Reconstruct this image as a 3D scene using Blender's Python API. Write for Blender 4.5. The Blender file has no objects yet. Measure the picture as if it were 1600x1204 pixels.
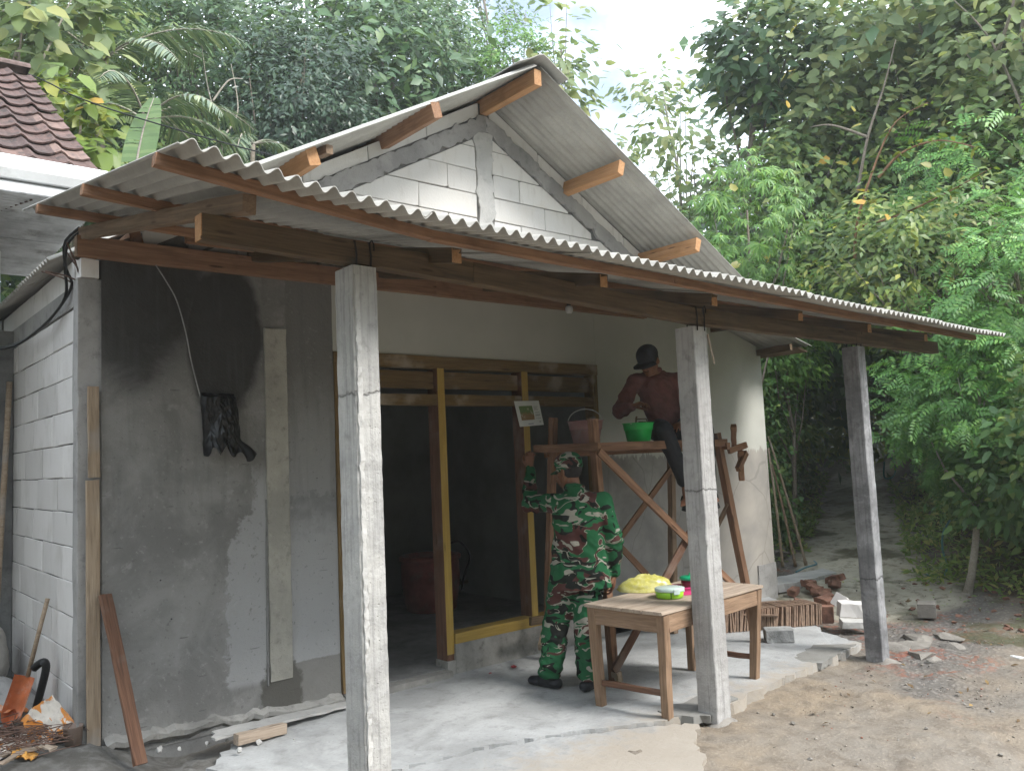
import bpy, math, random
import numpy as np
from mathutils import Vector, Matrix

random.seed(7)
rng = np.random.default_rng(11)
C = bpy.context.scene.collection
SC = bpy.context.scene

# ------------------------------------------------------------------ camera
cam_d = bpy.data.cameras.new('camera')
cam = bpy.data.objects.new('camera', cam_d)
C.objects.link(cam)
CAM = Vector((-1.213, -5.397, 1.530))
c_r = Vector((0.76181, -0.64630, -0.04403))
c_u = Vector((-0.02227, -0.09406, 0.99532))
c_f = Vector((0.64742, 0.75726, 0.08605))
M = Matrix((c_r, c_u, -c_f)).transposed().to_4x4()
M.translation = CAM
cam.matrix_world = M
cam_d.sensor_fit = 'HORIZONTAL'
cam_d.sensor_width = 36.0
cam_d.lens = 36.0 * 1297.57 / 1600.0
cam_d.clip_start = 0.05
cam_d.clip_end = 600
SC.camera = cam

# ------------------------------------------------------------------ light
SUN_EL, SUN_AZ = math.radians(46), math.radians(160)     # azimuth from +Y towards +X
world = bpy.data.worlds.new('World')
SC.world = world
world.use_nodes = True
wt = world.node_tree
wt.nodes.clear()
w_out = wt.nodes.new('ShaderNodeOutputWorld')
w_bg = wt.nodes.new('ShaderNodeBackground')
sky = wt.nodes.new('ShaderNodeTexSky')
sky.sky_type = 'NISHITA'
sky.sun_disc = False
sky.sun_elevation = SUN_EL
sky.sun_rotation = SUN_AZ
sky.air_density = 1.0
sky.dust_density = 2.5
w_co = wt.nodes.new('ShaderNodeTexCoord')
w_no = wt.nodes.new('ShaderNodeTexNoise')
w_no.inputs['Scale'].default_value = 2.2
w_no.inputs['Detail'].default_value = 6
w_no.inputs['Roughness'].default_value = 0.55
w_no.inputs['Distortion'].default_value = 0.3
w_rp = wt.nodes.new('ShaderNodeValToRGB')
w_rp.color_ramp.elements[0].position = 0.33
w_rp.color_ramp.elements[1].position = 0.52
w_rp.color_ramp.elements[0].color = (0.12, 0.12, 0.12, 1)
w_rp.color_ramp.elements[1].color = (1, 1, 1, 1)
w_mx = wt.nodes.new('ShaderNodeMixRGB')
w_mx.inputs['Color2'].default_value = (9.9, 10.8, 11.9, 1)
wt.links.new(w_co.outputs['Generated'], w_no.inputs['Vector'])
wt.links.new(w_no.outputs['Fac'], w_rp.inputs['Fac'])
wt.links.new(w_rp.outputs['Color'], w_mx.inputs['Fac'])
wt.links.new(sky.outputs['Color'], w_mx.inputs['Color1'])
wt.links.new(w_mx.outputs['Color'], w_bg.inputs['Color'])
w_bg.inputs['Strength'].default_value = 0.085
wt.links.new(w_bg.outputs['Background'], w_out.inputs['Surface'])

sun_d = bpy.data.lights.new('sun', 'SUN')
sun_d.energy = 1.5
sun_d.angle = math.radians(18)
sun_d.color = (1.0, 0.97, 0.92)
sun = bpy.data.objects.new('sun', sun_d)
C.objects.link(sun)
sd = Vector((math.cos(SUN_EL) * math.sin(SUN_AZ), math.cos(SUN_EL) * math.cos(SUN_AZ), math.sin(SUN_EL)))
sun.rotation_euler = sd.to_track_quat('Z', 'Y').to_euler()
sun.location = sd * 40

SC.view_settings.view_transform = 'Standard'
SC.view_settings.look = 'None'
SC.view_settings.exposure = 1.8
SC.view_settings.gamma = 1.0
SC.view_settings.use_curve_mapping = False
SC.render.engine = 'CYCLES'
SC.cycles.max_bounces = 7
SC.cycles.diffuse_bounces = 4
SC.cycles.glossy_bounces = 2
SC.cycles.transmission_bounces = 3
SC.cycles.transparent_max_bounces = 6
SC.cycles.use_denoising = True
SC.cycles.sample_clamp_indirect = 6.0

# ------------------------------------------------------------------ object helpers
W = {}          # world matrix of every linked object

def link(o, parent=None, M=None):
    M = M.copy() if M is not None else Matrix.Identity(4)
    C.objects.link(o)
    if parent is not None:
        o.parent = parent
        o.matrix_basis = W[parent.name].inverted() @ M
    else:
        o.matrix_basis = M
    W[o.name] = M
    return o

def T(x, y, z):
    return Matrix.Translation((x, y, z))

def tag(o, label=None, cat=None, group=None, kind=None):
    if label: o['label'] = label
    if cat: o['category'] = cat
    if group: o['group'] = group
    if kind: o['kind'] = kind
    return o

def thing(name, label, cat, M, group=None):
    if not isinstance(M, Matrix): M = T(*M)
    o = bpy.data.objects.new(name, None)
    o.empty_display_size = 0.1
    link(o, None, M)
    return tag(o, label, cat, group)

def part_group(name, parent, M=None):
    o = bpy.data.objects.new(name, None)
    o.empty_display_size = 0.1
    return link(o, parent, M if M is not None else W[parent.name])

def copy_tree(src, M, label=None, parent=None):
    c = src.copy()
    C.objects.link(c)
    if parent is None:
        c.parent = None
        c.matrix_basis = M
    else:
        c.parent = parent
    W[c.name] = M
    if label: c['label'] = label
    for ch in src.children:
        copy_tree(ch, None, None, c)
    return c

def mesh(name, v, f, smooth=False):
    me = bpy.data.meshes.new(name)
    if isinstance(f, np.ndarray):
        v = np.asarray(v, np.float32)
        k = f.shape[1]
        me.vertices.add(len(v)); me.vertices.foreach_set('co', v.ravel())
        me.loops.add(f.size); me.loops.foreach_set('vertex_index', f.astype(np.int32).ravel())
        me.polygons.add(len(f))
        me.polygons.foreach_set('loop_start', np.arange(0, f.size, k, dtype=np.int32))
        me.polygons.foreach_set('loop_total', np.full(len(f), k, np.int32))
        me.update(calc_edges=True)
    else:
        me.from_pydata([tuple(p) for p in v], [], f)
        me.update()
    if smooth:
        me.polygons.foreach_set('use_smooth', np.ones(len(me.polygons), bool))
    return me

def obj(name, me, m, parent=None, M=None):
    o = bpy.data.objects.new(name, me)
    if m is not None and not me.materials:
        me.materials.append(m)
    return link(o, parent, M)

class MB:
    def __init__(s): s.v = []; s.f = []
    def add(s, v, f):
        b = len(s.v); s.v += [tuple(p) for p in v]; s.f += [tuple(i + b for i in q) for q in f]
    def box(s, x0, y0, z0, x1, y1, z1):
        s.add([(x0,y0,z0),(x1,y0,z0),(x1,y1,z0),(x0,y1,z0),(x0,y0,z1),(x1,y0,z1),(x1,y1,z1),(x0,y1,z1)],
              [(0,3,2,1),(4,5,6,7),(0,1,5,4),(1,2,6,5),(2,3,7,6),(3,0,4,7)])
    def tube(s, pts, r, n=8, cap=True):
        P = [Vector(p) for p in pts]
        R = r if isinstance(r, (list, tuple)) else [r] * len(P)
        rings = []
        up = Vector((0.13, 0.21, 1)).normalized()
        for i, p in enumerate(P):
            d = (P[min(i+1, len(P)-1)] - P[max(i-1, 0)])
            d = d.normalized() if d.length > 1e-9 else Vector((0,0,1))
            a = up - d * up.dot(d)
            if a.length < 1e-3: a = Vector((1,0,0)) - d * d.x
            a.normalize(); up = a
            b = d.cross(a)
            rings.append([p + (a * math.cos(2*math.pi*k/n) + b * math.sin(2*math.pi*k/n)) * R[i] for k in range(n)])
        v = [q for rg in rings for q in rg]; f = []
        for i in range(len(P)-1):
            for k in range(n):
                f.append((i*n+k, i*n+(k+1)%n, (i+1)*n+(k+1)%n, (i+1)*n+k))
        if cap:
            f.append(tuple(reversed(range(n)))); f.append(tuple(range((len(P)-1)*n, len(P)*n)))
        s.add(v, f)
    def lathe(s, prof, c=(0,0,0), n=28, sx=1, sy=1):
        v = []; f = []
        for (r, z) in prof:
            for k in range(n):
                a = 2*math.pi*k/n
                v.append((c[0]+r*sx*math.cos(a), c[1]+r*sy*math.sin(a), c[2]+z))
        for i in range(len(prof)-1):
            for k in range(n):
                f.append((i*n+k, i*n+(k+1)%n, (i+1)*n+(k+1)%n, (i+1)*n+k))
        s.add(v, f)
    def build(s, name, m, parent=None, M=None, smooth=False):
        return obj(name, mesh(name, s.v, s.f, smooth), m, parent, M)

def frame(p0, p1, up=(0,0,1)):
    """matrix with X along p0->p1, Z near up, origin at the middle; and the length"""
    p0, p1, up = Vector(p0), Vector(p1), Vector(up)
    x = p1 - p0; L = x.length; x.normalize()
    z = up - x * up.dot(x)
    if z.length < 1e-4:
        z = Vector((0,1,0)) - x * x.y
    z.normalize(); y = z.cross(x)
    M = Matrix((x, y, z)).transposed().to_4x4(); M.translation = (p0 + p1) / 2
    return M, L

def bar_mesh(L, w, h, ch=0.003, seg=5, jit=0.0012, warp=0.0, name='bar', taper=1.0):
    """sawn timber along X: chamfered section, slightly wavy faces"""
    hw, hh = w/2, h/2; ch = min(ch, hw*0.4, hh*0.4)
    sec = [(-hw+ch,-hh),(hw-ch,-hh),(hw,-hh+ch),(hw,hh-ch),(hw-ch,hh),(-hw+ch,hh),(-hw,hh-ch),(-hw,-hh+ch)]
    v = []; f = []
    ph = random.random()*6
    for i in range(seg+1):
        t = i/seg; x = (t-0.5)*L; k = 1+(taper-1)*t
        wz = warp*math.sin(math.pi*t); oy = warp*0.4*math.sin(2.3*t+ph)
        for (a, b) in sec:
            v.append((x + (random.gauss(0, jit) if i in (0, seg) else 0), a*k+oy+random.gauss(0,jit), b*k+wz+random.gauss(0,jit)))
    for i in range(seg):
        for k in range(8):
            f.append((i*8+k, (i+1)*8+k, (i+1)*8+(k+1)%8, i*8+(k+1)%8))
    f.append(tuple(range(8))); f.append(tuple(reversed(range(seg*8, seg*8+8))))
    return mesh(name, v, f)

def plank(name, parent, p0, p1, w, h, m, up=(0,0,1), **k):
    M, L = frame(p0, p1, up)
    return obj(name, bar_mesh(L, w, h, name=name, **k), m, parent, M)

def block_mesh(lx, ly, lz, ch=0.004, jit=0.0015, name='block'):
    """masonry unit centred at the origin, chamfered along X"""
    return bar_mesh(lx, ly, lz, ch=ch, seg=3, jit=jit, name=name)

# numpy value noise ---------------------------------------------------------
def _h(ix, iy, iz, seed):
    n = (ix*374761393 + iy*668265263 + iz*2147483647 + seed*144665) & 0xffffffff
    n = ((n ^ (n >> 13)) * 1274126177) & 0xffffffff
    n = (n ^ (n >> 16)) & 0xffff
    return n / 65535.0
def vnoise(x, y, z=0.0, seed=0):
    x = np.asarray(x, float); y = np.asarray(y, float); z = np.asarray(z, float) + 0*x
    ix, iy, iz = np.floor(x).astype(np.int64), np.floor(y).astype(np.int64), np.floor(z).astype(np.int64)
    fx, fy, fz = x-ix, y-iy, z-iz
    fx, fy, fz = [t*t*(3-2*t) for t in (fx, fy, fz)]
    r = 0
    for dx in (0,1):
        for dy in (0,1):
            for dz in (0,1):
                r = r + _h(ix+dx, iy+dy, iz+dz, seed)*(fx if dx else 1-fx)*(fy if dy else 1-fy)*(fz if dz else 1-fz)
    return r
def fbm(x, y, z=0.0, o=4, seed=0, gain=0.5):
    a, s, t = 1.0, 0.0, 0.0
    for i in range(o):
        s = s + a*vnoise(np.asarray(x)*2**i, np.asarray(y)*2**i, np.asarray(z)*2**i, seed+i*17); t += a; a *= gain
    return s/t - 0.5
def sstep(a, b, x):
    t = np.clip((np.asarray(x, float)-a)/(b-a), 0, 1); return t*t*(3-2*t)

# ------------------------------------------------------------------ material helpers
class G:
    def __init__(s, name):
        s.mat = bpy.data.materials.new(name); s.mat.use_nodes = True
        s.t = s.mat.node_tree; s.t.nodes.clear()
    def new(s, ty, ins=None, **at):
        n = s.t.nodes.new(ty)
        for k, v in at.items(): setattr(n, k, v)
        for k, v in (ins or {}).items(): s.set(n.inputs[k], v)
        return n
    def set(s, sock, v):
        if isinstance(v, bpy.types.NodeSocket): s.t.links.new(v, sock)
        elif v is None: pass
        elif isinstance(v, (tuple, list)) and len(v) == 3 and sock.type == 'RGBA': sock.default_value = (*v, 1)
        else: sock.default_value = v
    def co(s, rand=False):
        o = s.new('ShaderNodeTexCoord').outputs['Object']
        if rand:
            r = s.new('ShaderNodeObjectInfo').outputs['Random']
            k = s.new('ShaderNodeVectorMath', {0: (13.1, 7.7, 5.3)}, operation='SCALE'); s.set(k.inputs['Scale'], r)
            o = s.new('ShaderNodeVectorMath', {0: o, 1: k.outputs[0]}, operation='ADD').outputs[0]
        return o
    def rnd(s): return s.new('ShaderNodeObjectInfo').outputs['Random']
    def isl(s): return s.new('ShaderNodeNewGeometry').outputs['Random Per Island']
    def map(s, v, sc=(1,1,1), loc=(0,0,0), rot=(0,0,0)):
        return s.new('ShaderNodeMapping', {'Vector': v, 'Scale': sc, 'Location': loc, 'Rotation': rot}).outputs[0]
    def noise(s, v, sc=5, det=4, ro=0.55, dist=0.0):
        return s.new('ShaderNodeTexNoise', {'Vector': v, 'Scale': sc, 'Detail': det, 'Roughness': ro, 'Distortion': dist}).outputs['Fac']
    def noisec(s, v, sc=5, det=2):
        return s.new('ShaderNodeTexNoise', {'Vector': v, 'Scale': sc, 'Detail': det}).outputs['Color']
    def vor(s, v, sc=5, feature='F1', rnd=1.0):
        return s.new('ShaderNodeTexVoronoi', {'Vector': v, 'Scale': sc, 'Randomness': rnd}, feature=feature).outputs['Distance']
    def wave(s, v, sc=5, dist=2, det=2, dsc=1.0, ax='X'):
        return s.new('ShaderNodeTexWave', {'Vector': v, 'Scale': sc, 'Distortion': dist, 'Detail': det, 'Detail Scale': dsc}, bands_direction=ax).outputs['Fac']
    def ramp(s, f, st, interp='LINEAR'):
        n = s.new('ShaderNodeValToRGB', {'Fac': f}); cr = n.color_ramp; cr.interpolation = interp
        while len(cr.elements) < len(st): cr.elements.new(0.5)
        for e, (p, c) in zip(cr.elements, st):
            e.position = p; e.color = (*c, 1) if isinstance(c, (tuple, list)) else (c, c, c, 1)
        return n.outputs['Color']
    def mix(s, f, a, b, mode='MIX'):
        n = s.new('ShaderNodeMixRGB', {'Fac': f, 'Color1': a, 'Color2': b}, blend_type=mode); return n.outputs[0]
    def m(s, op, a, b=None, clamp=False):
        n = s.new('ShaderNodeMath', operation=op, use_clamp=clamp); s.set(n.inputs[0], a)
        if b is not None: s.set(n.inputs[1], b)
        return n.outputs[0]
    def sep(s, v):
        n = s.new('ShaderNodeSeparateXYZ', {'Vector': v}); return n.outputs
    def attr(s, name): return s.new('ShaderNodeAttribute', attribute_name=name).outputs['Color']
    def bump(s, h, st=0.3, d=0.01, nrm=None):
        return s.new('ShaderNodeBump', {'Height': h, 'Strength': st, 'Distance': d, 'Normal': nrm}).outputs[0]
    def range(s, x, a, b, c=0.0, d=1.0, smooth=True):
        n = s.new('ShaderNodeMapRange', {'Value': x, 'From Min': a, 'From Max': b, 'To Min': c, 'To Max': d})
        if smooth: n.interpolation_type = 'SMOOTHSTEP'
        return n.outputs[0]
    def out(s, col, rough=0.8, nrm=None, spec=0.3, metal=0.0, **kw):
        p = s.new('ShaderNodeBsdfPrincipled', {'Base Color': col, 'Roughness': rough, 'Normal': nrm, 'Specular IOR Level': spec, 'Metallic': metal})
        for k, v in kw.items(): s.set(p.inputs[k.replace('_', ' ')], v)
        o = s.new('ShaderNodeOutputMaterial'); s.t.links.new(p.outputs[0], o.inputs['Surface'])
        return s.mat

def wood(name, a, b, dark=0.35, grain=1.0, rough=0.75, stain=None):
    g = G(name); v = g.co(True)
    n1 = g.noise(g.map(v, (1.2, 22*grain, 22*grain)), 2.0, 5, 0.6, 0.6)
    n2 = g.noise(g.map(v, (6, 120, 120)), 1.0, 3, 0.6)
    n3 = g.noise(v, 3.5, 4)
    c = g.mix(g.range(n1, 0.3, 0.7), a, b)
    c = g.mix(g.range(n2, 0.45, 0.75, 0, 0.45), c, tuple(x*dark for x in b))
    c = g.mix(g.m('MULTIPLY', g.rnd(), 0.3), c, tuple(x*0.55 for x in b))
    c = g.mix(g.range(n3, 0.52, 0.72, 0, 0.5), c, stain or tuple(x*0.5 for x in b))
    k = g.vor(g.map(v, (0.8, 5, 5)), 2.4)                       # knots
    c = g.mix(g.range(k, 0.06, 0.12, 0.7, 0), c, (0.04, 0.02, 0.01))
    nr = g.bump(g.m('ADD', n1, g.m('MULTIPLY', n2, 0.7)), 0.45, 0.004)
    return g.out(c, rough, nr, 0.25)

def concrete(name, a, b, spot=None, sc=1.0, bump=0.35, blot=0.5):
    g = G(name); v = g.co(True)
    n1 = g.noise(v, 2.2*sc, 6, 0.62, 0.4); n2 = g.noise(v, 14*sc, 5, 0.65); n3 = g.noise(v, 90*sc, 3)
    c = g.mix(g.range(n1, 0.35, 0.68), a, b)
    c = g.mix(g.range(n2, 0.5, 0.78, 0, blot), c, tuple(x*0.55 for x in b))
    c = g.mix(g.range(n2, 0.2, 0.42, blot*0.7, 0), c, tuple(min(1, x*1.25) for x in a))
    pit = g.vor(v, 46*sc)
    c = g.mix(g.range(pit, 0.05, 0.14, 0.55, 0), c, spot or tuple(x*0.3 for x in b))
    h = g.m('ADD', g.m('MULTIPLY', n2, 1.0), g.m('MULTIPLY', n3, 0.35))
    h = g.m('SUBTRACT', h, g.range(pit, 0.05, 0.14, 0.4, 0))
    return g.out(c, 0.9, g.bump(h, bump, 0.012), 0.2)

def plain(name, col, rough=0.6, var=0.15, sc=8, bump=0.0, spec=0.3, dirt=None, **kw):
    g = G(name); v = g.co(True)
    n = g.noise(v, sc, 5, 0.6)
    c = g.mix(g.range(n, 0.3, 0.7), tuple(x*(1-var) for x in col), tuple(min(1, x*(1+var)) for x in col))
    if dirt: c = g.mix(g.range(g.noise(v, sc*0.7, 6, 0.65), 0.5, 0.75, 0, 0.75), c, dirt)
    nr = g.bump(g.noise(v, sc*6, 4), bump, 0.01) if bump else None
    return g.out(c, rough, nr, spec, **kw)

# ------------------------------------------------------------------ materials
def mat_block(name, base, grime):
    g = G(name); v = g.co(True)
    n = g.noise(v, 3, 5, 0.6); n2 = g.noise(g.map(v, (2, 2, 0.5)), 9, 4)
    c = g.mix(g.rnd(), base, tuple(x*0.80 for x in base))
    c = g.mix(g.range(n, 0.48, 0.72, 0, 0.55), c, grime)
    c = g.mix(g.range(n2, 0.55, 0.75, 0, 0.35), c, tuple(x*0.7 for x in grime))
    pit = g.vor(v, 60)
    h = g.m('SUBTRACT', g.noise(v, 60, 4), g.range(pit, 0.03, 0.12, 0.6, 0))
    return g.out(c, 0.95, g.bump(h, 0.25, 0.006), 0.1)

m_block = mat_block('white_block', (0.73, 0.705, 0.69), (0.54, 0.515, 0.49))
m_block_g = mat_block('clean_white_block', (0.74, 0.72, 0.69), (0.62, 0.58, 0.53))
m_mortar = concrete('mortar', (0.20, 0.19, 0.18), (0.10, 0.10, 0.095))
m_conc = concrete('cast_concrete', (0.36, 0.35, 0.34), (0.25, 0.245, 0.24), blot=0.6)
m_conc_l = concrete('pale_concrete', (0.50, 0.49, 0.47), (0.36, 0.355, 0.345), blot=0.45, bump=0.5)
m_conc_d = concrete('dark_concrete', (0.22, 0.22, 0.215), (0.13, 0.13, 0.128), blot=0.6, bump=0.5)
m_step = concrete('step_concrete', (0.34, 0.33, 0.31), (0.20, 0.195, 0.185), blot=0.6)
m_sheet = None

def mat_sheet():
    g = G('fibre_cement_sheet'); v = g.co(True)
    n = g.noise(g.map(v, (1.5, 1.5, 1.5)), 2.5, 5, 0.6); n2 = g.noise(v, 60, 3)
    c = g.mix(g.range(n, 0.3, 0.7), (0.45, 0.44, 0.405), (0.34, 0.33, 0.305))
    c = g.mix(g.range(n2, 0.45, 0.75, 0, 0.3), c, (0.30, 0.29, 0.27))
    c = g.mix(g.m('MULTIPLY', g.rnd(), 0.35), c, (0.32, 0.315, 0.30))
    return g.out(c, 0.85, g.bump(n2, 0.15, 0.004), 0.2)
m_sheet = mat_sheet()

w_fresh = wood('fresh_orange_timber', (0.52, 0.30, 0.15), (0.41, 0.21, 0.095), dark=0.5)
w_red = wood('red_brown_timber', (0.35, 0.20, 0.12), (0.24, 0.132, 0.078), dark=0.45)
w_old = wood('weathered_timber', (0.30, 0.21, 0.14), (0.19, 0.13, 0.085))
w_dark = wood('dark_mouldy_timber', (0.17, 0.115, 0.065), (0.085, 0.058, 0.034), stain=(0.035, 0.035, 0.022))
w_scaf = wood('scaffold_timber', (0.33, 0.19, 0.115), (0.20, 0.105, 0.062), stain=(0.07, 0.045, 0.03))
w_table = wood('table_timber', (0.35, 0.235, 0.155), (0.22, 0.14, 0.088), stain=(0.13, 0.08, 0.05))
w_tabtop = wood('bleached_timber', (0.45, 0.365, 0.29), (0.33, 0.26, 0.20), stain=(0.25, 0.19, 0.14))
w_batten = wood('cement_smeared_timber', (0.42, 0.33, 0.24), (0.30, 0.22, 0.15), stain=(0.30, 0.29, 0.28))
w_yellow = wood('yellow_painted_timber', (0.50, 0.34, 0.085), (0.40, 0.26, 0.06), dark=0.7, rough=0.5, stain=(0.38, 0.24, 0.06))
w_brown = wood('brown_frame_timber', (0.20, 0.105, 0.065), (0.12, 0.06, 0.038), stain=(0.24, 0.20, 0.17))
w_yb = wood('dull_yellow_timber', (0.22, 0.145, 0.060), (0.14, 0.09, 0.036), stain=(0.45, 0.40, 0.33))
m_black = plain('black_cable', (0.012, 0.012, 0.013), 0.45, 0.2)
m_wire = plain('tie_wire', (0.03, 0.025, 0.022), 0.6, 0.3, metal=0.6)
m_steel = plain('rusty_bar', (0.10, 0.06, 0.045), 0.7, 0.4, 30)

def ell(g, x, z, cx, cz, rx, rz, n, amp, soft):
    """soft noisy ellipse mask in the wall's own plane"""
    a = g.m('DIVIDE', g.m('SUBTRACT', x, cx), rx); b = g.m('DIVIDE', g.m('SUBTRACT', z, cz), rz)
    d = g.m('SQRT', g.m('ADD', g.m('MULTIPLY', a, a), g.m('MULTIPLY', b, b)))
    d = g.m('ADD', d, g.m('MULTIPLY', g.m('SUBTRACT', n, 0.5), amp))
    return g.range(d, 1-soft, 1+soft, 1, 0)

def mat_front():
    g = G('damp_cement_render'); v = g.co(); x, y, z = g.sep(v)
    n1 = g.noise(v, 2.4, 6, 0.62, 0.5); n2 = g.noise(v, 9, 6, 0.66, 0.3); n3 = g.noise(v, 120, 3); n4 = g.noise(v, 30, 4, 0.65)
    st = g.noise(g.map(v, (14, 1, 1.2)), 1.0, 3)
    c = g.mix(g.range(n1, 0.34, 0.66), (0.265, 0.26, 0.252), (0.175, 0.172, 0.166))
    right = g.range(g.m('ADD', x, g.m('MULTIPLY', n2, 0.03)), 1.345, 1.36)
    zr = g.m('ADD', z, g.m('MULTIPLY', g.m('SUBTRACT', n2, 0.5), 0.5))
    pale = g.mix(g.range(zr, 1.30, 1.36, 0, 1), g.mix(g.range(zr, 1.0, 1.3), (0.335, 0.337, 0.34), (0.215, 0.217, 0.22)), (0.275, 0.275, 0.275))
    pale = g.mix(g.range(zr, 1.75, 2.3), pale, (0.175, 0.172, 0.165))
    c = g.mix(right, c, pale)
    # dry lighter patch with a ragged edge beside the pilaster
    xe = g.m('ADD', x, g.m('MULTIPLY', g.m('SUBTRACT', n2, 0.5), 0.30)); xe = g.m('ADD', xe, g.m('MULTIPLY', g.m('SUBTRACT', n4, 0.5), 0.06))
    dz = g.m('MULTIPLY', g.range(z, 1.42, 0.95, 0, 1), 0.20)
    dry = g.range(g.m('ADD', xe, dz), 1.075, 1.115)
    dry = g.m('MULTIPLY', dry, g.range(z, 0.10, 0.16))
    dry = g.m('MULTIPLY', dry, g.range(z, 1.62, 1.40))
    c = g.mix(g.m('MULTIPLY', dry, g.m('SUBTRACT', 1, right)), c, g.mix(n1, (0.36, 0.36, 0.36), (0.29, 0.29, 0.292)))
    c = g.mix(g.range(n2, 0.57, 0.72, 0, 0.65), c, (0.32, 0.315, 0.305))
    c = g.mix(g.range(n4, 0.60, 0.72, 0, 0.5), c, (0.36, 0.35, 0.34)); c = g.mix(g.range(n4, 0.40, 0.30, 0, 0.45), c, (0.10, 0.098, 0.095))
    hole = g.vor(v, 4.5); c = g.mix(g.range(hole, 0.018, 0.03, 0.85, 0), c, (0.03, 0.03, 0.03))
    scr = g.noise(g.map(v, (4, 1, 40), rot=(0, 0.3, 0)), 1.0, 2); c = g.mix(g.range(scr, 0.70, 0.73, 0, 0.5), c, (0.09, 0.09, 0.088))
    low = g.range(g.m('ADD', z, g.m('MULTIPLY', n2, 0.04)), 0.225, 0.235, 1, 0)
    c = g.mix(g.m('MULTIPLY', low, g.range(x, 1.16, 1.18)), c, g.mix(n2, (0.25, 0.243, 0.23), (0.185, 0.18, 0.17)))
    wet2 = ell(g, x, z, 1.26, 0.04, 0.15, 0.24, n2, 1.1, 0.10)
    c = g.mix(g.m('MULTIPLY', wet2, 0.8), c, (0.085, 0.08, 0.07))
    wet = ell(g, x, z, 0.35, 2.78, 0.46, 0.66, n1, 1.1, 0.25)  # damp stain, with shade under the eaves painted into it
    wet_shade = ell(g, x, z, 0.90, 2.42, 0.27, 0.50, n1, 0.7, 0.12)
    w = g.m('MAXIMUM', wet, wet_shade)
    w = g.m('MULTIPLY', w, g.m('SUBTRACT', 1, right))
    c = g.mix(g.m('MULTIPLY', w, 0.88), c, (0.030, 0.029, 0.027))  # near-black tone joins real damp and painted shade
    drip = g.m('MULTIPLY', g.range(st, 0.5, 0.7), g.range(z, 0.9, 1.5))
    c = g.mix(g.m('MULTIPLY', drip, 0.25), c, (0.10, 0.10, 0.10))
    h = g.m('ADD', g.m('MULTIPLY', n2, 0.8), g.m('ADD', g.m('MULTIPLY', n4, 0.35), g.m('MULTIPLY', n3, 0.12)))
    h = g.m('SUBTRACT', h, g.m('ADD', g.range(hole, 0.018, 0.03, 1, 0), g.m('MULTIPLY', g.range(scr, 0.70, 0.73), 0.3)))
    h = g.m('ADD', h, g.m('MULTIPLY', dry, -0.35))
    rough = g.mix(w, (0.9, 0.9, 0.9), (0.75, 0.75, 0.75))
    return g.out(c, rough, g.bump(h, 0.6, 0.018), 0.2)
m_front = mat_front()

def mat_right():
    g = G('half_painted_wall'); v = g.co(); x, y, z = g.sep(v)
    n1 = g.noise(v, 2.0, 6, 0.6, 0.3); n2 = g.noise(v, 10, 5, 0.62); n3 = g.noise(v, 110, 3)
    stroke = g.noise(g.map(v, (9, 9, 1.0)), 1.6, 4, 0.75)
    cem = g.mix(g.range(n1, 0.3, 0.7), (0.40, 0.37, 0.335), (0.30, 0.285, 0.265))
    cem = g.mix(g.m('MULTIPLY', g.range(x, 6.2, 4.6), 0.75), cem, g.mix(g.range(n1, 0.35, 0.65), (0.34, 0.335, 0.325), (0.19, 0.19, 0.19)))
    crack = g.vor(g.map(g.mix(0.12, v, g.noisec(v, 3)), (2.2, 2.2, 1.5)), 1.0, 'DISTANCE_TO_EDGE')
    cem = g.mix(g.range(crack, 0.004, 0.013, 0.35, 0), cem, (0.16, 0.15, 0.14))
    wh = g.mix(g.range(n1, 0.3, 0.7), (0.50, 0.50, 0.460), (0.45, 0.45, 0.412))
    e = g.m('ADD', z, g.m('MULTIPLY', g.m('SUBTRACT', stroke, 0.5), 0.30))
    f = g.range(e, 1.485, 1.50)
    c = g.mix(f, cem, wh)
    h = g.m('ADD', g.m('MULTIPLY', n2, 0.7), g.m('MULTIPLY', n3, 0.15))
    h = g.m('ADD', h, g.m('MULTIPLY', f, 0.4))
    return g.out(c, 0.85, g.bump(h, 0.22, 0.01), 0.2)
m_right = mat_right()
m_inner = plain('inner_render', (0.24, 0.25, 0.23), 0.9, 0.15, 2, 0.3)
m_inner_fl = concrete('inner_floor', (0.24, 0.24, 0.235), (0.15, 0.15, 0.15))

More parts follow.
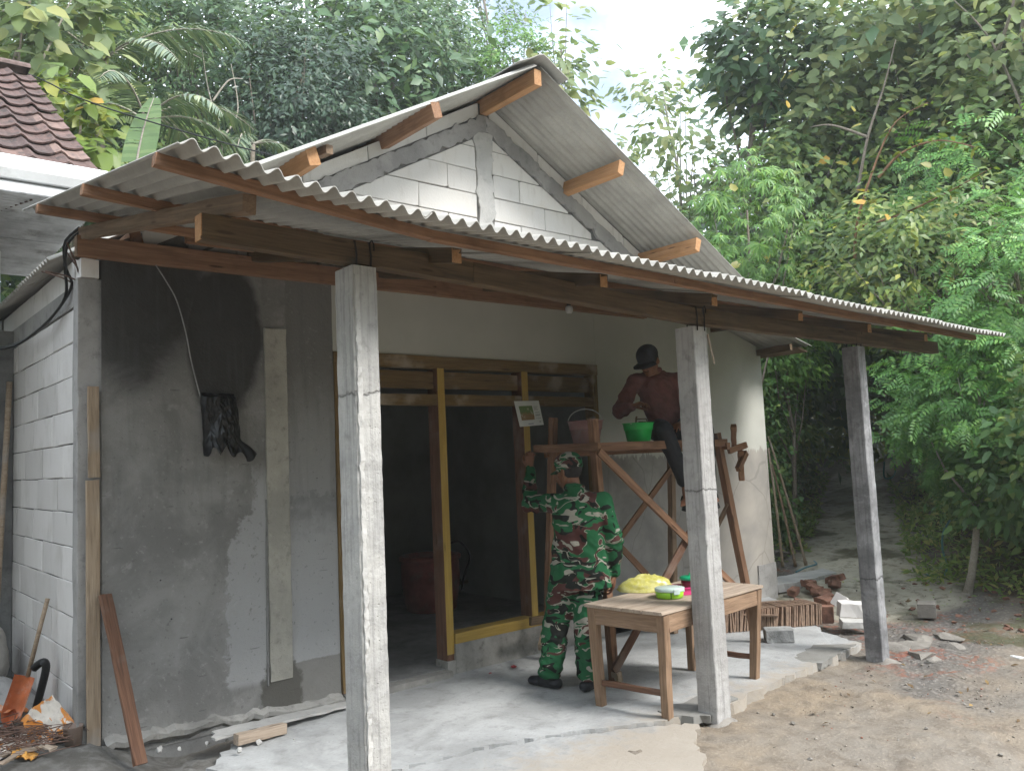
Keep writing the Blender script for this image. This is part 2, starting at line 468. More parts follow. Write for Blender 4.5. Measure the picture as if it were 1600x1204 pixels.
# ------------------------------------------------------------------ terrain
def seg_dist(x, y, ax, ay, dx, dy):
    return (x-ax)*dy - (y-ay)*dx                     # positive on the right-hand side
PD = (0.894, 0.448)
def g_right(x, y):
    a = seg_dist(x, y, 8.27, -2.16, 0.635, 0.772); b = seg_dist(x, y, 9.2, -1.03, *PD)
    return np.minimum(a, b)
def g_left(x, y):
    return -seg_dist(x, y, 8.9, 1.05, *PD)
def height(x, y):
    x = np.asarray(x, float); y = np.asarray(y, float)
    u = (x-9.0)*PD[0] + (y-0.2)*PD[1]
    z = -0.190 + 0.0*x
    z = z + (0.02 - z)*sstep(0.55, -0.05, x)*sstep(-1.6, -0.3, y)              # rises to the house corner
    z = z + np.clip((np.clip(u, -3, 60)+0.5)*0.083, 0, 2.6)*sstep(7.2, 8.6, x) + 0.07*sstep(7.0, 8.2, x)
    R = g_right(x, y); L = g_left(x, y)
    hr = 0.85*sstep(0.0, 1.0, R) + 0.30*np.clip(R-0.8, 0, 14)
    hl = (0.8*sstep(0.1, 1.3, L) + 0.30*np.clip(L-1.0, 0, 14))*sstep(7.6, 8.6, x)
    hb = 0.42*np.clip(y-6.5, 0, 16)
    hf = 0.75*np.clip(-y-11.0, 0, 9)*sstep(9, 4, x)                              # unseen bank added behind the viewer to block low front sky
    z = z + np.maximum(np.maximum(hr, hf), np.maximum(hl, hb))
    n = fbm(x*0.9, y*0.9, 0, 4, 3)*0.10 + fbm(x*5, y*5, 0, 3, 8)*0.02
    wgt = 0.35 + 0.9*sstep(0, 0.6, R) + 0.6*sstep(0, 0.8, L)*sstep(7.6, 8.6, x) + 0.4*sstep(6.5, 8, y)
    return z + n*wgt
def hz(x, y): return float(height(np.array([x]), np.array([y]))[0])

def axis(lo, hi, fine_lo, fine_hi, fs, growth=1.25):
    a = list(np.arange(fine_lo, fine_hi+1e-6, fs))
    s = fs; p = fine_hi
    while p < hi: s *= growth; p += s; a.append(min(p, hi))
    s = fs; p = fine_lo
    while p > lo: s *= growth; p -= s; a.insert(0, max(p, lo))
    return np.array(a)
gx = axis(-160, 200, -1.2, 11.5, 0.045); gy = axis(-120, 200, -5.2, 3.4, 0.045)
GX, GY = np.meshgrid(gx, gy, indexing='ij')
GZ = height(GX, GY)
# loose soil, ruts and small stones on the open ground
near = sstep(12, 9, GX)*sstep(-6, -4.6, GY)*sstep(0.4, -0.4, g_right(GX, GY))
GZ = GZ + near*(fbm(GX*3, GY*3, 0, 4, 21)*0.06 - 0.035*np.exp(-(((GY+0.42*GX+4.9)+0.25*fbm(GX*.8,GY*.8,0,2,3))/0.28)**2) + np.maximum(0, fbm(GX*14, GY*14, 0, 2, 5)-0.12)*0.09)
nx, ny = GX.shape
idx = np.arange(nx*ny).reshape(nx, ny)
quads = np.stack([idx[:-1,:-1], idx[1:,:-1], idx[1:,1:], idx[:-1,1:]], -1).reshape(-1, 4)
gme = mesh('ground', np.stack([GX, GY, GZ], -1).reshape(-1, 3), quads, True)
# cover weights: R = moss/soil litter, G = gravel with brick chips, B = worn concrete path, A unused
Rr, Ll = g_right(GX, GY), g_left(GX, GY)
nz = fbm(GX*1.3, GY*1.3, 0, 4, 40)
path_c = seg_dist(GX, GY, 9.85, 0.42, *PD)
uu = (GX-9.0)*PD[0] + (GY-0.2)*PD[1]
w_path = sstep(0.85, 0.6, np.abs(path_c)+nz*0.5)*sstep(-2.2, -1.2, uu)
w_path = np.maximum(w_path, sstep(1.5, 1.0, np.hypot((GX-7.9)/1.25, (GY+0.75)/0.75)+nz*0.5)*0.85)
w_grav = sstep(-0.25, 0.25, (GX-5.7)*0.5 + (-(GY+1.4))*0.32 + nz*1.2)*sstep(0.2, -0.1, Rr)*sstep(-3.3, -2.2, GY-0.25*(GX-6))*(1-w_path)
w_moss = np.maximum(sstep(-0.12, 0.25, Rr+nz*0.6), np.maximum(sstep(-0.1, 0.3, Ll+nz*0.5)*sstep(7.3, 8.2, GX), sstep(4, 6, GY)))
w_moss = np.maximum(w_moss, sstep(0.15, 0.35, fbm(GX*2, GY*2, 0, 4, 77)+0.12)*sstep(5.3, 6.6, GX)*0.8)
w_wet = sstep(1.3, 0.5, GX+nz)*sstep(-3.2, -1.0, GY)
col = np.stack([w_moss, w_grav, w_path, w_wet], -1).reshape(-1, 4).astype(np.float32)
ca = gme.color_attributes.new('cover', 'FLOAT_COLOR', 'POINT'); ca.data.foreach_set('color', col.ravel())

def mat_ground():
    g = G('earth'); v = g.co()
    a = g.new('ShaderNodeAttribute', attribute_name='cover')
    s = g.new('ShaderNodeSeparateColor', {'Color': a.outputs['Color']}).outputs
    n1 = g.noise(v, 1.1, 6, 0.6, 0.3); n2 = g.noise(v, 7, 6, 0.65); n3 = g.noise(v, 45, 4, 0.6); n4 = g.noise(v, 160, 2)
    dirt = g.mix(g.range(n1, 0.35, 0.65), (0.255, 0.205, 0.15), (0.215, 0.19, 0.16))
    dirt = g.mix(g.range(n2, 0.42, 0.68, 0, 0.75), dirt, (0.145, 0.12, 0.095))
    dirt = g.mix(g.range(n3, 0.5, 0.72, 0, 0.4), dirt, (0.36, 0.31, 0.25))
    peb = g.vor(v, 26); pebc = g.new('ShaderNodeTexVoronoi', {'Vector': v, 'Scale': 26.0}).outputs['Color']
    grav = g.mix(g.range(peb, 0.1, 0.5), (0.24, 0.22, 0.20), (0.13, 0.12, 0.11))
    brick = g.range(g.noise(v, 1.7, 5, 0.7), 0.5, 0.62)
    grav = g.mix(g.m('MULTIPLY', brick, g.range(g.sep(pebc)[0], 0.35, 0.6)), grav, (0.21, 0.095, 0.07))
    moss = g.mix(g.range(n2, 0.35, 0.65), (0.045, 0.055, 0.018), (0.085, 0.068, 0.04))
    moss = g.mix(g.range(n3, 0.5, 0.75, 0, 0.5), moss, (0.08, 0.10, 0.03))
    path = g.mix(g.range(n1, 0.35, 0.65), (0.50, 0.47, 0.385), (0.37, 0.345, 0.275))
    path = g.mix(g.range(n2, 0.48, 0.68, 0, 0.65), path, (0.09, 0.085, 0.055))
    wet = g.mix(g.range(n2, 0.4, 0.65), (0.115, 0.11, 0.10), (0.19, 0.185, 0.175))
    c = g.mix(a.outputs['Alpha'], dirt, wet)
    c = g.mix(s[1], c, grav); c = g.mix(s[2], c, path)
    c = g.mix(g.m('MULTIPLY', s[0], g.range(n2, 0.3, 0.5, 0.65, 1)), c, moss)
    h = g.m('ADD', g.m('MULTIPLY', n2, 0.7), g.m('ADD', g.m('MULTIPLY', n3, 0.35), g.m('MULTIPLY', n4, 0.15)))
    h = g.m('SUBTRACT', h, g.m('MULTIPLY', g.m('MULTIPLY', s[1], peb), 0.5))
    return g.out(c, 0.95, g.bump(h, 0.7, 0.03), 0.15)
tag(obj('ground', gme, mat_ground()), kind='structure')

# ------------------------------------------------------------------ porch slab (broken edges)
def slab_mesh(poly, zt, th, name, sub=0.07, jag=0.02, seed=1):
    """concrete sheet with ragged rim: polygon outline resampled and jittered, top face fanned as an n-gon"""
    P = []
    n = len(poly); r = random.Random(seed)
    for i in range(n):
        a = Vector(poly[i]); b = Vector(poly[(i+1) % n]); k = max(1, int((b-a).length/sub))
        for j in range(k):
            q = a.lerp(b, j/k); P.append((q.x + r.gauss(0, jag), q.y + r.gauss(0, jag)))
    N = len(P)
    zf = zt if callable(zt) else (lambda x, y: zt)
    v = [(x, y, zf(x, y)) for x, y in P] + [(x + r.gauss(0, jag*0.6), y + r.gauss(0, jag*0.6), zf(x, y)-th) for x, y in P]
    f = [tuple(range(N))] + [(i, N+i, N+(i+1) % N, (i+1) % N) for i in range(N)]
    return mesh(name, v, f)

def mat_slab():
    g = G('porch_floor_cement'); v = g.co()
    n1 = g.noise(v, 1.5, 6, 0.62, 0.6); n2 = g.noise(v, 8, 6, 0.66, 0.3); n3 = g.noise(g.map(v, (1, 2.2, 1)), 34, 4, 0.6); n4 = g.noise(v, 150, 2)
    c = g.mix(g.range(n1, 0.33, 0.66), (0.42, 0.428, 0.43), (0.29, 0.295, 0.295))
    c = g.mix(g.range(n2, 0.5, 0.72, 0, 0.65), c, (0.215, 0.215, 0.21))
    c = g.mix(g.range(n2, 0.22, 0.42, 0.55, 0), c, (0.56, 0.57, 0.57))
    c = g.mix(g.range(n3, 0.52, 0.7, 0, 0.45), c, (0.24, 0.235, 0.225))
    pit = g.vor(v, 9); c = g.mix(g.range(pit, 0.02, 0.075, 0.6, 0), c, (0.15, 0.14, 0.13))
    x, y, z = g.sep(v)
    dirty = g.range(g.m('ADD', y, g.m('MULTIPLY', g.m('SUBTRACT', n2, 0.5), 0.9)), -2.05, -1.62, 0.75, 0)
    c = g.mix(dirty, c, (0.33, 0.28, 0.22))
    h = g.m('ADD', g.m('MULTIPLY', n2, 0.8), g.m('ADD', g.m('MULTIPLY', n3, 0.4), g.m('MULTIPLY', n4, 0.15)))
    return g.out(c, 0.85, g.bump(h, 0.55, 0.014), 0.25)
m_slab = mat_slab()
floor_z = lambda x, y: -0.12 - 0.02*max(0.0, min(1.0, (x-4.0)/1.5))
porch = slab_mesh([(0.92,-0.16),(1.75,-0.09),(2.6,0.03),(7.05,0.07),(6.6,-0.75),(5.75,-1.35),(5.55,-1.84),(4.65,-1.92),(3.75,-2.0),(3.42,-2.05),(2.86,-1.93),(2.30,-1.66),(1.80,-1.46),(1.30,-1.40),(0.70,-1.05),(0.55,-0.60)], floor_z, 0.11, 'porch_floor', 0.06, 0.012, 4)
tag(obj('porch_floor', porch, m_slab), kind='structure')
broken = slab_mesh([(1.32,-1.43),(1.80,-1.49),(2.30,-1.69),(2.84,-1.955),(2.98,-2.10),(2.75,-2.25),(2.62,-2.42),(2.35,-2.60),(1.85,-2.60),(1.30,-2.30),(0.9,-1.7)], lambda x, y: -0.138 + 0.02*(y+2), 0.10, 'cracked_floor', 0.05, 0.012, 9)
tag(obj('cracked_floor', broken, m_slab), kind='structure')
m_damp = concrete('damp_cement_patch', (0.27, 0.265, 0.25), (0.20, 0.195, 0.18))
tag(obj('floor_patch', slab_mesh([(2.98,-1.80),(3.45,-1.82),(3.52,-2.02),(3.10,-2.10),(2.92,-1.93)], -0.112, 0.05, 'floor_patch', 0.05, 0.012, 12), m_damp), kind='structure')
tag(obj('floor_patch', slab_mesh([(4.62,-1.72),(5.2,-1.60),(5.45,-1.83),(4.72,-1.94)], -0.128, 0.05, 'floor_patch', 0.05, 0.012, 14), m_damp), kind='structure')
tag(obj('pavement', slab_mesh([(7.3,0.42),(8.75,0.30),(8.5,-0.02),(7.62,-0.02),(7.3,0.05)], -0.055, 0.09, 'pavement', 0.08, 0.015, 15), m_conc_l), kind='structure')

# ------------------------------------------------------------------ the house
house = thing('house', 'single storey house being built, white block gable, grey cement front and corrugated porch roof', 'house', (3.2, 0.0, 0.0))
IDM = Matrix.Identity(4)
def hpart(name, mb, m, parent=None, M=None, smooth=False):
    return mb.build(name, m, parent or house, M or IDM, smooth)
def boxpart(name, b, m, parent=None):
    q = MB(); q.box(*b); return hpart(name, q, m, parent)

# left wall of white blocks
left = boxpart('left_wall', (0.037, 0.14, 0.0, 0.123, 2.6, 2.565), m_mortar)
bl = [block_mesh(0.594, 0.10, 0.2005, 0.004, 0.0015) for _ in range(3)]
bh = [block_mesh(0.29, 0.10, 0.2005, 0.004, 0.0015), block_mesh(0.44, 0.10, 0.2005, 0.004, 0.0015)]
RZ = Matrix.Rotation(math.pi/2, 4, 'Z')
k = 0
for r in range(12):
    z = 0.073 + 0.207*(r+0.5)
    y = 0.142
    first = [0.44, 0.594, 0.29][(r*2) % 3]
    while y < 2.55:
        L = first if y < 0.15 else 0.594
        if y + L > 2.62: L = 0.29
        me = {0.44: bh[1], 0.29: bh[0], 0.594: bl[k % 3]}[L]
        obj('block', me, m_block, left, T(0.08 + random.gauss(0, 0.0012), y+L/2, z) @ RZ @ Matrix.Rotation(random.gauss(0, 0.003), 4, 'Y'))
        y += L + 0.003; k += 1
boxpart('wall_footing', (0.028, 0.0, -0.25, 0.13, 2.6, 0.072), m_conc, left)
boxpart('ring_beam', (0.024, 0.142, 2.566, 0.132, 2.6, 2.700), m_conc, left)
y = 0.142
while y < 2.5:
    obj('block', block_mesh(0.594, 0.10, 0.155, 0.004), m_block, left, T(0.08, y+0.297, 2.78) @ RZ); y += 0.6
boxpart('side_wall', (0.03, 2.62, -0.25, 0.13, 5.0, 2.86), m_conc)
cc = bar_mesh(2.98, 0.112, 0.138, 0.004, 24, 0.0018)
obj('corner_column', cc, m_conc, house, T(0.084, 0.069, 1.23) @ Matrix.Rotation(-math.pi/2, 4, 'Y') )
obj('block', block_mesh(0.10, 0.135, 0.115), m_block, house, T(0.082, 0.068, 2.782))
plank('batten', house, (0.098, -0.020, 1.52), (0.092, -0.020, 2.06), 0.022, 0.062, w_batten, (1,0,0), jit=0.0012)
plank('batten', house, (0.094, -0.020, -0.02), (0.090, -0.020, 1.505), 0.024, 0.072, w_batten, (1,0,0), jit=0.0012)

# front wall, left part: grey render with slight waves
gxs = np.linspace(0.142, 1.70, 44); gzs = np.linspace(-0.12, 2.94, 80)
FX, FZ = np.meshgrid(gxs, gzs, indexing='ij')
FY = fbm(FX*1.6, FZ*1.6, 0, 3, 6)*0.018 + fbm(FX*9, FZ*9, 0, 2, 2)*0.003
FY = FY - 0.006*sstep(1.37, 1.35, FX)
n0, n1_ = FX.shape; ii = np.arange(n0*n1_).reshape(n0, n1_)
fq = np.stack([ii[:-1,:-1], ii[1:,:-1], ii[1:,1:], ii[:-1,1:]], -1).reshape(-1, 4)
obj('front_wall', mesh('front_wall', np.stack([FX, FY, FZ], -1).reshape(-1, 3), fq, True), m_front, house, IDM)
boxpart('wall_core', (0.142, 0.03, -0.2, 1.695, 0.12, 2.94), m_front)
# pale pilaster left by the form board
pl = bar_mesh(2.37, 0.03, 0.158, 0.003, 30, 0.002)
obj('pilaster', pl, concrete('form_marked_concrete', (0.40, 0.385, 0.34), (0.29, 0.28, 0.25), blot=0.7, bump=0.6), house, T(1.252, -0.008, 1.305) @ Matrix.Rotation(-math.pi/2, 4, 'Y'))
lo = MB(); rr = random.Random(5)
xs = np.linspace(0.15, 1.70, 32)
top = []; 
for i, x in enumerate(xs):
    t = (x-0.15)/1.55
    zt = -0.015 - 0.085*t + rr.gauss(0, 0.008); yo = -0.055 - 0.02*math.sin(x*5) + rr.gauss(0, 0.008)
    top.append(((x, 0.02, zt+0.045+rr.gauss(0, .008)), (x, -0.018+rr.gauss(0,.008), zt+0.02+rr.gauss(0,.006)), (x, yo, zt), (x, yo+0.004, zt-0.03+rr.gauss(0,.008)), (x, yo+0.05, zt-0.06)))
v = [p for q in top for p in q]; f = []
for i in range(31):
    for j in range(4): f.append((i*5+j, i*5+j+1, (i+1)*5+j+1, (i+1)*5+j))
lo.add(v, f); hpart('wall_plinth', lo, m_step)
plank('conduit', house, (1.158, -0.012, 0.10), (1.166, -0.008, 1.32), 0.012, 0.014, m_conc_d, (1,0,0), seg=8, jit=0.001)

# right part: white above the lintel, half painted right of the opening
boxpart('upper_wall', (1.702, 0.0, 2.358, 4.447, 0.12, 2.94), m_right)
q = MB()
poly = [(4.45,-0.25),(7.2,-0.25),(7.205,2.66),(6.25,2.925),(6.2,2.94),(4.45,2.94)]
q.add([(x, 0.0, z) for x, z in poly] + [(x, 0.12, z) for x, z in poly], [tuple(range(6)), tuple(reversed(range(6, 12)))] + [(i, i+6, (i+1) % 6+6, (i+1) % 6) for i in range(6)])
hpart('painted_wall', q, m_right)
pier = bar_mesh(0.47, 0.145, 0.36, 0.006, 6, 0.004)
obj('corner_plinth', pier, m_conc, house, T(7.03, 0.058, -0.02) @ Matrix.Rotation(math.pi/2, 4, 'Y'))
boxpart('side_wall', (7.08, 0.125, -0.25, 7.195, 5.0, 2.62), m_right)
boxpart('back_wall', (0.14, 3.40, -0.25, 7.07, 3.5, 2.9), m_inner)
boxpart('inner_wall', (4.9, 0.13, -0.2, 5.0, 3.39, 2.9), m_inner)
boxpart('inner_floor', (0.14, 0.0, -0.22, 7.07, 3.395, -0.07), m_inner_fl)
boxpart('front_step', (1.705, -0.10, -0.26, 2.60, -0.003, -0.075), m_step)
sw = MB(); sw.box(2.68, -0.035, -0.26, 4.452, 0.085, 0.104)
hpart('sill_wall', sw, concrete('stained_sill_cement', (0.35, 0.335, 0.31), (0.17, 0.165, 0.155), blot=0.7))
# rear closing of the roof space
boxpart('rear_gable', (0.2, 4.9, 0, 7.05, 5.0, 2.5), m_conc)

# door and window frame
fr = part_group('door_frame', house, T(2.9, 0.05, 0))
plank('lintel', fr, (1.703, 0.045, 2.308), (4.45, 0.045, 2.312), 0.12, 0.095, w_yb)
plank('transom_rail', fr, (1.76, 0.045, 2.012), (4.39, 0.045, 2.012), 0.10, 0.085, w_yb)
for a, b in ((1.76, 2.608), (2.682, 3.497), (3.572, 4.385)):
    plank('transom_board', fr, (a, 0.050, 2.172), (b, 0.050, 2.170), 0.025, 0.138, w_yb)
plank('post', fr, (2.645, 0.06, -0.02), (2.645, 0.06, 2.262), 0.14, 0.068, w_brown, (1,0,0))
plank('painted_face', fr, (2.645, -0.014, 0.03), (2.645, -0.014, 2.262), 0.006, 0.066, w_yellow, (1,0,0))
plank('post', fr, (3.535, 0.06, 0.185), (3.535, 0.06, 2.262), 0.14, 0.068, w_brown, (1,0,0))
plank('painted_face', fr, (3.535, -0.014, 0.185), (3.535, -0.014, 2.262), 0.006, 0.066, w_yellow, (1,0,0))
plank('jamb', fr, (1.730, 0.04, -0.07), (1.730, 0.04, 2.262), 0.12, 0.055, w_yb, (1,0,0))
plank('jamb', fr, (4.418, 0.05, 0.185), (4.418, 0.05, 2.262), 0.12, 0.06, w_yb, (1,0,0))
plank('sill', fr, (2.684, 0.030, 0.145), (4.446, 0.030, 0.145), 0.13, 0.078, w_yellow)
pf = MB(); pf.box(2.60, -0.03, -0.2, 2.69, 0.13, -0.018); hpart('post_foot', pf, m_step, fr)

# gable
def clip(poly, a, b, c):
    """keep a*x + b*z <= c"""
    o = []
    for i in range(len(poly)):
        p, q = poly[i], poly[(i+1) % len(poly)]
        dp, dq = a*p[0]+b*p[1]-c, a*q[0]+b*q[1]-c
        if dp <= 0: o.append(p)
        if dp*dq < 0:
            t = dp/(dp-dq); o.append((p[0]+t*(q[0]-p[0]), p[1]+t*(q[1]-p[1])))
    return o
def area(P): return abs(sum(P[i][0]*P[(i+1)%len(P)][1]-P[(i+1)%len(P)][0]*P[i][1] for i in range(len(P))))/2
def prism(name, P, y0, y1, m, parent, ch=0.004):
    if name == 'block':
        Q = []
        for i, p in enumerate(P):
            p = (p[0]+random.gauss(0, .002), p[1]+random.gauss(0, .0015))
            if random.random() < 0.22:
                a_, b_ = P[i-1], P[(i+1) % len(P)]; k1, k2 = random.uniform(.008, .028), random.uniform(.006, .016)
                da, db = math.hypot(a_[0]-p[0], a_[1]-p[1]), math.hypot(b_[0]-p[0], b_[1]-p[1])
                Q += [(p[0]+(a_[0]-p[0])*k1/da, p[1]+(a_[1]-p[1])*k1/da), (p[0]+(b_[0]-p[0])*k2/db, p[1]+(b_[1]-p[1])*k2/db)]
            else: Q.append(p)
        P = Q
    cx = sum(p[0] for p in P)/len(P); cz = sum(p[1] for p in P)/len(P); n = len(P)
    s = 1 - ch*2/max(0.05, math.sqrt(area(P)))
    v = [((p[0]-cx)*s, y0, (p[1]-cz)*s) for p in P] + [(p[0]-cx, y0+ch, p[1]-cz) for p in P] + [(p[0]-cx, y1, p[1]-cz) for p in P]
    f = [tuple(range(n)), tuple(reversed(range(2*n, 3*n)))]
    for i in range(n):
        j = (i+1) % n
        f += [(i, n+i, n+j, j), (n+i, 2*n+i, 2*n+j, n+j)]
    return obj(name, mesh(name, v, f), m, parent, T(cx, 0, cz))
AX = 3.22
def band(x, off): return 4.50 + off - 0.555*abs(x-AX)
core = MB()
P = [(0.2, 2.945), (6.24, 2.945), (AX, 4.615)]
core.add([(x, 0.012, z) for x, z in P] + [(x, 0.11, z) for x, z in P], [(0,1,2),(5,4,3),(0,3,4,1),(1,4,5,2),(2,5,3,0)])
gable = hpart('gable_wall', core, m_mortar)
mr = random.Random(3)
for r in range(8):
    z0 = 2.948 + 0.207*r; z1 = z0 + 0.2005
    off = 0.30 if r % 2 else 0.0
    for side in (0, 1):
        x = 3.108 - 0.006 if side == 0 else 3.288
        first = True
        while 0.2 < x < 6.3:
            L = 0.594 if not first else (0.594 if r % 2 else 0.30)
            first = False
            a, b = (x-L, x) if side == 0 else (x, x+L)
            Q = clip(clip([(a,z0),(b,z0),(b,z1),(a,z1)], -0.555, 1, 4.50-0.17-0.555*AX), 0.555, 1, 4.50-0.17+0.555*AX)
            if len(Q) >= 3 and area(Q) > 0.004:
                prism('block', Q, 0.0 + mr.gauss(0, 0.001), 0.10, m_block_g, gable)
            x = a - 0.006 if side == 0 else b + 0.006
def ragged(pts, name, y0, m, seed, parent, jag=0.008):
    r = random.Random(seed); P2 = []
    for i in range(len(pts)):
        a, b = pts[i], pts[(i+1) % len(pts)]; d = math.hypot(b[0]-a[0], b[1]-a[1]); k = max(1, int(d/0.045))
        for j in range(k):
            t = j/k; P2.append((a[0]+(b[0]-a[0])*t + r.gauss(0, jag), a[1]+(b[1]-a[1])*t + r.gauss(0, jag)))
    return prism(name, P2, y0, 0.105, m, parent, 0.002)
ragged([(3.106,2.95),(3.284,2.95),(3.29,4.34),(3.100,4.34)], 'king_column', -0.014, m_conc_l, 2, gable, 0.011)
for s in (-1, 1):
    xe = AX + s*2.56
    ragged([(AX + s*0.002, band(AX, 0.0)), (AX + s*0.002, band(AX, -0.155)), (xe, band(xe, -0.155)), (xe, band(xe, 0.0))][::s], 'rake_beam', -0.016, m_conc, 5+s, gable, 0.010)
    x = AX + s*0.06
    while abs(x-AX) < 2.8:
        x2 = x + s*(0.55)
        a, b = (x, x2) if s > 0 else (x2, x)
        Q = [(a, band(a, 0.008)), (b, band(b, 0.008)), (b, band(b, 0.125)), (a, band(a, 0.125))]
        prism('block', Q, 0.004, 0.10, m_block_g, gable)
        x = x2 + s*0.006

# corrugated sheets ------------------------------------------------------
PITCH = 0.0765
def corrugated(name, parent, fn, s0, s1, t0, t1, m=None, amp=0.0125, th=0.006, nt=7, lift=0.0, per=8, pitch=PITCH):
    """fn(s,t) -> (point, normal); waves run along t, crests repeat along s (s in metres)"""
    ns = int(round((s1-s0)/pitch*per)); S = np.linspace(s0, s1, ns+1); Tt = np.linspace(t0, t1, nt+1)
    v = []
    for lay in (0, 1):
        for t in Tt:
            for s_ in S:
                p, nrm = fn(s_, t)
                h = amp*math.cos(2*math.pi*s_/pitch) + lift + (th/2 if lay == 0 else -th/2)
                v.append(tuple(p + nrm*h))
    n = len(S); k = len(Tt); f = []
    for a in range(k-1):
        for b in range(n-1):
            i = a*n+b; f.append((i, i+1, i+n+1, i+n)); j = k*n + i; f.append((j, j+n, j+n+1, j+1))
    o2 = k*n
    for b in range(n-1):
        f.append((b, o2+b, o2+b+1, b+1)); i = (k-1)*n+b; f.append((i, i+1, o2+i+1, o2+i))
    for a in range(k-1):
        i = a*n; f.append((i, i+n, o2+i+n, o2+i)); i = a*n+n-1; f.append((i, o2+i, o2+i+n, i+n))
    v = np.array(v); c = v.mean(0)
    me = mesh(name, v - c, f, True)
    return obj(name, me, m or m_sheet, parent, T(*c))

roof = part_group('main_roof', house, T(AX, 2, 4.6))
RS = 0.548; RC = math.cos(math.atan(RS)); RN = {1: Vector((RS, 0, 1)).normalized(), -1: Vector((-RS, 0, 1)).normalized()}
def slope_fn(s):
    def fn(y, d):                                   # d: metres down the slope in plan
        return Vector((AX + s*d, y, 4.672 - RS*d)), RN[s]
    return fn
y = -0.72; i = 0
while y < 5.1:
    y2 = y + 12.5*PITCH
    corrugated('roof_sheet', roof, slope_fn(1), y, y2, 0.03, 3.02, lift=0.008 if i % 2 else 0)
    corrugated('roof_sheet', roof, slope_fn(-1), y, y2, 0.03, 2.80 if i == 0 else 3.32, lift=0.008 if i % 2 else 0)
    y = y2 - 0.5*PITCH; i += 1
# ridge caps
y = -0.78
rc = MB()
for j in range(4):
    y2 = y + 1.6; zz = 4.712 + (0.006 if j % 2 else 0)
    V = []
    for yy in (y, y2):
        for (dx, dz) in ((-0.27,-0.118),(-0.14,-0.055),(-0.045,0.0),(0,0.016),(0.045,0.0),(0.14,-0.055),(0.27,-0.118)):
            V.append((dx, yy-y-0.8, dz))
    V += [(a, b, c_-0.007) for a, b, c_ in V]
    f = []
    for b in range(6): f += [(b, b+1, b+8, b+7), (14+b, 21+b, 22+b, 15+b), (b, 14+b, 15+b, b+1), (7+b, 8+b, 22+b, 21+b)]
    f += [(0, 7, 21, 14), (6, 20, 27, 13)]
    obj('ridge_cap', mesh('ridge_cap', V, f), m_sheet, roof, T(AX, y+0.8, zz))
    y = y2 - 0.1
# purlins
for (x, z, y0, mm, w_, h_) in ((AX, 4.563, -0.70, w_fresh, 0.075, 0.13), (2.19, 4.035, -0.72, w_red, 0.075, 0.115), (1.24, 3.515, -0.66, w_fresh, 0.08, 0.115),
                               (4.17, 4.005, -0.70, w_fresh, 0.07, 0.125), (5.17, 3.45, -0.72, w_fresh, 0.07, 0.125), (0.35, 3.0, 0.0, w_red, 0.07, 0.10), (6.05, 3.04, 0.0, w_red, 0.07, 0.10)):
    s = 0 if abs(x-AX) < 0.1 else (1 if x > AX else -1)
    up = (s*RS*0.55, 0, 1)
    plank('purlin', roof, (x, y0, z), (x, 4.9, z), w_, h_, mm, up, seg=4)
plank('rafter_stub', roof, (1.32, -0.30, 3.60), (1.36, -0.66, 3.585), 0.05, 0.06, w_old)
# shallower lean-to sheets at the right eave
for j in range(6):
    y0 = -0.50 + j*12*PITCH
    corrugated('eave_sheet', roof, lambda yy, d: (Vector((6.15+d, yy, 2.945-0.225*d)), Vector((0.22,0,1)).normalized()), y0, y0+12.5*PITCH, 0.0, 1.33, nt=3, lift=0.008*(j % 2), per=6)
plank('eave_board', roof, (7.38, -0.44, 2.60), (7.40, 4.6, 2.60), 0.18, 0.02, w_old, (0.22,0,1))
plank('purlin', roof, (6.30, -0.45, 2.83), (6.30, 4.6, 2.83), 0.05, 0.08, w_dark)
plank('purlin', roof, (7.12, -0.02, 2.60), (7.12, -0.45, 2.615), 0.05, 0.07, w_dark)

# ------------------------------------------------------------------ porch: columns, beam, rafters, sheets
pr = part_group('porch_roof', house, T(3.2, -1.3, 2.7))
FEX = [-0.30, -0.26, 0.21, 0.86, 2.10, 3.28, 4.98, 7.20]; FEZ = [2.648, 2.640, 2.572, 2.530, 2.510, 2.487, 2.449, 2.420]
YF = -2.62; YB = 0.04
def zroof(x, y):
    zf = float(np.interp(x, FEX, FEZ)); zb = 3.10 - 0.004*x
    t = (y-YF)/(YB-YF); return zf + (zb-zf)*t
def porch_fn(x, y):
    e = 0.02
    dzx = (zroof(x+e, y)-zroof(x-e, y))/(2*e); dzy = (zroof(x, y+e)-zroof(x, y-e))/(2*e)
    return Vector((x, y, zroof(x, y))), Vector((-dzx, -dzy, 1)).normalized()
x = -0.275; i = 0
while x < 7.05:
    x2 = min(x + 13.5*PITCH, 7.12)
    corrugated('roof_sheet', pr, porch_fn, x, x2, YF + random.gauss(0, 0.008), YB, lift=0.016 if i % 2 else 0.008, nt=6, amp=0.0165, th=0.005)
    x = x2 - 0.5*PITCH if x2 < 7.1 else 9; i += 1
# purlins under the sheets
for (yy, a, b, mm, hh) in ((-2.40, -0.285, 6.95, w_red, 0.045), (-1.38, -0.285, 6.95, w_red, 0.05), (-0.42, -0.285, 6.95, w_red, 0.05)):
    xs = [a, 0.9, 2.6, 4.6, b]
    for j in range(4):
        p0 = (xs[j], yy, zroof(xs[j], yy)-0.040); p1 = (xs[j+1], yy, zroof(xs[j+1], yy)-0.040)
        plank('purlin', pr, p0, p1, 0.045, hh, mm, jit=0.0015, seg=4)
plank('purlin', pr, (0.62, -0.10, zroof(0.62, -0.10)-0.05), (5.6, -0.10, zroof(5.6, -0.10)-0.05), 0.045, 0.06, w_red)
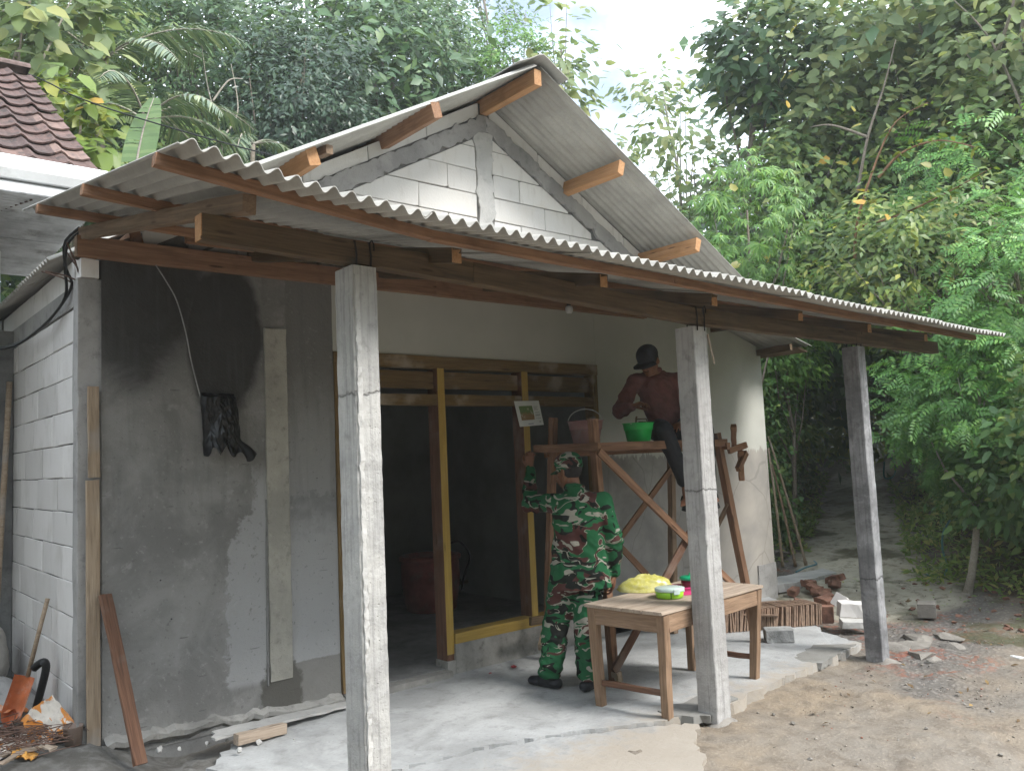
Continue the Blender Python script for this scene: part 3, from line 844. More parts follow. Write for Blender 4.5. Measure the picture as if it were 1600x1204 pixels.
# rafters
for j in range(7):
    x = 0.10 + j; mm = w_old if j == 0 else w_dark
    ye = -2.33
    dr = 0.078 if j == 0 else 0.105
    p0 = (x - (0.06 if j == 0 else 0), 0.06, zroof(x, 0.06)-0.108); p1 = (x, ye, zroof(x, ye)-dr)
    plank('rafter', pr, p0, p1, 0.055, 0.072 if j == 0 else 0.072, mm, jit=0.002, seg=7, warp=0.008)
    q = MB(); q.box(-0.0275, -0.002, -0.038, 0.0275, 0.002, 0.038)
    if j: obj('rafter_end', bar_mesh(0.004, 0.053, 0.070, 0.002, 1, 0), w_fresh, pr, T(x, ye-0.003, zroof(x, ye)-dr) @ Matrix.Rotation(math.pi/2, 4, 'Z'))
# front beam in two lengths, lashed to the columns
plank('porch_beam', pr, (-0.02, -2.105, 2.506), (1.35, -2.105, 2.470), 0.07, 0.108, w_dark, jit=0.0015, seg=8)
plank('porch_beam', pr, (1.352, -2.105, 2.470), (3.22, -2.105, 2.388), 0.07, 0.108, w_dark, jit=0.0015, seg=8)
plank('porch_beam', pr, (3.224, -2.105, 2.390), (6.76, -2.125, 2.366), 0.07, 0.105, w_dark, jit=0.0015, seg=10)
obj('beam_end', bar_mesh(0.004, 0.068, 0.106, 0.002, 1, 0), w_fresh, pr, T(-0.023, -2.105, 2.506))
plank('tie_beam', pr, (0.0, -0.032, 2.902), (2.6, -0.032, 2.905), 0.06, 0.125, w_red, seg=8)
plank('tie_beam', pr, (2.603, -0.032, 2.905), (5.16, -0.032, 2.912), 0.06, 0.125, w_red, seg=8)
plank('tie_beam', pr, (5.165, -0.030, 2.945), (6.4, -0.030, 2.93), 0.055, 0.06, w_dark, seg=4)
obj('beam_end', bar_mesh(0.004, 0.058, 0.122, 0.002, 1, 0), w_old, pr, T(-0.003, -0.032, 2.902))
def column(x, y, z0, z1, w, d, m):
    me = bar_mesh(z1-z0, d, w, 0.005, 60, 0.0010)
    return obj('porch_column', me, m, house, T(x+w/2, y+d/2, (z0+z1)/2) @ Matrix.Rotation(-math.pi/2, 4, 'Y') )
def mat_column(name, a, b):
    g = G(name); v = g.co(True)
    n1 = g.noise(v, 2.4, 6, 0.65, 0.4); n2 = g.noise(v, 16, 5, 0.65); st = g.noise(g.map(v, (1.0, 26, 26)), 2.0, 4, 0.6); n3 = g.noise(v, 80, 3)
    c = g.mix(g.range(n1, 0.36, 0.64), a, b)
    c = g.mix(g.range(st, 0.46, 0.70, 0, 0.6), c, tuple(x*0.6 for x in b))
    c = g.mix(g.range(n2, 0.5, 0.72, 0, 0.6), c, tuple(x*0.62 for x in b))
    c = g.mix(g.range(n2, 0.25, 0.42, 0.5, 0), c, tuple(min(.7, x*1.25) for x in a))
    x = g.sep(v)[0]; w = g.m('FRACT', g.m('ADD', g.m('MULTIPLY', x, 0.52), g.m('MULTIPLY', n2, 0.05)))
    crack = g.range(g.m('ABSOLUTE', g.m('SUBTRACT', w, 0.5)), 0.0, 0.006, 0.7, 0)
    c = g.mix(crack, c, tuple(x_*0.35 for x_ in b))
    mud = g.noise(v, 5, 5, 0.7)
    pit = g.vor(v, 34); pm = g.range(g.m('ADD', pit, g.m('MULTIPLY', n2, 0.22)), 0.12, 0.24, 0.45, 0)
    c = g.mix(g.m('MULTIPLY', pm, g.range(n1, 0.45, 0.6)), c, tuple(x_*0.4 for x_ in b))
    h = g.m('ADD', g.m('MULTIPLY', n2, 0.9), g.m('ADD', g.m('MULTIPLY', st, 0.4), g.m('MULTIPLY', n3, 0.3)))
    h = g.m('SUBTRACT', h, g.m('ADD', pm, crack))
    return g.out(c, 0.9, g.bump(h, 0.7, 0.012), 0.2)
m_col1 = mat_column('formed_concrete', (0.46, 0.45, 0.43), (0.36, 0.355, 0.345)); m_col2 = mat_column('trowelled_concrete', (0.42, 0.41, 0.40), (0.33, 0.32, 0.31)); m_col3 = mat_column('mottled_dark_concrete', (0.34, 0.34, 0.345), (0.17, 0.17, 0.175))
col1 = column(0.645, -2.155, -0.35, 2.425, 0.128, 0.165, m_col1)
q = MB(); q.box(0.6445, -2.163, -0.35, 0.672, -2.150, 2.40)
st = bar_mesh(2.7, 0.012, 0.022, 0.002, 110, 0.0022); obj('mortar_seam', st, m_conc_l, col1, T(0.664, -2.159, 1.03) @ Matrix.Rotation(-math.pi/2, 4, 'Y'))
col2 = column(3.118, -2.145, -0.30, 2.318, 0.142, 0.15, m_col2)
col3 = column(5.225, -2.165, -0.40, 2.30, 0.115, 0.14, m_col3)
col3['label'] = 'thin dark grey porch column by the dirt road'
# splash of mortar at the foot of two columns
def heap(name, cx, cy, z, rx, ry, h, m, parent, seed, n=26):
    v = []; f = []; r_ = 7
    for i in range(r_):
        t = i/(r_-1)
        for k in range(n):
            a = 2*math.pi*k/n; rr_ = t*(1+0.35*float(fbm(math.cos(a)*1.7+seed, math.sin(a)*1.7, 0, 3, seed)))
            x = cx+rx*rr_*math.cos(a); y = cy+ry*rr_*math.sin(a)
            v.append((x-cx, y-cy, h*(1-t**1.5)*(1+0.5*float(fbm(x*7, y*7, 0, 3, seed))) - 0.05*t*t))
    for i in range(r_-1):
        for k in range(n): f.append((i*n+k, (i+1)*n+k, (i+1)*n+(k+1) % n, i*n+(k+1) % n))
    f.append(tuple(range(n)))
    return obj(name, mesh(name, v, f, True), m, parent, T(cx, cy, z))
m_rough = concrete('rough_mortar', (0.27, 0.25, 0.225), (0.17, 0.155, 0.135), bump=0.9)
heap('column_footing', 5.28, -2.17, -0.26, 0.30, 0.26, 0.09, m_rough, col3, 3)
heap('column_footing', 3.2, -2.12, -0.195, 0.20, 0.15, 0.05, m_rough, col2, 8)
# wire lashings
for (x, zc) in ((0.70, 2.475), (3.19, 2.385), (5.27, 2.372)):
    q = MB()
    for o_ in (-0.03, 0.045):
        zt = zc+0.062; zb = zc-0.062
        q.tube([(x+o_, -2.146, zb-0.03), (x+o_+0.004, -2.148, zc), (x+o_-0.003, -2.146, zt), (x+o_, -2.10, zt+0.008), (x+o_+0.01, -2.065, zt), (x+o_, -2.064, zb-0.03)], 0.0045, 6)
    q.tube([(x+0.045, -2.146, zt), (x+0.052, -2.152, zt+0.012), (x+0.062, -2.152, zt-0.004), (x+0.064, -2.150, zt-0.035)], 0.0045, 6)
    hpart('wire_lashing', q, m_wire, pr)
plank('splinter', col2, (3.262, -2.150, 2.275), (3.292, -2.165, 2.08), 0.006, 0.018, w_tabtop, (1,0,0), taper=0.5)
# bare reinforcing bars poking out above the left wall
q = MB()
for a, b in (((0.06,0.10,2.70),(-0.05,-0.02,2.92)), ((0.07,0.08,2.70),(-0.02,0.13,2.90)), ((0.06,0.06,2.70),(-0.14,0.10,2.76)), ((0.05,0.12,2.69),(-0.12,0.30,2.80))):
    q.tube([a, tuple((Vector(a)+Vector(b))/2+Vector((0.005,0,0.01))), b], 0.005, 6)
hpart('reinforcing_bars', q, m_steel)

# ------------------------------------------------------------------ vegetation
def leaf_mat(name, a, b, hi, hi_p=0.12, rough=0.45, trans=0.28, spec=0.4):
    g = G(name); v = g.co(); r = g.isl()
    n = g.noise(v, 0.9, 3)
    c = g.ramp(r, [(0.0, a), (0.55, b), (1.0-hi_p, tuple((x+y)/2 for x, y in zip(b, hi))), (1.0, hi)])
    c = g.mix(g.range(n, 0.35, 0.65, 0, 0.5), c, tuple(x*0.75 for x in a))
    p = g.new('ShaderNodeBsdfPrincipled', {'Base Color': c, 'Roughness': rough, 'Specular IOR Level': spec})
    tr = g.new('ShaderNodeBsdfTranslucent', {'Color': g.mix(0.5, c, (0.16, 0.22, 0.03), 'ADD')})
    mx = g.new('ShaderNodeMixShader', {'Fac': trans}); g.t.links.new(p.outputs[0], mx.inputs[1]); g.t.links.new(tr.outputs[0], mx.inputs[2])
    o = g.new('ShaderNodeOutputMaterial'); g.t.links.new(mx.outputs[0], o.inputs['Surface'])
    return g.mat
lm_dark = leaf_mat('dark_leaf', (0.040, 0.091, 0.040), (0.077, 0.155, 0.062), (0.184, 0.256, 0.091), 0.08)
lm_deep = leaf_mat('deep_green_leaf', (0.020, 0.048, 0.027), (0.037, 0.080, 0.043), (0.075, 0.125, 0.056), 0.05, 0.35, 0.18, 0.5)
lm_mid = leaf_mat('mid_leaf', (0.070, 0.130, 0.036), (0.115, 0.195, 0.050), (0.25, 0.28, 0.07), 0.14, 0.45, 0.34)
lm_teak = leaf_mat('broad_leaf', (0.140, 0.195, 0.088), (0.205, 0.270, 0.110), (0.38, 0.37, 0.13), 0.14, 0.55, 0.40)
lm_lime = leaf_mat('lime_leaf', (0.094, 0.154, 0.024), (0.165, 0.237, 0.039), (0.374, 0.352, 0.055), 0.14)
lm_fresh = leaf_mat('fresh_leaf', (0.083, 0.192, 0.047), (0.141, 0.292, 0.060), (0.283, 0.416, 0.083), 0.15)
lm_fern = leaf_mat('feather_leaf', (0.071, 0.191, 0.044), (0.120, 0.300, 0.059), (0.240, 0.420, 0.090), 0.15)
lm_vine = leaf_mat('vine_leaf', (0.069, 0.158, 0.053), (0.131, 0.262, 0.078), (0.367, 0.447, 0.117), 0.06)
lm_palm = leaf_mat('palm_leaflet', (0.072, 0.123, 0.065), (0.123, 0.181, 0.102), (0.290, 0.319, 0.145), 0.15, 0.4, 0.15, 0.5)
lm_yellow = leaf_mat('yellowing_leaf', (0.220, 0.220, 0.033), (0.440, 0.330, 0.044), (0.600, 0.330, 0.055), 0.3)
lm_moss = leaf_mat('bank_fern', (0.120, 0.207, 0.048), (0.217, 0.326, 0.074), (0.479, 0.435, 0.153), 0.2)
lm_litter = leaf_mat('leaf_litter', (0.099, 0.066, 0.039), (0.176, 0.116, 0.061), (0.308, 0.209, 0.088), 0.2, 0.8, 0.05, 0.1)
m_bark = wood('bark', (0.26, 0.22, 0.175), (0.15, 0.125, 0.10), stain=(0.09, 0.10, 0.06))
m_bark_l = wood('pale_bark', (0.42, 0.38, 0.32), (0.30, 0.27, 0.22), stain=(0.2, 0.2, 0.16))

def nrmz(a): return a/np.maximum(1e-9, np.linalg.norm(a, axis=1, keepdims=True))
def leaf_arrays(pos, d, nrm, L, wr, big=False, droop=0.12, fold=0.18):
    N = len(pos); d = nrmz(d); s = nrmz(np.cross(d, nrm)); u = np.cross(s, d)
    L = np.broadcast_to(np.asarray(L, float).reshape(-1, 1), (N, 1)); wr = np.broadcast_to(np.asarray(wr, float).reshape(-1, 1), (N, 1))
    def pt(t, w, sgn):
        p = pos + d*L*t + s*(L*wr*w*sgn) + u*(L*wr*abs(w)*fold*(1 if sgn else 0))
        p = p.copy(); p[:, 2] -= (L*droop*t*t)[:, 0]; return p
    if not big:
        V = np.stack([pt(0,0,0), pt(.45,.5,-1), pt(.45,0,0), pt(.45,.5,1), pt(1,0,0)], 1)
        F = np.array([(0,2,1),(0,3,2),(1,2,4),(2,3,4)])
    else:
        V = np.stack([pt(0,0,0), pt(.22,.46,-1), pt(.22,0,0), pt(.22,.46,1), pt(.62,.40,-1), pt(.62,0,0), pt(.62,.40,1), pt(1,0,0)], 1)
        F = np.array([(0,2,1),(0,3,2),(1,2,5),(1,5,4),(2,3,6),(2,6,5),(4,5,7),(5,6,7)])
    k = V.shape[1]
    Fa = (F[None] + (np.arange(N)*k)[:, None, None]).reshape(-1, 3)
    return V.reshape(-1, 3), Fa
def join(parts):
    vs, fs, o = [], [], 0
    for v, f in parts: vs.append(v); fs.append(f+o); o += len(v)
    return np.concatenate(vs), np.concatenate(fs)

def clump_points(R, nc, r, shell=0.55, flat=1.0, lobes=0.35):
    """clump centres inside an uneven ellipsoid, mostly near its surface"""
    d = nrmz(r.normal(size=(nc, 3))); rad = shell + (1-shell)*r.random(nc)**0.6
    seed = int(r.integers(1000))
    bump = 1 + lobes*2*fbm(d[:,0]*1.6+5, d[:,1]*1.6, d[:,2]*1.6, 3, seed)
    return d*(rad*bump)[:, None]*np.array(R), d
def leafy(R, nc, nl, L, wr, seed, kind='simple', shell=0.5, spread=0.24, up=0.9, big=False, droop=0.15, jitL=0.35):
    r = np.random.default_rng(seed)
    c, out = clump_points(R, nc, r, shell)
    k = r.integers(max(1, int(nl*0.5)), int(nl*1.5)+1, nc)
    ci = np.repeat(np.arange(nc), k); N = len(ci)
    rr_ = spread*np.array(R).mean()*(0.6+0.8*r.random(nc))[ci]
    g_ = r.normal(size=(N, 3))*0.55; g_[:, 2] *= 0.7
    pos = c[ci] + g_*rr_[:, None]
    o2 = nrmz(out[ci]*0.7 + g_*0.8)
    nrm = nrmz(np.array([-0.38*up, -0.52*up, 0.80*up]) + o2*0.40 + r.normal(size=(N, 3))*0.38)
    d = o2*0.8 + r.normal(size=(N, 3))*0.6 + np.array([0, 0, -0.25])
    d = nrmz(d - nrm*(d*nrm).sum(1, keepdims=True))
    Ls = L*(1-jitL/2+jitL*r.random(N))*(0.75+0.5*r.random(nc))[ci]
    if kind == 'simple':
        return leaf_arrays(pos, d, nrm, Ls, wr, big, droop)
    if kind == 'palmate':                      # leaf = 7 drooping leaflets round a petiole tip
        a = np.array([-2.3, -1.5, -0.75, 0, 0.75, 1.5, 2.3]); s = np.cross(d, nrm); P = []
        for q, t in enumerate(a):
            dd = d*math.cos(t) + s*math.sin(t) - nrm*0.25
            P.append(leaf_arrays(pos, dd, nrm, Ls*(1-0.10*abs(t)), wr, False, 0.35))
        return join(P)
    if kind == 'pinnate':                      # frond with paired leaflets
        P = []; s = np.cross(d, nrm); m_ = 7
        for q in range(m_):
            t = (q+0.6)/m_
            base = pos + d*(Ls*3.2*t)[:, None]; base[:, 2] -= Ls*3.2*0.28*t*t
            w = Ls*(1-0.55*abs(t-0.4))
            for sg in (-1, 1):
                P.append(leaf_arrays(base, s*sg + d*0.45 - np.array([0,0,0.15]), nrm, w, wr, False, 0.15, 0.1))
        P.append(leaf_arrays(pos + d*(Ls*3.0)[:, None] - np.array([0,0,0.25])*Ls[:, None], d, nrm, Ls, wr, False, 0.2))
        return join(P)

def limbs(base, top, R, c, seed, r0, n=6, bend=0.12, gnarl=1.0, m=None, trunk_frac=0.75):
    """trunk from base to the crown, limbs out to n points of the crown"""
    r = random.Random(seed); q = MB()
    b, t = Vector(base), Vector(top); H = (t-b).length
    ax = Vector((r.gauss(0, 1), r.gauss(0, 1), 0)).normalized()*bend*H
    pts = []; rad = []
    for i in range(9):
        u = i/8; p = b.lerp(t, u) + ax*math.sin(math.pi*u)*0.6 + Vector((r.gauss(0, .012), r.gauss(0, .012), 0))*H*0.5*gnarl*(0 if i == 0 else 1)
        pts.append(p); rad.append(r0*(1.25 if i == 0 else 1)*(1-0.72*u))
    q.tube(pts, rad, 8)
    for k in range(n):
        u = r.uniform(0.45, 0.95); p = pts[int(u*8)]; rr_ = rad[int(u*8)]*0.6
        d = Vector((r.gauss(0,1), r.gauss(0,1), r.gauss(0.25,0.6))).normalized()
        e = Vector(c) + Vector((d.x*R[0], d.y*R[1], d.z*R[2]))*0.8
        m1 = p.lerp(e, 0.5) + Vector((r.gauss(0,.08), r.gauss(0,.08), r.uniform(-.15,.1)))*R[0]
        q.tube([p, p.lerp(m1, 0.5)+Vector((0,0,0.03*R[2])), m1, m1.lerp(e, 0.6)+Vector((0,0,-0.03)), e], [rr_, rr_*0.8, rr_*0.6, rr_*0.4, rr_*0.15], 6)
        if r.random() < 0.7:
            e2 = m1 + Vector((r.gauss(0,.3)*R[0], r.gauss(0,.3)*R[1], r.uniform(-.1,.4)*R[2]))
            q.tube([m1, m1.lerp(e2, 0.5)+Vector((0.02,0,0.03)), e2], [rr_*0.45, rr_*0.3, rr_*0.1], 5)
    return q
def tree(name, label, cat, c, R, lm, L, wr, nc, nl, seed, base=None, r0=0.10, n=7, group=None, bark=None, trunk=True, **kw):
    cx, cy, cz = c
    b = base or (cx + (seed % 5 - 2)*0.12, cy + (seed % 3 - 1)*0.15)
    zb = hz(*b)
    t = thing(name, label, cat, (b[0], b[1], zb), group)
    v, f = leafy(R, nc, nl, L, wr, seed, **kw)
    obj('crown', mesh('crown', v, f), lm, t, T(cx, cy, cz))
    if trunk:
        q = limbs((b[0], b[1], zb-0.1), (cx, cy, cz + R[2]*0.35), R, c, seed, r0, n)
        o = q.build('trunk', bark or m_bark, t, IDM, True)
    return t

GV = 'trees on the slope behind the house'
tree('tree', 'thin tree with broad yellow green leaves behind the tiled roof, upper left', 'tree', (1.03,7.41,7.6), (1.15,1.15,1.25), lm_teak, 0.26, 0.72, 70, 9, 11, big=True, r0=0.05, group=GV, shell=0.3)
tree('tree', 'feathery yellow green tree top cut by the upper left corner', 'tree', (1.6,10.2,9.6), (2.1,2.0,1.5), lm_mid, 0.13, 0.42, 130, 40, 12, group=GV)
tree('leafy_shrub', 'yellow lime shrub with big leaves just right of the tiled roof', 'shrub', (1.25,5.42,5.6), (0.55,0.6,0.85), lm_lime, 0.23, 0.62, 46, 7, 13, big=True, r0=0.04, base=(1.3,5.6), shell=0.3)
tree('tree', 'large dark tree with bare brown twigs, left of the darkest tree', 'tree', (4.49,10.9,9.5), (1.9,1.9,2.3), lm_dark, 0.15, 0.42, 170, 55, 14, group=GV, n=12, r0=0.14)
tree('tree', 'bushy green tree low behind the palm fronds', 'tree', (3.6,8.6,6.3), (1.3,1.2,1.2), lm_mid, 0.13, 0.42, 90, 45, 15, group=GV)
tree('tree', 'darkest dense glossy tree above the left slope of the gable roof', 'tree', (5.96,8.9,8.5), (1.45,1.4,1.75), lm_deep, 0.135, 0.40, 190, 62, 16, group=GV, shell=0.4)
tree('tree', 'mid green tree with forked trunk above the left rafters of the gable', 'tree', (9.3,10.2,10.7), (2.0,1.9,1.9), lm_dark, 0.16, 0.42, 170, 55, 17, group=GV, r0=0.15, n=11)
tree('tree', 'wide dark tree crown along the top edge, left of the sky', 'tree', (9.2,13.6,13.2), (3.4,3.0,2.2), lm_deep, 0.18, 0.42, 210, 55, 18, group=GV, r0=0.2)
tree('tree', 'bright light green feathery tree top just left of the roof ridge', 'tree', (10.7,7.98,10.1), (1.0,0.95,1.1), lm_fresh, 0.11, 0.40, 110, 50, 19, group=GV, r0=0.07)
tree('tree', 'thin sparse tree against pale sky at the top, left of the ridge', 'tree', (12.1,10.7,13.0), (1.5,1.4,1.5), lm_dark, 0.15, 0.42, 60, 22, 20, group=GV, shell=0.2, n=12)
tree('tree', 'tall open tree with big hanging leaves right behind the roof ridge', 'tree', (11.5,7.35,9.7), (0.85,0.85,2.6), lm_teak, 0.26, 0.6, 62, 9, 21, group=GV, big=True, shell=0.2, n=12, r0=0.08)
tree('slender_tree', 'slender pale stemmed tree alone against the white sky', 'tree', (17.68,9.41,11.3), (1.35,1.35,2.0), lm_teak, 0.26, 0.58, 70, 7, 22, group=GV, big=True, base=(17.5,9.7), bark=m_bark_l, shell=0.25, r0=0.09, n=10)
tree('tree', 'mixed green tree below the white sky, right of the gable roof edge', 'tree', (11.6,5.2,5.3), (1.5,1.3,1.5), lm_mid, 0.15, 0.45, 110, 40, 23, group=GV, n=9)
tree('tree', 'loose leaved tree peeping over the right slope of the gable roof', 'tree', (12.69,7.4,7.4), (1.0,1.0,1.7), lm_teak, 0.22, 0.55, 80, 10, 24, group=GV, big=True, shell=0.3)
tree('tree', 'thin brownish tree between the sky gap and the big round leaved tree', 'tree', (13.58,5.1,6.6), (1.1,1.1,1.8), lm_teak, 0.22, 0.6, 90, 10, 25, group=GV, big=True, shell=0.25, n=10)
tree('tree', 'largest tree on the right with round grey green leaves filling the upper right', 'tree', (14.0,1.3,8.0), (2.6,2.75,2.8), lm_teak, 0.21, 0.74, 430, 20, 26, group=GV, big=True, r0=0.16, n=16, base=(14.8,-0.3), shell=0.35)
tree('tree', 'bluish dark tree top beside the white sky at upper right', 'tree', (12.46,2.72,8.9), (1.15,1.15,1.55), lm_dark, 0.22, 0.62, 120, 13, 27, group=GV, big=True, r0=0.09, base=(12.4,5.2))
tree('tree', 'round leaved tree with thin bare branches in the upper right corner', 'tree', (12.3,-1.6,7.2), (1.4,1.5,1.9), lm_teak, 0.19, 0.72, 110, 11, 28, group=GV, big=True, n=14, shell=0.3)
tree('cassava_bush', 'bright green bush of drooping fingered leaves right of the gable roof', 'bush', (8.95,1.15,4.45), (0.85,0.85,1.25), lm_fresh, 0.135, 0.26, 90, 9, 29, kind='palmate', base=(9.0,1.3), r0=0.05, shell=0.4)
tree('arching_shrub', 'yellow green shrub with long arching brown stems above the porch roof end', 'shrub', (9.45,-0.75,3.75), (1.35,1.2,0.95), lm_lime, 0.105, 0.5, 110, 18, 30, r0=0.05, n=14, base=(10.2,-1.35), shell=0.25)
tree('leafy_shrub', 'mid green shrub mass behind the arching stems', 'shrub', (10.3,-0.9,3.7), (1.6,1.4,1.3), lm_mid, 0.12, 0.42, 150, 40, 31, r0=0.06)
tree('feather_leaf_tree', 'fresh green feather leaved tree at the right edge above the porch roof tip', 'tree', (8.9,-2.15,3.25), (0.75,0.8,0.95), lm_fern, 0.075, 0.42, 80, 7, 32, kind='pinnate', r0=0.05, base=(9.2,-2.4), shell=0.35)
tree('feather_leaf_tree', 'dark feather leaved tree behind the arching shrub', 'tree', (11.0,-1.2,4.9), (1.1,1.2,1.1), lm_fern, 0.085, 0.42, 110, 8, 33, kind='pinnate', r0=0.06)
tree('vine_hedge', 'tall wall of small leaved vine hedge left of the path, beside the painted wall', 'hedge', (9.15,1.95,1.80), (0.90,0.85,1.80), lm_vine, 0.085, 0.52, 210, 60, 34, r0=0.05, base=(9.2,2.0), shell=0.6, spread=0.2, up=0.5)
tree('vine_hedge', 'lower dark leafy hedge foot behind the leaning bamboo poles', 'hedge', (9.35,1.75,0.60), (0.62,0.62,0.80), lm_vine, 0.10, 0.52, 110, 45, 35, trunk=False, base=(9.35,1.8), shell=0.5, up=0.5)
tree('vine_hedge', 'second stretch of hedge running up along the path', 'hedge', (10.4,2.8,1.9), (1.0,0.9,1.6), lm_vine, 0.095, 0.5, 150, 45, 36, r0=0.05, base=(10.7,2.5), shell=0.6, up=0.5)
tree('leafy_shrub', 'light topped shrub over the hedge under the porch roof line', 'shrub', (9.75,1.35,3.15), (0.95,0.8,0.75), lm_fresh, 0.10, 0.42, 120, 45, 37, r0=0.04)
tree('feather_leaf_shrub', 'big dark feathery shrub right of the thin porch column', 'shrub', (8.85,-1.70,1.95), (0.85,0.80,1.0), lm_fern, 0.072, 0.42, 190, 8, 38, kind='pinnate', r0=0.045, base=(8.2,-1.62), shell=0.45, bark=m_bark_l)
tree('leafy_shrub', 'dark broad leaved shrub low on the right bank', 'shrub', (8.45,-2.25,1.15), (0.70,0.62,0.70), lm_vine, 0.14, 0.5, 120, 18, 39, big=True, trunk=False, base=(8.4,-2.3), up=0.6)
tree('leafy_shrub', 'shaded leafy shrub along the right side of the path', 'shrub', (10.05,-1.35,1.35), (0.75,0.65,1.0), lm_vine, 0.12, 0.48, 130, 30, 40, trunk=False, base=(10.05,-1.4), up=0.6)
tree('leafy_shrub', 'green shrub at the right edge of the photo beyond the gravel', 'shrub', (7.95,-2.95,1.55), (0.55,0.55,1.25), lm_mid, 0.10, 0.46, 110, 35, 41, r0=0.03, base=(8.3,-3.1), up=0.6)
tree('leafy_shrub', 'broad yellow leaved plants at the far end of the path', 'shrub', (19.5,5.3,2.9), (2.2,1.9,1.9), lm_lime, 0.26, 0.4, 150, 12, 42, big=True, trunk=False, base=(19.7,5.3))
tree('leafy_shrub', 'dark shrubbery closing off the path behind the yellow leaved plants', 'shrub', (21.5,6.4,3.2), (2.6,2.4,2.6), lm_dark, 0.2, 0.45, 170, 36, 142, trunk=False, base=(21.5,6.4))
tree('leafy_shrub', 'shaded bush closing the far left of the path', 'shrub', (17.0,7.3,3.0), (1.6,1.5,1.9), lm_dark, 0.18, 0.45, 110, 30, 43, trunk=False, base=(17.0,7.4))
tree('leafy_shrub', 'shaded bush closing the far right of the path', 'shrub', (13.9,-0.5,2.4), (1.2,0.8,1.5), lm_mid, 0.15, 0.45, 120, 35, 44, trunk=False, base=(13.9,-0.5))
for i, (x, y, rx, rz, lm_, lab) in enumerate((
    (9.85,2.2,.85,1.7,lm_vine,'hedge clump on the left of the path, just past the three bamboo stakes'), (11.6,3.05,.95,1.7,lm_mid,'leafy clump on the left of the path, behind the vine hedge stretch'),
    (13.3,4.4,.95,1.4,lm_vine,'third leafy clump up the left side of the path'), (15.2,5.5,1.1,1.5,lm_mid,'furthest leafy clump on the left side of the path'),
    (11.5,-0.80,.75,1.1,lm_mid,'leafy clump on the right of the path, behind the shaded shrub'), (12.95,-0.15,.8,1.2,lm_vine,'dark leafy clump halfway up the right side of the path'),
    (15.3,0.95,1.0,1.4,lm_mid,'leafy clump high on the right side of the path'), (17.8,2.2,1.2,1.6,lm_vine,'furthest leafy clump on the right side of the path'))):
    tree('leafy_shrub', lab, 'shrub', (x, y, hz(x, y)+rz*0.75), (rx, rx, rz), lm_, 0.11, 0.48, 130, 36, 60+i, trunk=False, base=(x, y), shell=0.5, up=0.6)
# trees outside the frame that close the clearing
tree('tree', 'dark tree standing left of the neighbouring house', 'tree', (-5.5,7.5,6.0), (2.4,2.4,3.0), lm_dark, 0.2, 0.45, 150, 40, 45, r0=0.16)
tree('tree', 'mid green tree filling the gap below the big round leaved tree', 'tree', (12.6,-1.6,5.0), (1.7,1.9,2.1), lm_mid, 0.16, 0.45, 190, 36, 46, r0=0.08, base=(13.2,-2.6))
tree('tree', 'green tree between the cassava bush and the big round leaved tree', 'tree', (12.2,1.6,5.6), (1.4,1.4,1.6), lm_mid, 0.16, 0.5, 150, 30, 47, r0=0.08, base=(12.0,3.9))
tree('tree', 'second round leaved tree cut by the top edge beyond the largest one', 'tree', (14.6,-1.2,8.8), (2.4,2.5,2.6), lm_teak, 0.20, 0.75, 300, 18, 48, r0=0.16, big=True, shell=0.35)
tree('tree', 'pale green tree low between the palms and the dark glossy tree', 'tree', (5.6,9.6,6.2), (1.2,1.2,1.3), lm_fresh, 0.13, 0.42, 90, 40, 49, r0=0.08)

# palms and banana -------------------------------------------------------
def frond_set(name, label, base, crown_z, fronds, seed, L=1.9, stem_r=0.09, group=None):
    r = np.random.default_rng(seed)
    t = thing(name, label, 'palm', (base[0], base[1], hz(*base)), group)
    top = Vector((base[0], base[1], crown_z))
    q = MB(); z0 = hz(*base)-0.1
    q.tube([(base[0]+0.12*math.sin(i*0.7), base[1]+0.1*math.sin(i*0.5+1), z0+(crown_z-z0)*i/8) for i in range(9)], [stem_r*(1.3-0.5*i/8) for i in range(9)], 9)
    trunk_top = Vector(q.v[-9]) ; trunk_top = Vector((base[0]+0.12*math.sin(8*0.7), base[1]+0.1*math.sin(8*0.5+1), crown_z))
    q.build('trunk', m_bark, t, IDM, True)
    for (az, el, ln) in fronds:
        a = math.radians(az); e = math.radians(el)
        P = []; d = Vector((math.sin(a)*math.cos(e), math.cos(a)*math.cos(e), math.sin(e))); p = trunk_top.copy()
        n = 40; pts = []
        for i in range(n+1):
            pts.append(p.copy()); p = p + d*(ln/n); d = (d + Vector((0,0,-0.058/max(ln,1)*1.3))).normalized()
        q = MB(); q.tube(pts[::4], [0.018*(1-0.85*i/len(pts[::4])) for i in range(len(pts[::4]))], 5)
        base_p, dirs, nr, Ls = [], [], [], []
        for i in range(4, n+1):
            d = (pts[i]-pts[i-1]).normalized(); s = d.cross(Vector((0,0,1))).normalized(); u = s.cross(d)
            w = math.sin(math.pi*min(1, (i-2)/n*0.95+0.06))**0.6
            for sg in (-1, 1):
                base_p.append(pts[i]); jj = r.normal(0, 0.09, 3)
                dirs.append(Vector((s*sg*1.0 + d*0.7 + Vector((0,0,-0.35)) + u*0.2)) + Vector(jj)); nr.append(u + s*sg*0.3); Ls.append(0.50*w*ln/1.9*(0.85+0.3*r.random()))
        v, f = leaf_arrays(np.array(base_p), np.array(dirs), np.array(nr), np.array(Ls), 0.105, True, 0.35, 0.15)
        fo = obj('frond', mesh('frond', v, f), lm_palm, t, IDM)
        q.build('midrib', m_bark_l, fo, IDM, True)
    return t
frond_set('palm', 'palm with long drooping fronds behind the tiled roof', (2.3,8.3), 8.0, [(200,55,2.3),(120,45,2.3),(70,50,2.4),(260,40,2.0),(160,25,2.0),(300,60,2.0),(20,40,2.0),(230,15,1.7)], 3)
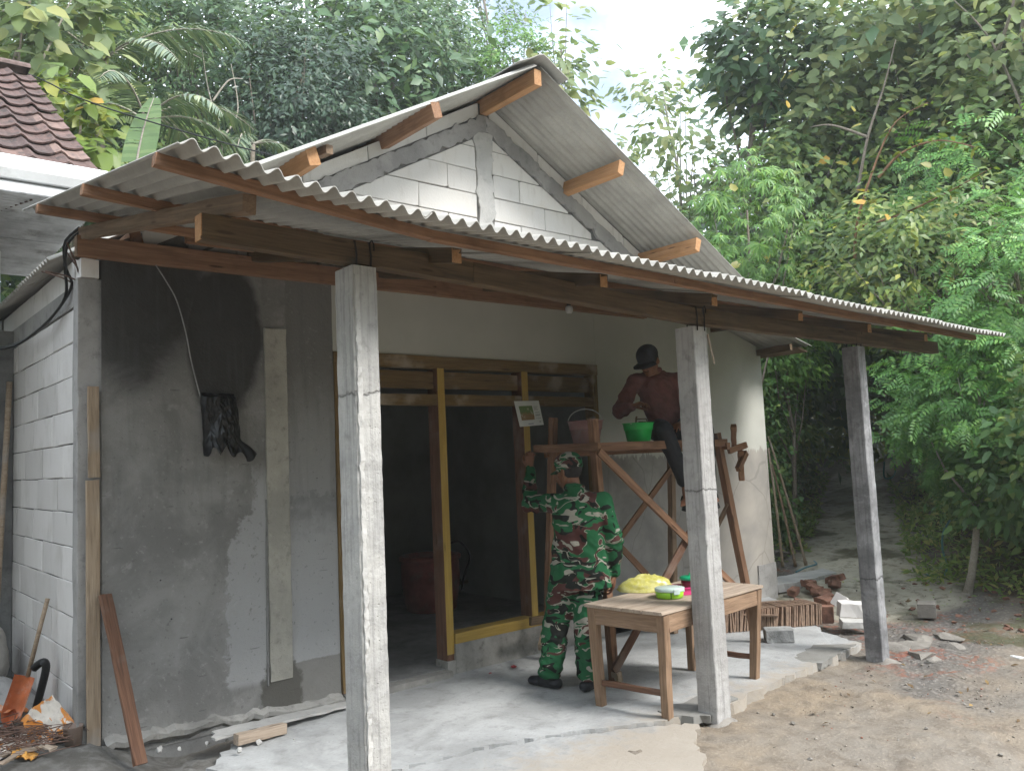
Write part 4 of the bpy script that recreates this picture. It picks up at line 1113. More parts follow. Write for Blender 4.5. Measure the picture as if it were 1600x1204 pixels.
frond_set('palm', 'low palm with two arching fronds right of the banana leaf', (2.35,6.3), 6.35, [(95,50,1.7),(115,28,1.6),(150,45,1.5),(60,35,1.5),(220,50,1.5),(300,45,1.5)], 5, stem_r=0.06)
frond_set('palm', 'small palm peeping over the left roof slope', (6.3,7.6), 6.7, [(200,60,1.3),(250,45,1.2),(150,40,1.2),(300,65,1.2),(90,55,1.2)], 7, stem_r=0.05)
frond_set('palm', 'shaded palm frond under the dark tree, above the porch sheets', (4.45,7.6), 6.9, [(130,20,1.3),(220,30,1.2),(80,45,1.2),(300,40,1.1)], 9, stem_r=0.05)

bn = thing('banana_plant', 'banana plant with one tall torn leaf beside the lime shrub', 'banana plant', (1.45,3.9,hz(1.45,3.9)))
q = MB(); q.tube([(1.45,3.9,-0.3),(1.44,3.88,2.4),(1.40,3.80,4.4)], [0.11,0.09,0.05], 10); q.build('trunk', m_bark_l, bn, IDM, True)
lm_ban = leaf_mat('banana_leaf', (0.131, 0.217, 0.087), (0.174, 0.275, 0.116), (0.232, 0.319, 0.131), 0.2, 0.35, 0.3, 0.5)
def banana_leaf(pts, wid, side, seed):
    r = random.Random(seed); P = [Vector(p) for p in pts]; n = 34; q = MB(); mid = []
    def bez(t):
        a = P[0].lerp(P[1], t); b = P[1].lerp(P[2], t); return a.lerp(b, t)
    sd_ = Vector(side).normalized(); V = []; F = []
    for sg in (-1, 1):
        for i in range(n):
            t0, t1 = i/n, (i+1)/n; tear = r.uniform(0, 0.018) if r.random() < 0.35 else 0.001
            w0 = wid*math.sin(math.pi*min(1, t0*0.93+0.04))**0.55; w1 = wid*math.sin(math.pi*min(1, t1*0.93+0.04))**0.55
            a, b = bez(t0+tear), bez(t1); dz = Vector((0, 0, -0.22)); b_ = len(V)
            o0 = sd_*sg*w0 + dz*w0*1.2 + (bez(t1)-bez(t0)).normalized()*w0*0.35; o1 = sd_*sg*w1 + dz*w1*1.2 + (bez(t1)-bez(t0)).normalized()*w1*0.35
            V += [tuple(a), tuple(b), tuple(b+o1*0.5+Vector((0,0,0.03*w1))), tuple(a+o0*0.5+Vector((0,0,0.03*w0))), tuple(b+o1), tuple(a+o0)]
            F += [(b_, b_+1, b_+2, b_+3), (b_+3, b_+2, b_+4, b_+5)]
    lf = obj('leaf', mesh('leaf', V, F), lm_ban, bn, IDM)
    q.tube([bez(i/8) for i in range(9)], [0.02*(1-0.8*i/8) for i in range(9)], 6); q.build('midrib', m_bark_l, lf, IDM, True)
banana_leaf([(1.40,3.80,4.35),(1.44,3.78,5.1),(1.62,3.74,5.62)], 0.17, (0.9,-0.45,0.1), 1)
banana_leaf([(1.40,3.80,4.30),(1.9,3.6,4.9),(2.5,3.2,4.5)], 0.20, (0.3,0.9,0.1), 2)
banana_leaf([(1.40,3.80,4.30),(1.1,4.3,5.0),(0.7,4.9,4.7)], 0.20, (0.9,0.4,0.1), 3)

# long arching stems and bare branches
def stems(name, label, lines, m, rad, cat, loc, leafm=None, seed=1, L=0.10):
    t = thing(name, label, cat, loc)
    r = np.random.default_rng(seed); pos = []
    q = MB()
    for ln in lines:
        P = [Vector(p) for p in ln]; pts = []
        for i in range(17):
            u = i/16*(len(P)-1); k = min(int(u), len(P)-2); w = u-k
            p0 = P[max(0, k-1)]; p1 = P[k]; p2 = P[k+1]; p3 = P[min(len(P)-1, k+2)]
            pts.append(0.5*((2*p1)+(p2-p0)*w+(2*p0-5*p1+4*p2-p3)*w*w+(3*p1-p0-3*p2+p3)*w**3))
        q.tube(pts, [rad*(1-0.75*i/16) for i in range(17)], 6)
        pos += [tuple(p) for p in pts[5:] for _ in range(3)]
    q.build('stem', m, t, IDM, True)
    if leafm:
        pos = np.array(pos); N = len(pos); n_ = nrmz(np.array([0,0,1.0])+r.normal(size=(N,3))*0.5); d = r.normal(size=(N,3)); d = nrmz(d - n_*(d*n_).sum(1, keepdims=True))
        v, f = leaf_arrays(pos + r.normal(size=(N,3))*0.03, d, n_, L*(0.7+0.6*r.random(N)), 0.5, True)
        obj('foliage', mesh('foliage', v, f), leafm, t, IDM)
m_stem = plain('brown_stem', (0.20, 0.11, 0.06), 0.7, 0.3)
stems('climbing_stem', 'long arching brown stem sweeping up over the yellow green shrub', [[(9.15,-0.25,3.9),(9.12,-0.34,4.38),(9.24,-0.6,5.14),(9.35,-0.84,5.59),(9.49,-1.19,5.75)], [(9.24,-0.6,4.9),(9.3,-0.9,5.15),(9.4,-1.3,5.2),(9.45,-1.7,5.0)], [(9.13,-0.4,4.3),(9.2,-0.9,4.35),(9.3,-1.4,4.5),(9.3,-1.9,4.65)]], m_stem, 0.022, 'stem', (9.15,-0.25,3.9), lm_lime, 3, 0.11)
stems('bare_branch', 'grey forked branch in front of the upper right leaves', [[(11.0,-1.75,5.5),(11.25,-1.71,5.87),(11.16,-1.41,7.01),(11.04,-1.05,7.69)], [(11.18,-1.5,6.8),(11.1,-1.75,7.3),(11.0,-1.9,7.8)]], m_bark, 0.03, 'branch', (11.0,-1.75,5.5))
stems('bare_branch', 'thin dark branch across the big round leaved tree', [[(10.6,0.35,5.2),(10.65,0.15,6.0),(10.75,-0.1,6.7),(10.7,-0.35,7.3)], [(10.65,0.15,6.0),(10.5,0.6,6.3),(10.4,0.9,6.35)]], m_bark, 0.028, 'branch', (10.6,0.35,5.2))
stems('dead_twigs', 'bare brown twigs hanging among the dark trees on the left', [[(4.0,7.9,6.2),(3.95,7.8,7.0),(3.7,7.7,7.8),(3.6,7.7,8.6)], [(3.95,7.8,7.0),(4.2,7.7,7.5),(4.1,7.7,8.3)], [(3.9,7.75,7.3),(3.4,7.6,7.5),(3.2,7.6,7.4)], [(4.0,7.8,6.6),(4.4,7.7,7.0),(4.7,7.7,7.0)], [(3.8,7.75,7.6),(4.05,7.7,8.0),(4.3,7.7,8.1)]], m_bark_l, 0.02, 'twigs', (4.0,7.9,6.2))
stems('bare_branch', 'pale diagonal stem rising behind the tiled roof', [[(0.95,6.9,6.3),(1.02,6.9,6.84),(1.25,6.85,7.5),(1.54,6.8,8.3)]], m_bark_l, 0.03, 'branch', (0.95,6.9,6.3))

# scattered yellowing leaves
r = np.random.default_rng(77); pos = []
for c, R, n in (((11.0,0.0,7.0),(1.6,1.6,1.3),14), ((9.4,-1.0,4.2),(1.0,1.0,0.7),14), ((1.2,5.3,5.7),(0.4,0.4,0.6),6), ((8.9,1.1,4.6),(0.6,0.6,0.8),5)):
    pos.append(np.array(c) + nrmz(r.normal(size=(n,3)))*np.array(R))
pos = np.concatenate(pos); N = len(pos); n_ = nrmz(r.normal(size=(N,3))+np.array([-0.5,-0.6,0.4])); d = r.normal(size=(N,3)); d = nrmz(d - n_*(d*n_).sum(1, keepdims=True))
v, f = leaf_arrays(pos, d, n_, 0.13+0.08*r.random(N), 0.7, True)
tag(obj('yellow_leaves', mesh('yellow_leaves', v, f), lm_yellow), kind='stuff')

# far wood as one mass, with an added unseen light screen behind the viewer ------------------------------------------
r = np.random.default_rng(5); P = []; 
def wood_clump(hd, dist, z, R, n, L):
    a = math.radians(hd); c = np.array([CAM.x+math.sin(a)*dist, CAM.y+math.cos(a)*dist, z])
    g_ = nrmz(r.normal(size=(n,3)))*(0.55+0.45*r.random((n,1)))*R*np.array([1,1,0.85])
    n_ = nrmz(np.array([-0.3,-0.4,0.7])+g_/R*0.5+r.normal(size=(n,3))*0.4); d = r.normal(size=(n,3))+np.array([0,0,-0.4]); d = nrmz(d - n_*(d*n_).sum(1, keepdims=True))
    return c+g_, d, n_, np.full(n, L)*(0.7+0.6*r.random(n))
sel = []
for i in range(860):
    hd = r.uniform(-60, 300)
    back = hd > 160  # added clumps out of view, dense to keep low sky off the porch
    if 62 < hd < 68: dist = r.uniform(30, 38)
    elif back: dist = r.uniform(11, 19)
    else: dist = r.uniform(19, 36)
    if hd < 36: zmax = 0.62*dist
    elif hd < 52: zmax = 0.25*dist
    elif hd < 60: zmax = 0.36*dist
    elif hd < 108: zmax = 0.55*dist
    elif hd < 160: zmax = 0.33*dist
    else: zmax = 0.85*dist
    a = math.radians(hd); zg = hz(CAM.x+math.sin(a)*dist, CAM.y+math.cos(a)*dist)
    z = r.uniform(min(zg, zmax*0.5), zmax)
    sel.append((hd, dist, z))
for i in range(300):
    hd = r.uniform(-4, 37); dist = r.uniform(17, 26); sel.append((hd, dist, r.uniform(4.0, 0.66*dist)))
for i in range(260):
    hd = r.uniform(51, 84); dist = r.uniform(15.5, 28); a = math.radians(hd)
    zt = (0.20 if hd < 55 else 0.33 if hd < 59 else 0.52)*dist
    x_, y_ = CAM.x+math.sin(a)*dist, CAM.y+math.cos(a)*dist
    z = r.uniform(0.3, zt) + 0.5
    if abs(seg_dist(x_, y_, 9.85, 0.42, *PD)) < 2.6: z = max(z, hz(x_, y_)+3.2)
    sel.append((hd, dist, z))
A_ = [wood_clump(hd, dist, z, r.uniform(1.3, 2.6), 110, 0.34) for hd, dist, z in sel]
v, f = leaf_arrays(np.concatenate([a[0] for a in A_]), np.concatenate([a[1] for a in A_]), np.concatenate([a[2] for a in A_]), np.concatenate([a[3] for a in A_]), 0.5)
tag(obj('far_wood_and_screen', mesh('far_wood_and_screen', v, f), lm_dark), kind='stuff')
# nearer undergrowth filling the slope under the trees
A_ = []
for i in range(380):
    hd = r.uniform(2, 78); dist = r.uniform(12.5, 24); a = math.radians(hd); x, y_ = CAM.x+math.sin(a)*dist, CAM.y+math.cos(a)*dist
    if abs(seg_dist(x, y_, 9.85, 0.42, *PD)) < 2.3: continue
    A_.append(wood_clump(hd, dist, hz(x, y_)+r.uniform(0.2, 3.2 if 36 < hd < 60 else 5.0), r.uniform(0.6, 1.3), 120, 0.2))
v, f = leaf_arrays(np.concatenate([a[0] for a in A_]), np.concatenate([a[1] for a in A_]), np.concatenate([a[2] for a in A_]), np.concatenate([a[3] for a in A_]), 0.46)
tag(obj('undergrowth', mesh('undergrowth', v, f), lm_mid), kind='stuff')

# ferns and creepers on the banks, weeds by the path, fallen leaves
xs = r.uniform(6.5, 18, 130000); ys = r.uniform(-7, 8, 130000)
Rv, Lv = g_right(xs, ys), g_left(xs, ys)
pv = np.abs(seg_dist(xs, ys, 9.85, 0.42, *PD))
nzv = fbm(xs*1.5, ys*1.5, 0, 3, 9)
keep = ((Rv > -0.12) & (Rv < 2.5) | (Lv > 0.0) & (Lv < 2.2) & (xs > 7.7) | (pv > 0.62) & (pv < 1.0) & (xs > 8.6) & (nzv > -0.05)) & (xs < 17) & (nzv > -0.16)
xs, ys = xs[keep][:36000], ys[keep][:36000]; N = len(xs)
zs = height(xs, ys); hgt = r.random(N)**1.5*0.30
pos = np.stack([xs, ys, zs+hgt*0.7], -1)
n_ = nrmz(np.array([-0.25,-0.35,0.8])+r.normal(size=(N,3))*0.45); d = r.normal(size=(N,3))+np.array([0,0,0.15]); d = nrmz(d - n_*(d*n_).sum(1, keepdims=True))
v, f = leaf_arrays(pos, d, n_, 0.05+0.10*r.random(N), 0.33)
tag(obj('bank_ferns', mesh('bank_ferns', v, f), lm_moss), kind='stuff')
xs = r.uniform(4.6, 9.5, 2600); ys = r.uniform(-4.6, 0.6, 2600)
wv = sstep(0.0, 0.25, fbm(xs*1.8, ys*1.8, 0, 4, 77)+0.05)*sstep(5.2, 6.2, xs+0.25*ys)
k_ = (r.random(2600) < wv*0.75) & ~((xs < 7.15) & (ys > -0.9))
xs, ys = xs[k_], ys[k_]; N = len(xs); pos = np.stack([xs, ys, height(xs, ys)+0.012], -1)
n_ = nrmz(np.array([0,0,1.0])+r.normal(size=(N,3))*0.35); d = r.normal(size=(N,3)); d = nrmz(d - n_*(d*n_).sum(1, keepdims=True))
v, f = leaf_arrays(pos, d, n_, 0.03+0.04*r.random(N), 0.4)
tag(obj('small_weeds', mesh('small_weeds', v, f), lm_moss), kind='stuff')
N = 700; xs = r.uniform(0, 10, N); ys = r.uniform(-5, 0.3, N); k_ = ~((ys > -2.1) & (xs < 5.7) & (xs > 0.5)) & (r.random(N) < sstep(2.5, 7, xs)); xs, ys = xs[k_], ys[k_]; N = len(xs)
pos = np.stack([xs, ys, height(xs, ys)+0.015], -1); n_ = nrmz(np.array([0,0,1.0])+r.normal(size=(N,3))*0.3); d = r.normal(size=(N,3)); d = nrmz(d - n_*(d*n_).sum(1, keepdims=True))
v, f = leaf_arrays(pos, d, n_, 0.035+0.05*r.random(N), 0.4)
tag(obj('fallen_leaves', mesh('fallen_leaves', v, f), lm_litter), kind='stuff')

# ------------------------------------------------------------------ neighbouring house
nb = thing('neighbour_house', 'neighbouring house with weathered brown clay tiled roof and white gutter at the left edge', 'house', (-2.0, 1.0, 0.0))
def mat_tile():
    g = G('clay_roof_tile'); v = g.co(); r = g.rnd()
    n = g.noise(g.co(True), 9, 5, 0.65); n2 = g.noise(g.co(True), 40, 3)
    c = g.ramp(r, [(0.0, (0.085, 0.062, 0.058)), (0.4, (0.125, 0.083, 0.074)), (0.8, (0.16, 0.105, 0.092)), (1.0, (0.23, 0.16, 0.135))])
    c = g.mix(g.range(n, 0.45, 0.68, 0, 0.8), c, (0.055, 0.048, 0.046))
    c = g.mix(g.range(n2, 0.55, 0.75, 0, 0.35), c, (0.30, 0.22, 0.18))
    return g.out(c, 0.9, g.bump(n2, 0.4, 0.004), 0.15)
m_tile = mat_tile()
PIT = math.radians(35)
ta = Vector((0, math.cos(PIT), math.sin(PIT))); tn = Vector((0, -math.sin(PIT), math.cos(PIT)))
tv = []; tf = []
nx_ = 10; 
for lay in (0, 1):
    for j in range(4):
        for i in range(nx_+1):
            u = i/nx_; x = (u-0.5)*0.245
            h = 0.040*math.exp(-((u-0.22)/0.15)**2) + 0.016*math.exp(-((u-0.97)/0.10)**2) - 0.008*math.sin(math.pi*u)
            h += (0.004 if j == 0 else 0)
            tv.append((x, (j/3-0.5)*0.30, h + 0.022*(0.5-j/3) + (0 if lay == 0 else -0.013)))
n = nx_+1
for j in range(3):
    for i in range(nx_):
        a = j*n+i; tf.append((a, a+1, a+n+1, a+n)); b = 4*n+a; tf.append((b, b+n, b+n+1, b+1))
for i in range(nx_): tf.append((i, 4*n+i, 4*n+i+1, i+1))
for j in range(3):
    a = j*n; tf.append((a, a+n, 4*n+a+n, 4*n+a)); a = j*n+nx_; tf.append((a, 4*n+a, 4*n+a+n, a+n))
tile_me = mesh('roof_tile', tv, tf, False)
RT = Matrix((Vector((1,0,0)), ta, tn)).transposed().to_4x4()
ER = Vector((0.36, 1.0, 3.725))
for r_ in range(11):
    for c_ in range(9):
        p = ER + ta*(0.10+0.262*r_) + Vector((-0.12 - 0.222*c_ + random.gauss(0, .003), 0, 0)) + tn*random.gauss(0.012, 0.002)
        Mx = RT.copy(); Mx.translation = p
        obj('roof_tile', tile_me, m_tile, nb, Mx @ Matrix.Rotation(random.gauss(0, 0.012), 4, 'Z'))
m_ridge = plain('ridge_clay', (0.12, 0.085, 0.075), 0.9, 0.35, 12, 0.3)
for c_ in range(5):
    q = MB(); V = []
    for xx in (-0.2, 0.2):
        for a in np.linspace(-1.4, 1.4, 9): V.append((xx, 0.12*math.sin(a), 0.10*math.cos(a) - 0.05 + 0.012*(xx > 0)))
    q.add(V, [(i, i+1, i+10, i+9) for i in range(8)] + [tuple(range(9)), tuple(reversed(range(9, 18)))])
    tp = ER + ta*2.98
    q.build('ridge_tile', m_ridge, nb, T(tp.x-0.20-0.37*c_, tp.y, tp.z+0.03))
q = MB(); q.add([tuple(ER+Vector((-0.02,0,-0.06))), tuple(ER+Vector((-6,0,-0.06))), tuple(ER+ta*3+Vector((-6,0,-0.06))), tuple(ER+ta*3+Vector((-0.02,0,-0.06))),
      tuple(ER+Vector((-0.02,0,-0.02))), tuple(ER+Vector((-6,0,-0.02))), tuple(ER+ta*3+Vector((-6,0,-0.02))), tuple(ER+ta*3+Vector((-0.02,0,-0.02)))],
      [(0,1,2,3),(7,6,5,4),(0,4,5,1),(1,5,6,2),(2,6,7,3),(3,7,4,0)])
q.build('roof_deck', w_dark, nb, IDM)
m_white = plain('stained_white_paint', (0.66, 0.66, 0.65), 0.7, 0.06, 4, 0.15, dirt=(0.30, 0.29, 0.27))
def sect(name, pts, x0, x1, m):
    q = MB(); n = len(pts)
    q.add([(x0, y, z) for y, z in pts] + [(x1, y, z) for y, z in pts], [(i, (i+1) % n, n+(i+1) % n, n+i) for i in range(n)] + [tuple(reversed(range(n))), tuple(range(n, 2*n))])
    return q.build(name, m, nb, IDM)
sect('gutter', [(0.86,3.545),(0.83,3.60),(0.83,3.685),(0.85,3.70),(0.99,3.70),(1.00,3.68),(0.99,3.545)], -6.0, 0.40, m_white)
sect('fascia', [(0.90,3.42),(0.885,3.43),(0.885,3.52),(0.90,3.535),(1.04,3.535),(1.04,3.42)], -6.0, 0.40, m_white)
m_zinc = plain('weathered_zinc', (0.48, 0.49, 0.50), 0.5, 0.2, 5, 0.1, dirt=(0.15, 0.14, 0.13), metal=0.3)
for j in range(4):
    corrugated('canopy_sheet', nb, lambda s_, t: (Vector((t, s_, 3.385-0.03*(s_-0.6))), Vector((0,0,1))), 0.62+0.55*j, 0.62+0.55*j+0.60, -4.5, 0.30, m_zinc, amp=0.014, nt=4, lift=0.006*(j % 2), per=6, pitch=0.055)
q = MB(); q.tube([(-0.30,1.30,3.365),(-0.20,1.0,3.37),(-0.10,0.72,3.37)], 0.006, 6); q.tube([(-0.42,1.2,3.365),(-0.33,0.95,3.37)], 0.006, 6); q.build('loose_rod', m_steel, nb, IDM)
q = MB(); q.box(-6.0, 2.06, -0.3, 0.024, 2.20, 2.69); q.build('yard_wall', m_conc_d, nb, IDM)
plank('post', nb, (-0.10, 2.12, 2.69), (-0.10, 2.12, 3.35), 0.07, 0.07, m_white, (1,0,0))
q = MB(); q.box(-6, 2.9, 0, 0.0, 3.05, 2.1); q.build('house_wall', m_white, nb, IDM)

# ------------------------------------------------------------------ small things about the house
def tube_thing(name, label, cat, lines, r, m, parts='strand', group=None, n=7):
    t = thing(name, label, cat, lines[0][0], group)
    for ln in lines:
        P = [Vector(p) for p in ln]; pts = []
        for i in range(25):
            u = i/24*(len(P)-1); k = min(int(u), len(P)-2); w = u-k
            p0 = P[max(0, k-1)]; p1 = P[k]; p2 = P[k+1]; p3 = P[min(len(P)-1, k+2)]
            pts.append(0.5*((2*p1)+(p2-p0)*w+(2*p0-5*p1+4*p2-p3)*w*w+(3*p1-p0-3*p2+p3)*w**3))
        q = MB(); q.tube(pts, r, n); q.build(parts, m, t, IDM, True)
    return t
tube_thing('cable', 'two black electric cables looping down the left wall corner', 'cable', [
    [(0.02,-0.02,3.02),(-0.04,0.08,2.94),(-0.02,0.14,2.80),(0.015,0.15,2.70),(-0.01,0.32,2.60),(-0.03,0.8,2.52),(-0.08,1.5,2.50),(-0.2,2.0,2.53)],
    [(0.03,-0.03,3.00),(-0.03,0.05,2.93),(-0.03,0.12,2.80),(-0.005,0.20,2.66),(-0.02,0.40,2.57),(-0.05,0.9,2.505),(-0.09,1.5,2.485),(-0.2,2.0,2.52)]], 0.009, m_black)
m_wlight = plain('grey_wire', (0.30, 0.30, 0.30), 0.5, 0.2)
tube_thing('wire', 'thin grey wire hanging from the eaves down the dark wet wall to the black plastic', 'wire', [[(0.455,-0.03,2.84),(0.52,-0.03,2.74),(0.585,-0.028,2.62),(0.640,-0.026,2.42),(0.668,-0.026,2.26),(0.70,-0.026,2.12),(0.735,-0.028,1.98)]], 0.0042, m_wlight)
tube_thing('overhead_wire', 'black overhead wire running from the tiled roof behind the porch roof', 'wire', [[(-2.5,6.6,7.3),(0.31,4.67,6.02),(0.95,4.17,5.62),(1.54,3.70,5.33),(2.50,2.93,4.93),(3.4,2.2,4.62)]], 0.008, m_black)

# black plastic sheet nailed to the wall
def plastic():
    nu, nv = 64, 72
    U, V = np.meshgrid(np.linspace(0, 1, nu), np.linspace(0, 1, nv), indexing='ij')
    wid = 0.225 + 0.03*V; x = 0.728 + 0.015*V + U*wid + 0.10*sstep(0.72, 1, V)*U**3 + 0.012*fbm(V*6, U*3, 0, 3, 2)
    zb = 0.385 + 0.05*fbm(U*6, 3.3, 0, 3, 5) + 0.03*np.sin(U*23+1) + 0.055*U**3
    z = 2.03 - V*zb + 0.02*fbm(U*4, V*4, 0, 3, 9)
    edge = np.sin(np.pi*np.clip(U, 0.0, 1.0))**0.35*sstep(0, 0.08, V)
    ridge = lambda a: 1 - np.abs(2*a)*2.2
    f1 = ridge(fbm(U*2.6+V*0.9, V*1.6, 0.3, 3, 12)); f2 = ridge(fbm(U*6-V*2, V*3.4, 1.3, 3, 13)); f3 = ridge(fbm(U*13+V*3, V*7, 2.3, 2, 14))
    y = -0.034 - edge*(0.035 + 0.030*f1 + 0.018*f2 + 0.008*f3) - 0.03*sstep(0.75, 1, V)*np.abs(np.sin(U*19))
    i = np.arange(nu*nv).reshape(nu, nv)
    q = np.stack([i[:-1,:-1], i[1:,:-1], i[1:,1:], i[:-1,1:]], -1).reshape(-1, 4)
    me = mesh('black_plastic', np.stack([x-0.85, np.minimum(y, -0.030), z-1.8], -1).reshape(-1, 3), q, True)
    o = obj('plastic_sheet', me, plain('black_plastic', (0.007, 0.007, 0.008), 0.3, 0.3, spec=0.4), None, T(0.85, 0, 1.8))
    tag(o, 'crumpled black plastic sheet fixed to the damp grey wall', 'plastic sheet')
plastic()
t = thing('light_bulb', 'small round white bulb holder under the red brown eaves beam', 'lamp', (4.05,-0.062,2.86))
q = MB(); q.lathe([(0.001,-0.05),(0.022,-0.047),(0.034,-0.03),(0.036,-0.01),(0.03,0.012),(0.018,0.02)], (4.05,-0.085,2.855), 20); q.build('bulb', plain('white_plastic', (0.62,0.62,0.6), 0.4, 0.05), t, IDM, True)
q = MB(); q.lathe([(0.018,0.018),(0.02,0.05),(0.001,0.052)], (4.05,-0.085,2.855), 16); q.build('holder', m_black, t, IDM, True)

# printed paper on the window post
t = thing('notice', 'white paper notice with a green brown photo, tacked to the window post', 'notice', (3.52,-0.05,1.9))
PA, PB, PC, PD_ = Vector((3.385,-0.035,2.005)), Vector((3.655,-0.05,2.012)), Vector((3.690,-0.065,1.800)), Vector((3.430,-0.045,1.785))
def pap(u, v, o=0.0):
    p = PA.lerp(PB, u).lerp(PD_.lerp(PC, u), v); n_ = (PB-PA).cross(PD_-PA).normalized(); s = -1 if n_.y > 0 else 1
    return p + n_*s*(o + 0.008*math.sin(math.pi*u)*math.sin(math.pi*v))
def paper_piece(name, u0, v0, u1, v1, o, th, m, par, n=6):
    V = []; F = []
    for lay in (0, 1):
        for i in range(n+1):
            for j in range(n+1): V.append(tuple(pap(u0+(u1-u0)*i/n, v0+(v1-v0)*j/n, o + (th if lay == 0 else 0))))
    k = n+1
    for i in range(n):
        for j in range(n):
            a = i*k+j; F.append((a, a+k, a+k+1, a+1)); b = k*k+a; F.append((b, b+1, b+k+1, b+k))
    for i in range(n):
        F += [(i, i+1, k*k+i+1, k*k+i), (n*k+i, k*k+n*k+i, k*k+n*k+i+1, n*k+i+1), (i*k, k*k+i*k, k*k+i*k+k, i*k+k), (i*k+n, i*k+k+n, k*k+i*k+k+n, k*k+i*k+n)]
    return obj(name, mesh(name, V, F), m, par, IDM)
pp = paper_piece('paper', 0, 0, 1, 1, 0, 0.001, plain('paper', (0.68, 0.69, 0.66), 0.6, 0.04), t)
g = G('printed_photo'); v_ = g.co(); n_ = g.noise(v_, 22, 4, 0.6, 0.6); zz = g.sep(v_)[2]
c_ = g.mix(g.range(g.m('ADD', zz, g.m('MULTIPLY', n_, 0.10)), 1.94, 1.96), (0.26, 0.16, 0.07), (0.13, 0.20, 0.06))
c_ = g.mix(g.range(n_, 0.55, 0.66, 0, 0.8), c_, (0.50, 0.46, 0.34)); c_ = g.mix(g.range(n_, 0.40, 0.30, 0, 0.7), c_, (0.06, 0.06, 0.03))
paper_piece('photo', 0.13, 0.20, 0.66, 0.76, 0.0014, 0.0005, g.out(c_, 0.4), pp)
m_ink = plain('ink', (0.10, 0.10, 0.10), 0.6, 0.2)
for (v0, u1) in ((0.235, 0.90), (0.30, 0.84), (0.355, 0.88), (0.47, 0.92), (0.56, 0.93), (0.60, 0.90), (0.71, 0.94)):
    paper_piece('text_line', 0.715, v0, u1, v0+(0.016 if v0 != 0.71 else 0.010), 0.0014, 0.0005, m_ink, pp, 2)
paper_piece('text_line', 0.36, 0.90, 0.58, 0.93, 0.0014, 0.0005, plain('blue_ink', (0.16, 0.17, 0.28), 0.6, 0.1), pp, 2)
paper_piece('text_line', 0.84, 0.84, 0.90, 0.87, 0.0014, 0.0005, m_ink, pp, 2)

# red plastic barrel and clutter indoors
m_barrel = plain('faded_red_plastic', (0.30, 0.085, 0.07), 0.6, 0.25, 6, 0.1, dirt=(0.22, 0.17, 0.15))
t = thing('barrel', 'dull red plastic barrel standing in the dark room', 'barrel', (4.0, 2.2, -0.07))
q = MB(); q.lathe([(0.001,0.0),(0.255,0.0),(0.27,0.02),(0.30,0.18),(0.318,0.36),(0.315,0.50),(0.30,0.545)], (4.0,2.2,-0.07), 32); q.build('body', m_barrel, t, IDM, True)
q = MB(); q.lathe([(0.300,0.535),(0.335,0.54),(0.338,0.575),(0.32,0.59),(0.29,0.585),(0.285,0.54)], (4.0,2.2,-0.07), 32); q.build('rim', m_barrel, t, IDM, True)
q = MB(); q.lathe([(0.001,0.0),(0.284,0.0)], (4.0,2.2,0.44), 32); q.build('contents', m_mortar, t, IDM)
tube_thing('hose', 'dark hose arching from the red barrel to the floor', 'hose', [[(3.98,2.1,0.55),(4.3,2.25,0.60),(4.6,2.45,0.58),(4.85,2.6,0.38),(5.02-0.2,2.7,0.14),(4.83,2.75,-0.02)]], 0.014, m_black)
r = random.Random(8)
for i in range(4):
    a = Vector((4.35+0.12*i, 2.6+0.12*i, -0.03+0.03*i)); d = Vector((r.uniform(.3,.5), r.uniform(-.2,.2), 0.04))
    tag(obj('wood_offcut', bar_mesh(d.length*2, 0.08, 0.03), w_dark, None, frame(a-d, a+d)[0]), 'dark board in the scrap pile on the indoor floor beyond the barrel', 'board', 'scrap boards indoors')

# reinforcing: leaning timber, offcut, crumbs
t = plank('leaning_board', None, (0.150,-0.052,0.835), (0.212,-0.500,-0.035), 0.072, 0.026, w_brown, (0.3,-1,0.4), seg=10)
tag(t, 'dark brown timber leaning on the damp grey wall by the left corner', 'board')
t = plank('wood_offcut', None, (0.775,-0.415,-0.062), (1.10,-0.372,-0.080), 0.055, 0.062, w_tabtop)
tag(t, 'short pale timber offcut lying at the foot of the grey wall', 'board')
t = slab_mesh([(0.66,-0.40),(0.78,-0.36),(1.15,-0.30),(1.62,-0.235),(1.66,-0.12),(1.2,-0.15),(0.7,-0.22)], lambda x, y: -0.030-0.055*(x-0.6), 0.014, 'plaster_slab', 0.05, 0.006, 3)
tag(obj('plaster_slab', t, m_conc_l), 'thin loose slab of set mortar propped along the foot of the wall', 'slab')
r = random.Random(17)
def rubble(name, label, cat, p, s, m, group=None, seed=1, flat=0.7, rot=None):
    rr_ = random.Random(seed); n = 14; pts = []
    import bmesh
    bm = bmesh.new()
    for i in range(n):
        v = Vector((rr_.gauss(0,1), rr_.gauss(0,1), rr_.gauss(0,1))).normalized()
        bm.verts.new((v.x*s[0], v.y*s[1], v.z*s[2]))
    bmesh.ops.convex_hull(bm, input=bm.verts)
    for v in [v for v in bm.verts if not v.link_faces]: bm.verts.remove(v)
    me = bpy.data.meshes.new(name); bm.to_mesh(me); bm.free()
    o = obj(name, me, m, None, T(*p) @ Matrix.Rotation(rot if rot is not None else rr_.uniform(0, 6), 4, 'Z'))
    if label: tag(o, label, cat, group)
    return o
for i in range(16):
    x, y = r.uniform(0.3, 1.5), r.uniform(-0.55, -0.22)
    rubble('mortar_crumb', 'grey mortar crumb on the wet ground at the foot of the grey wall', 'rubble', (x, y, -0.02-0.09*x), (r.uniform(.008,.022),)*3, m_conc_l, 'mortar crumbs below the grey wall', i+40)
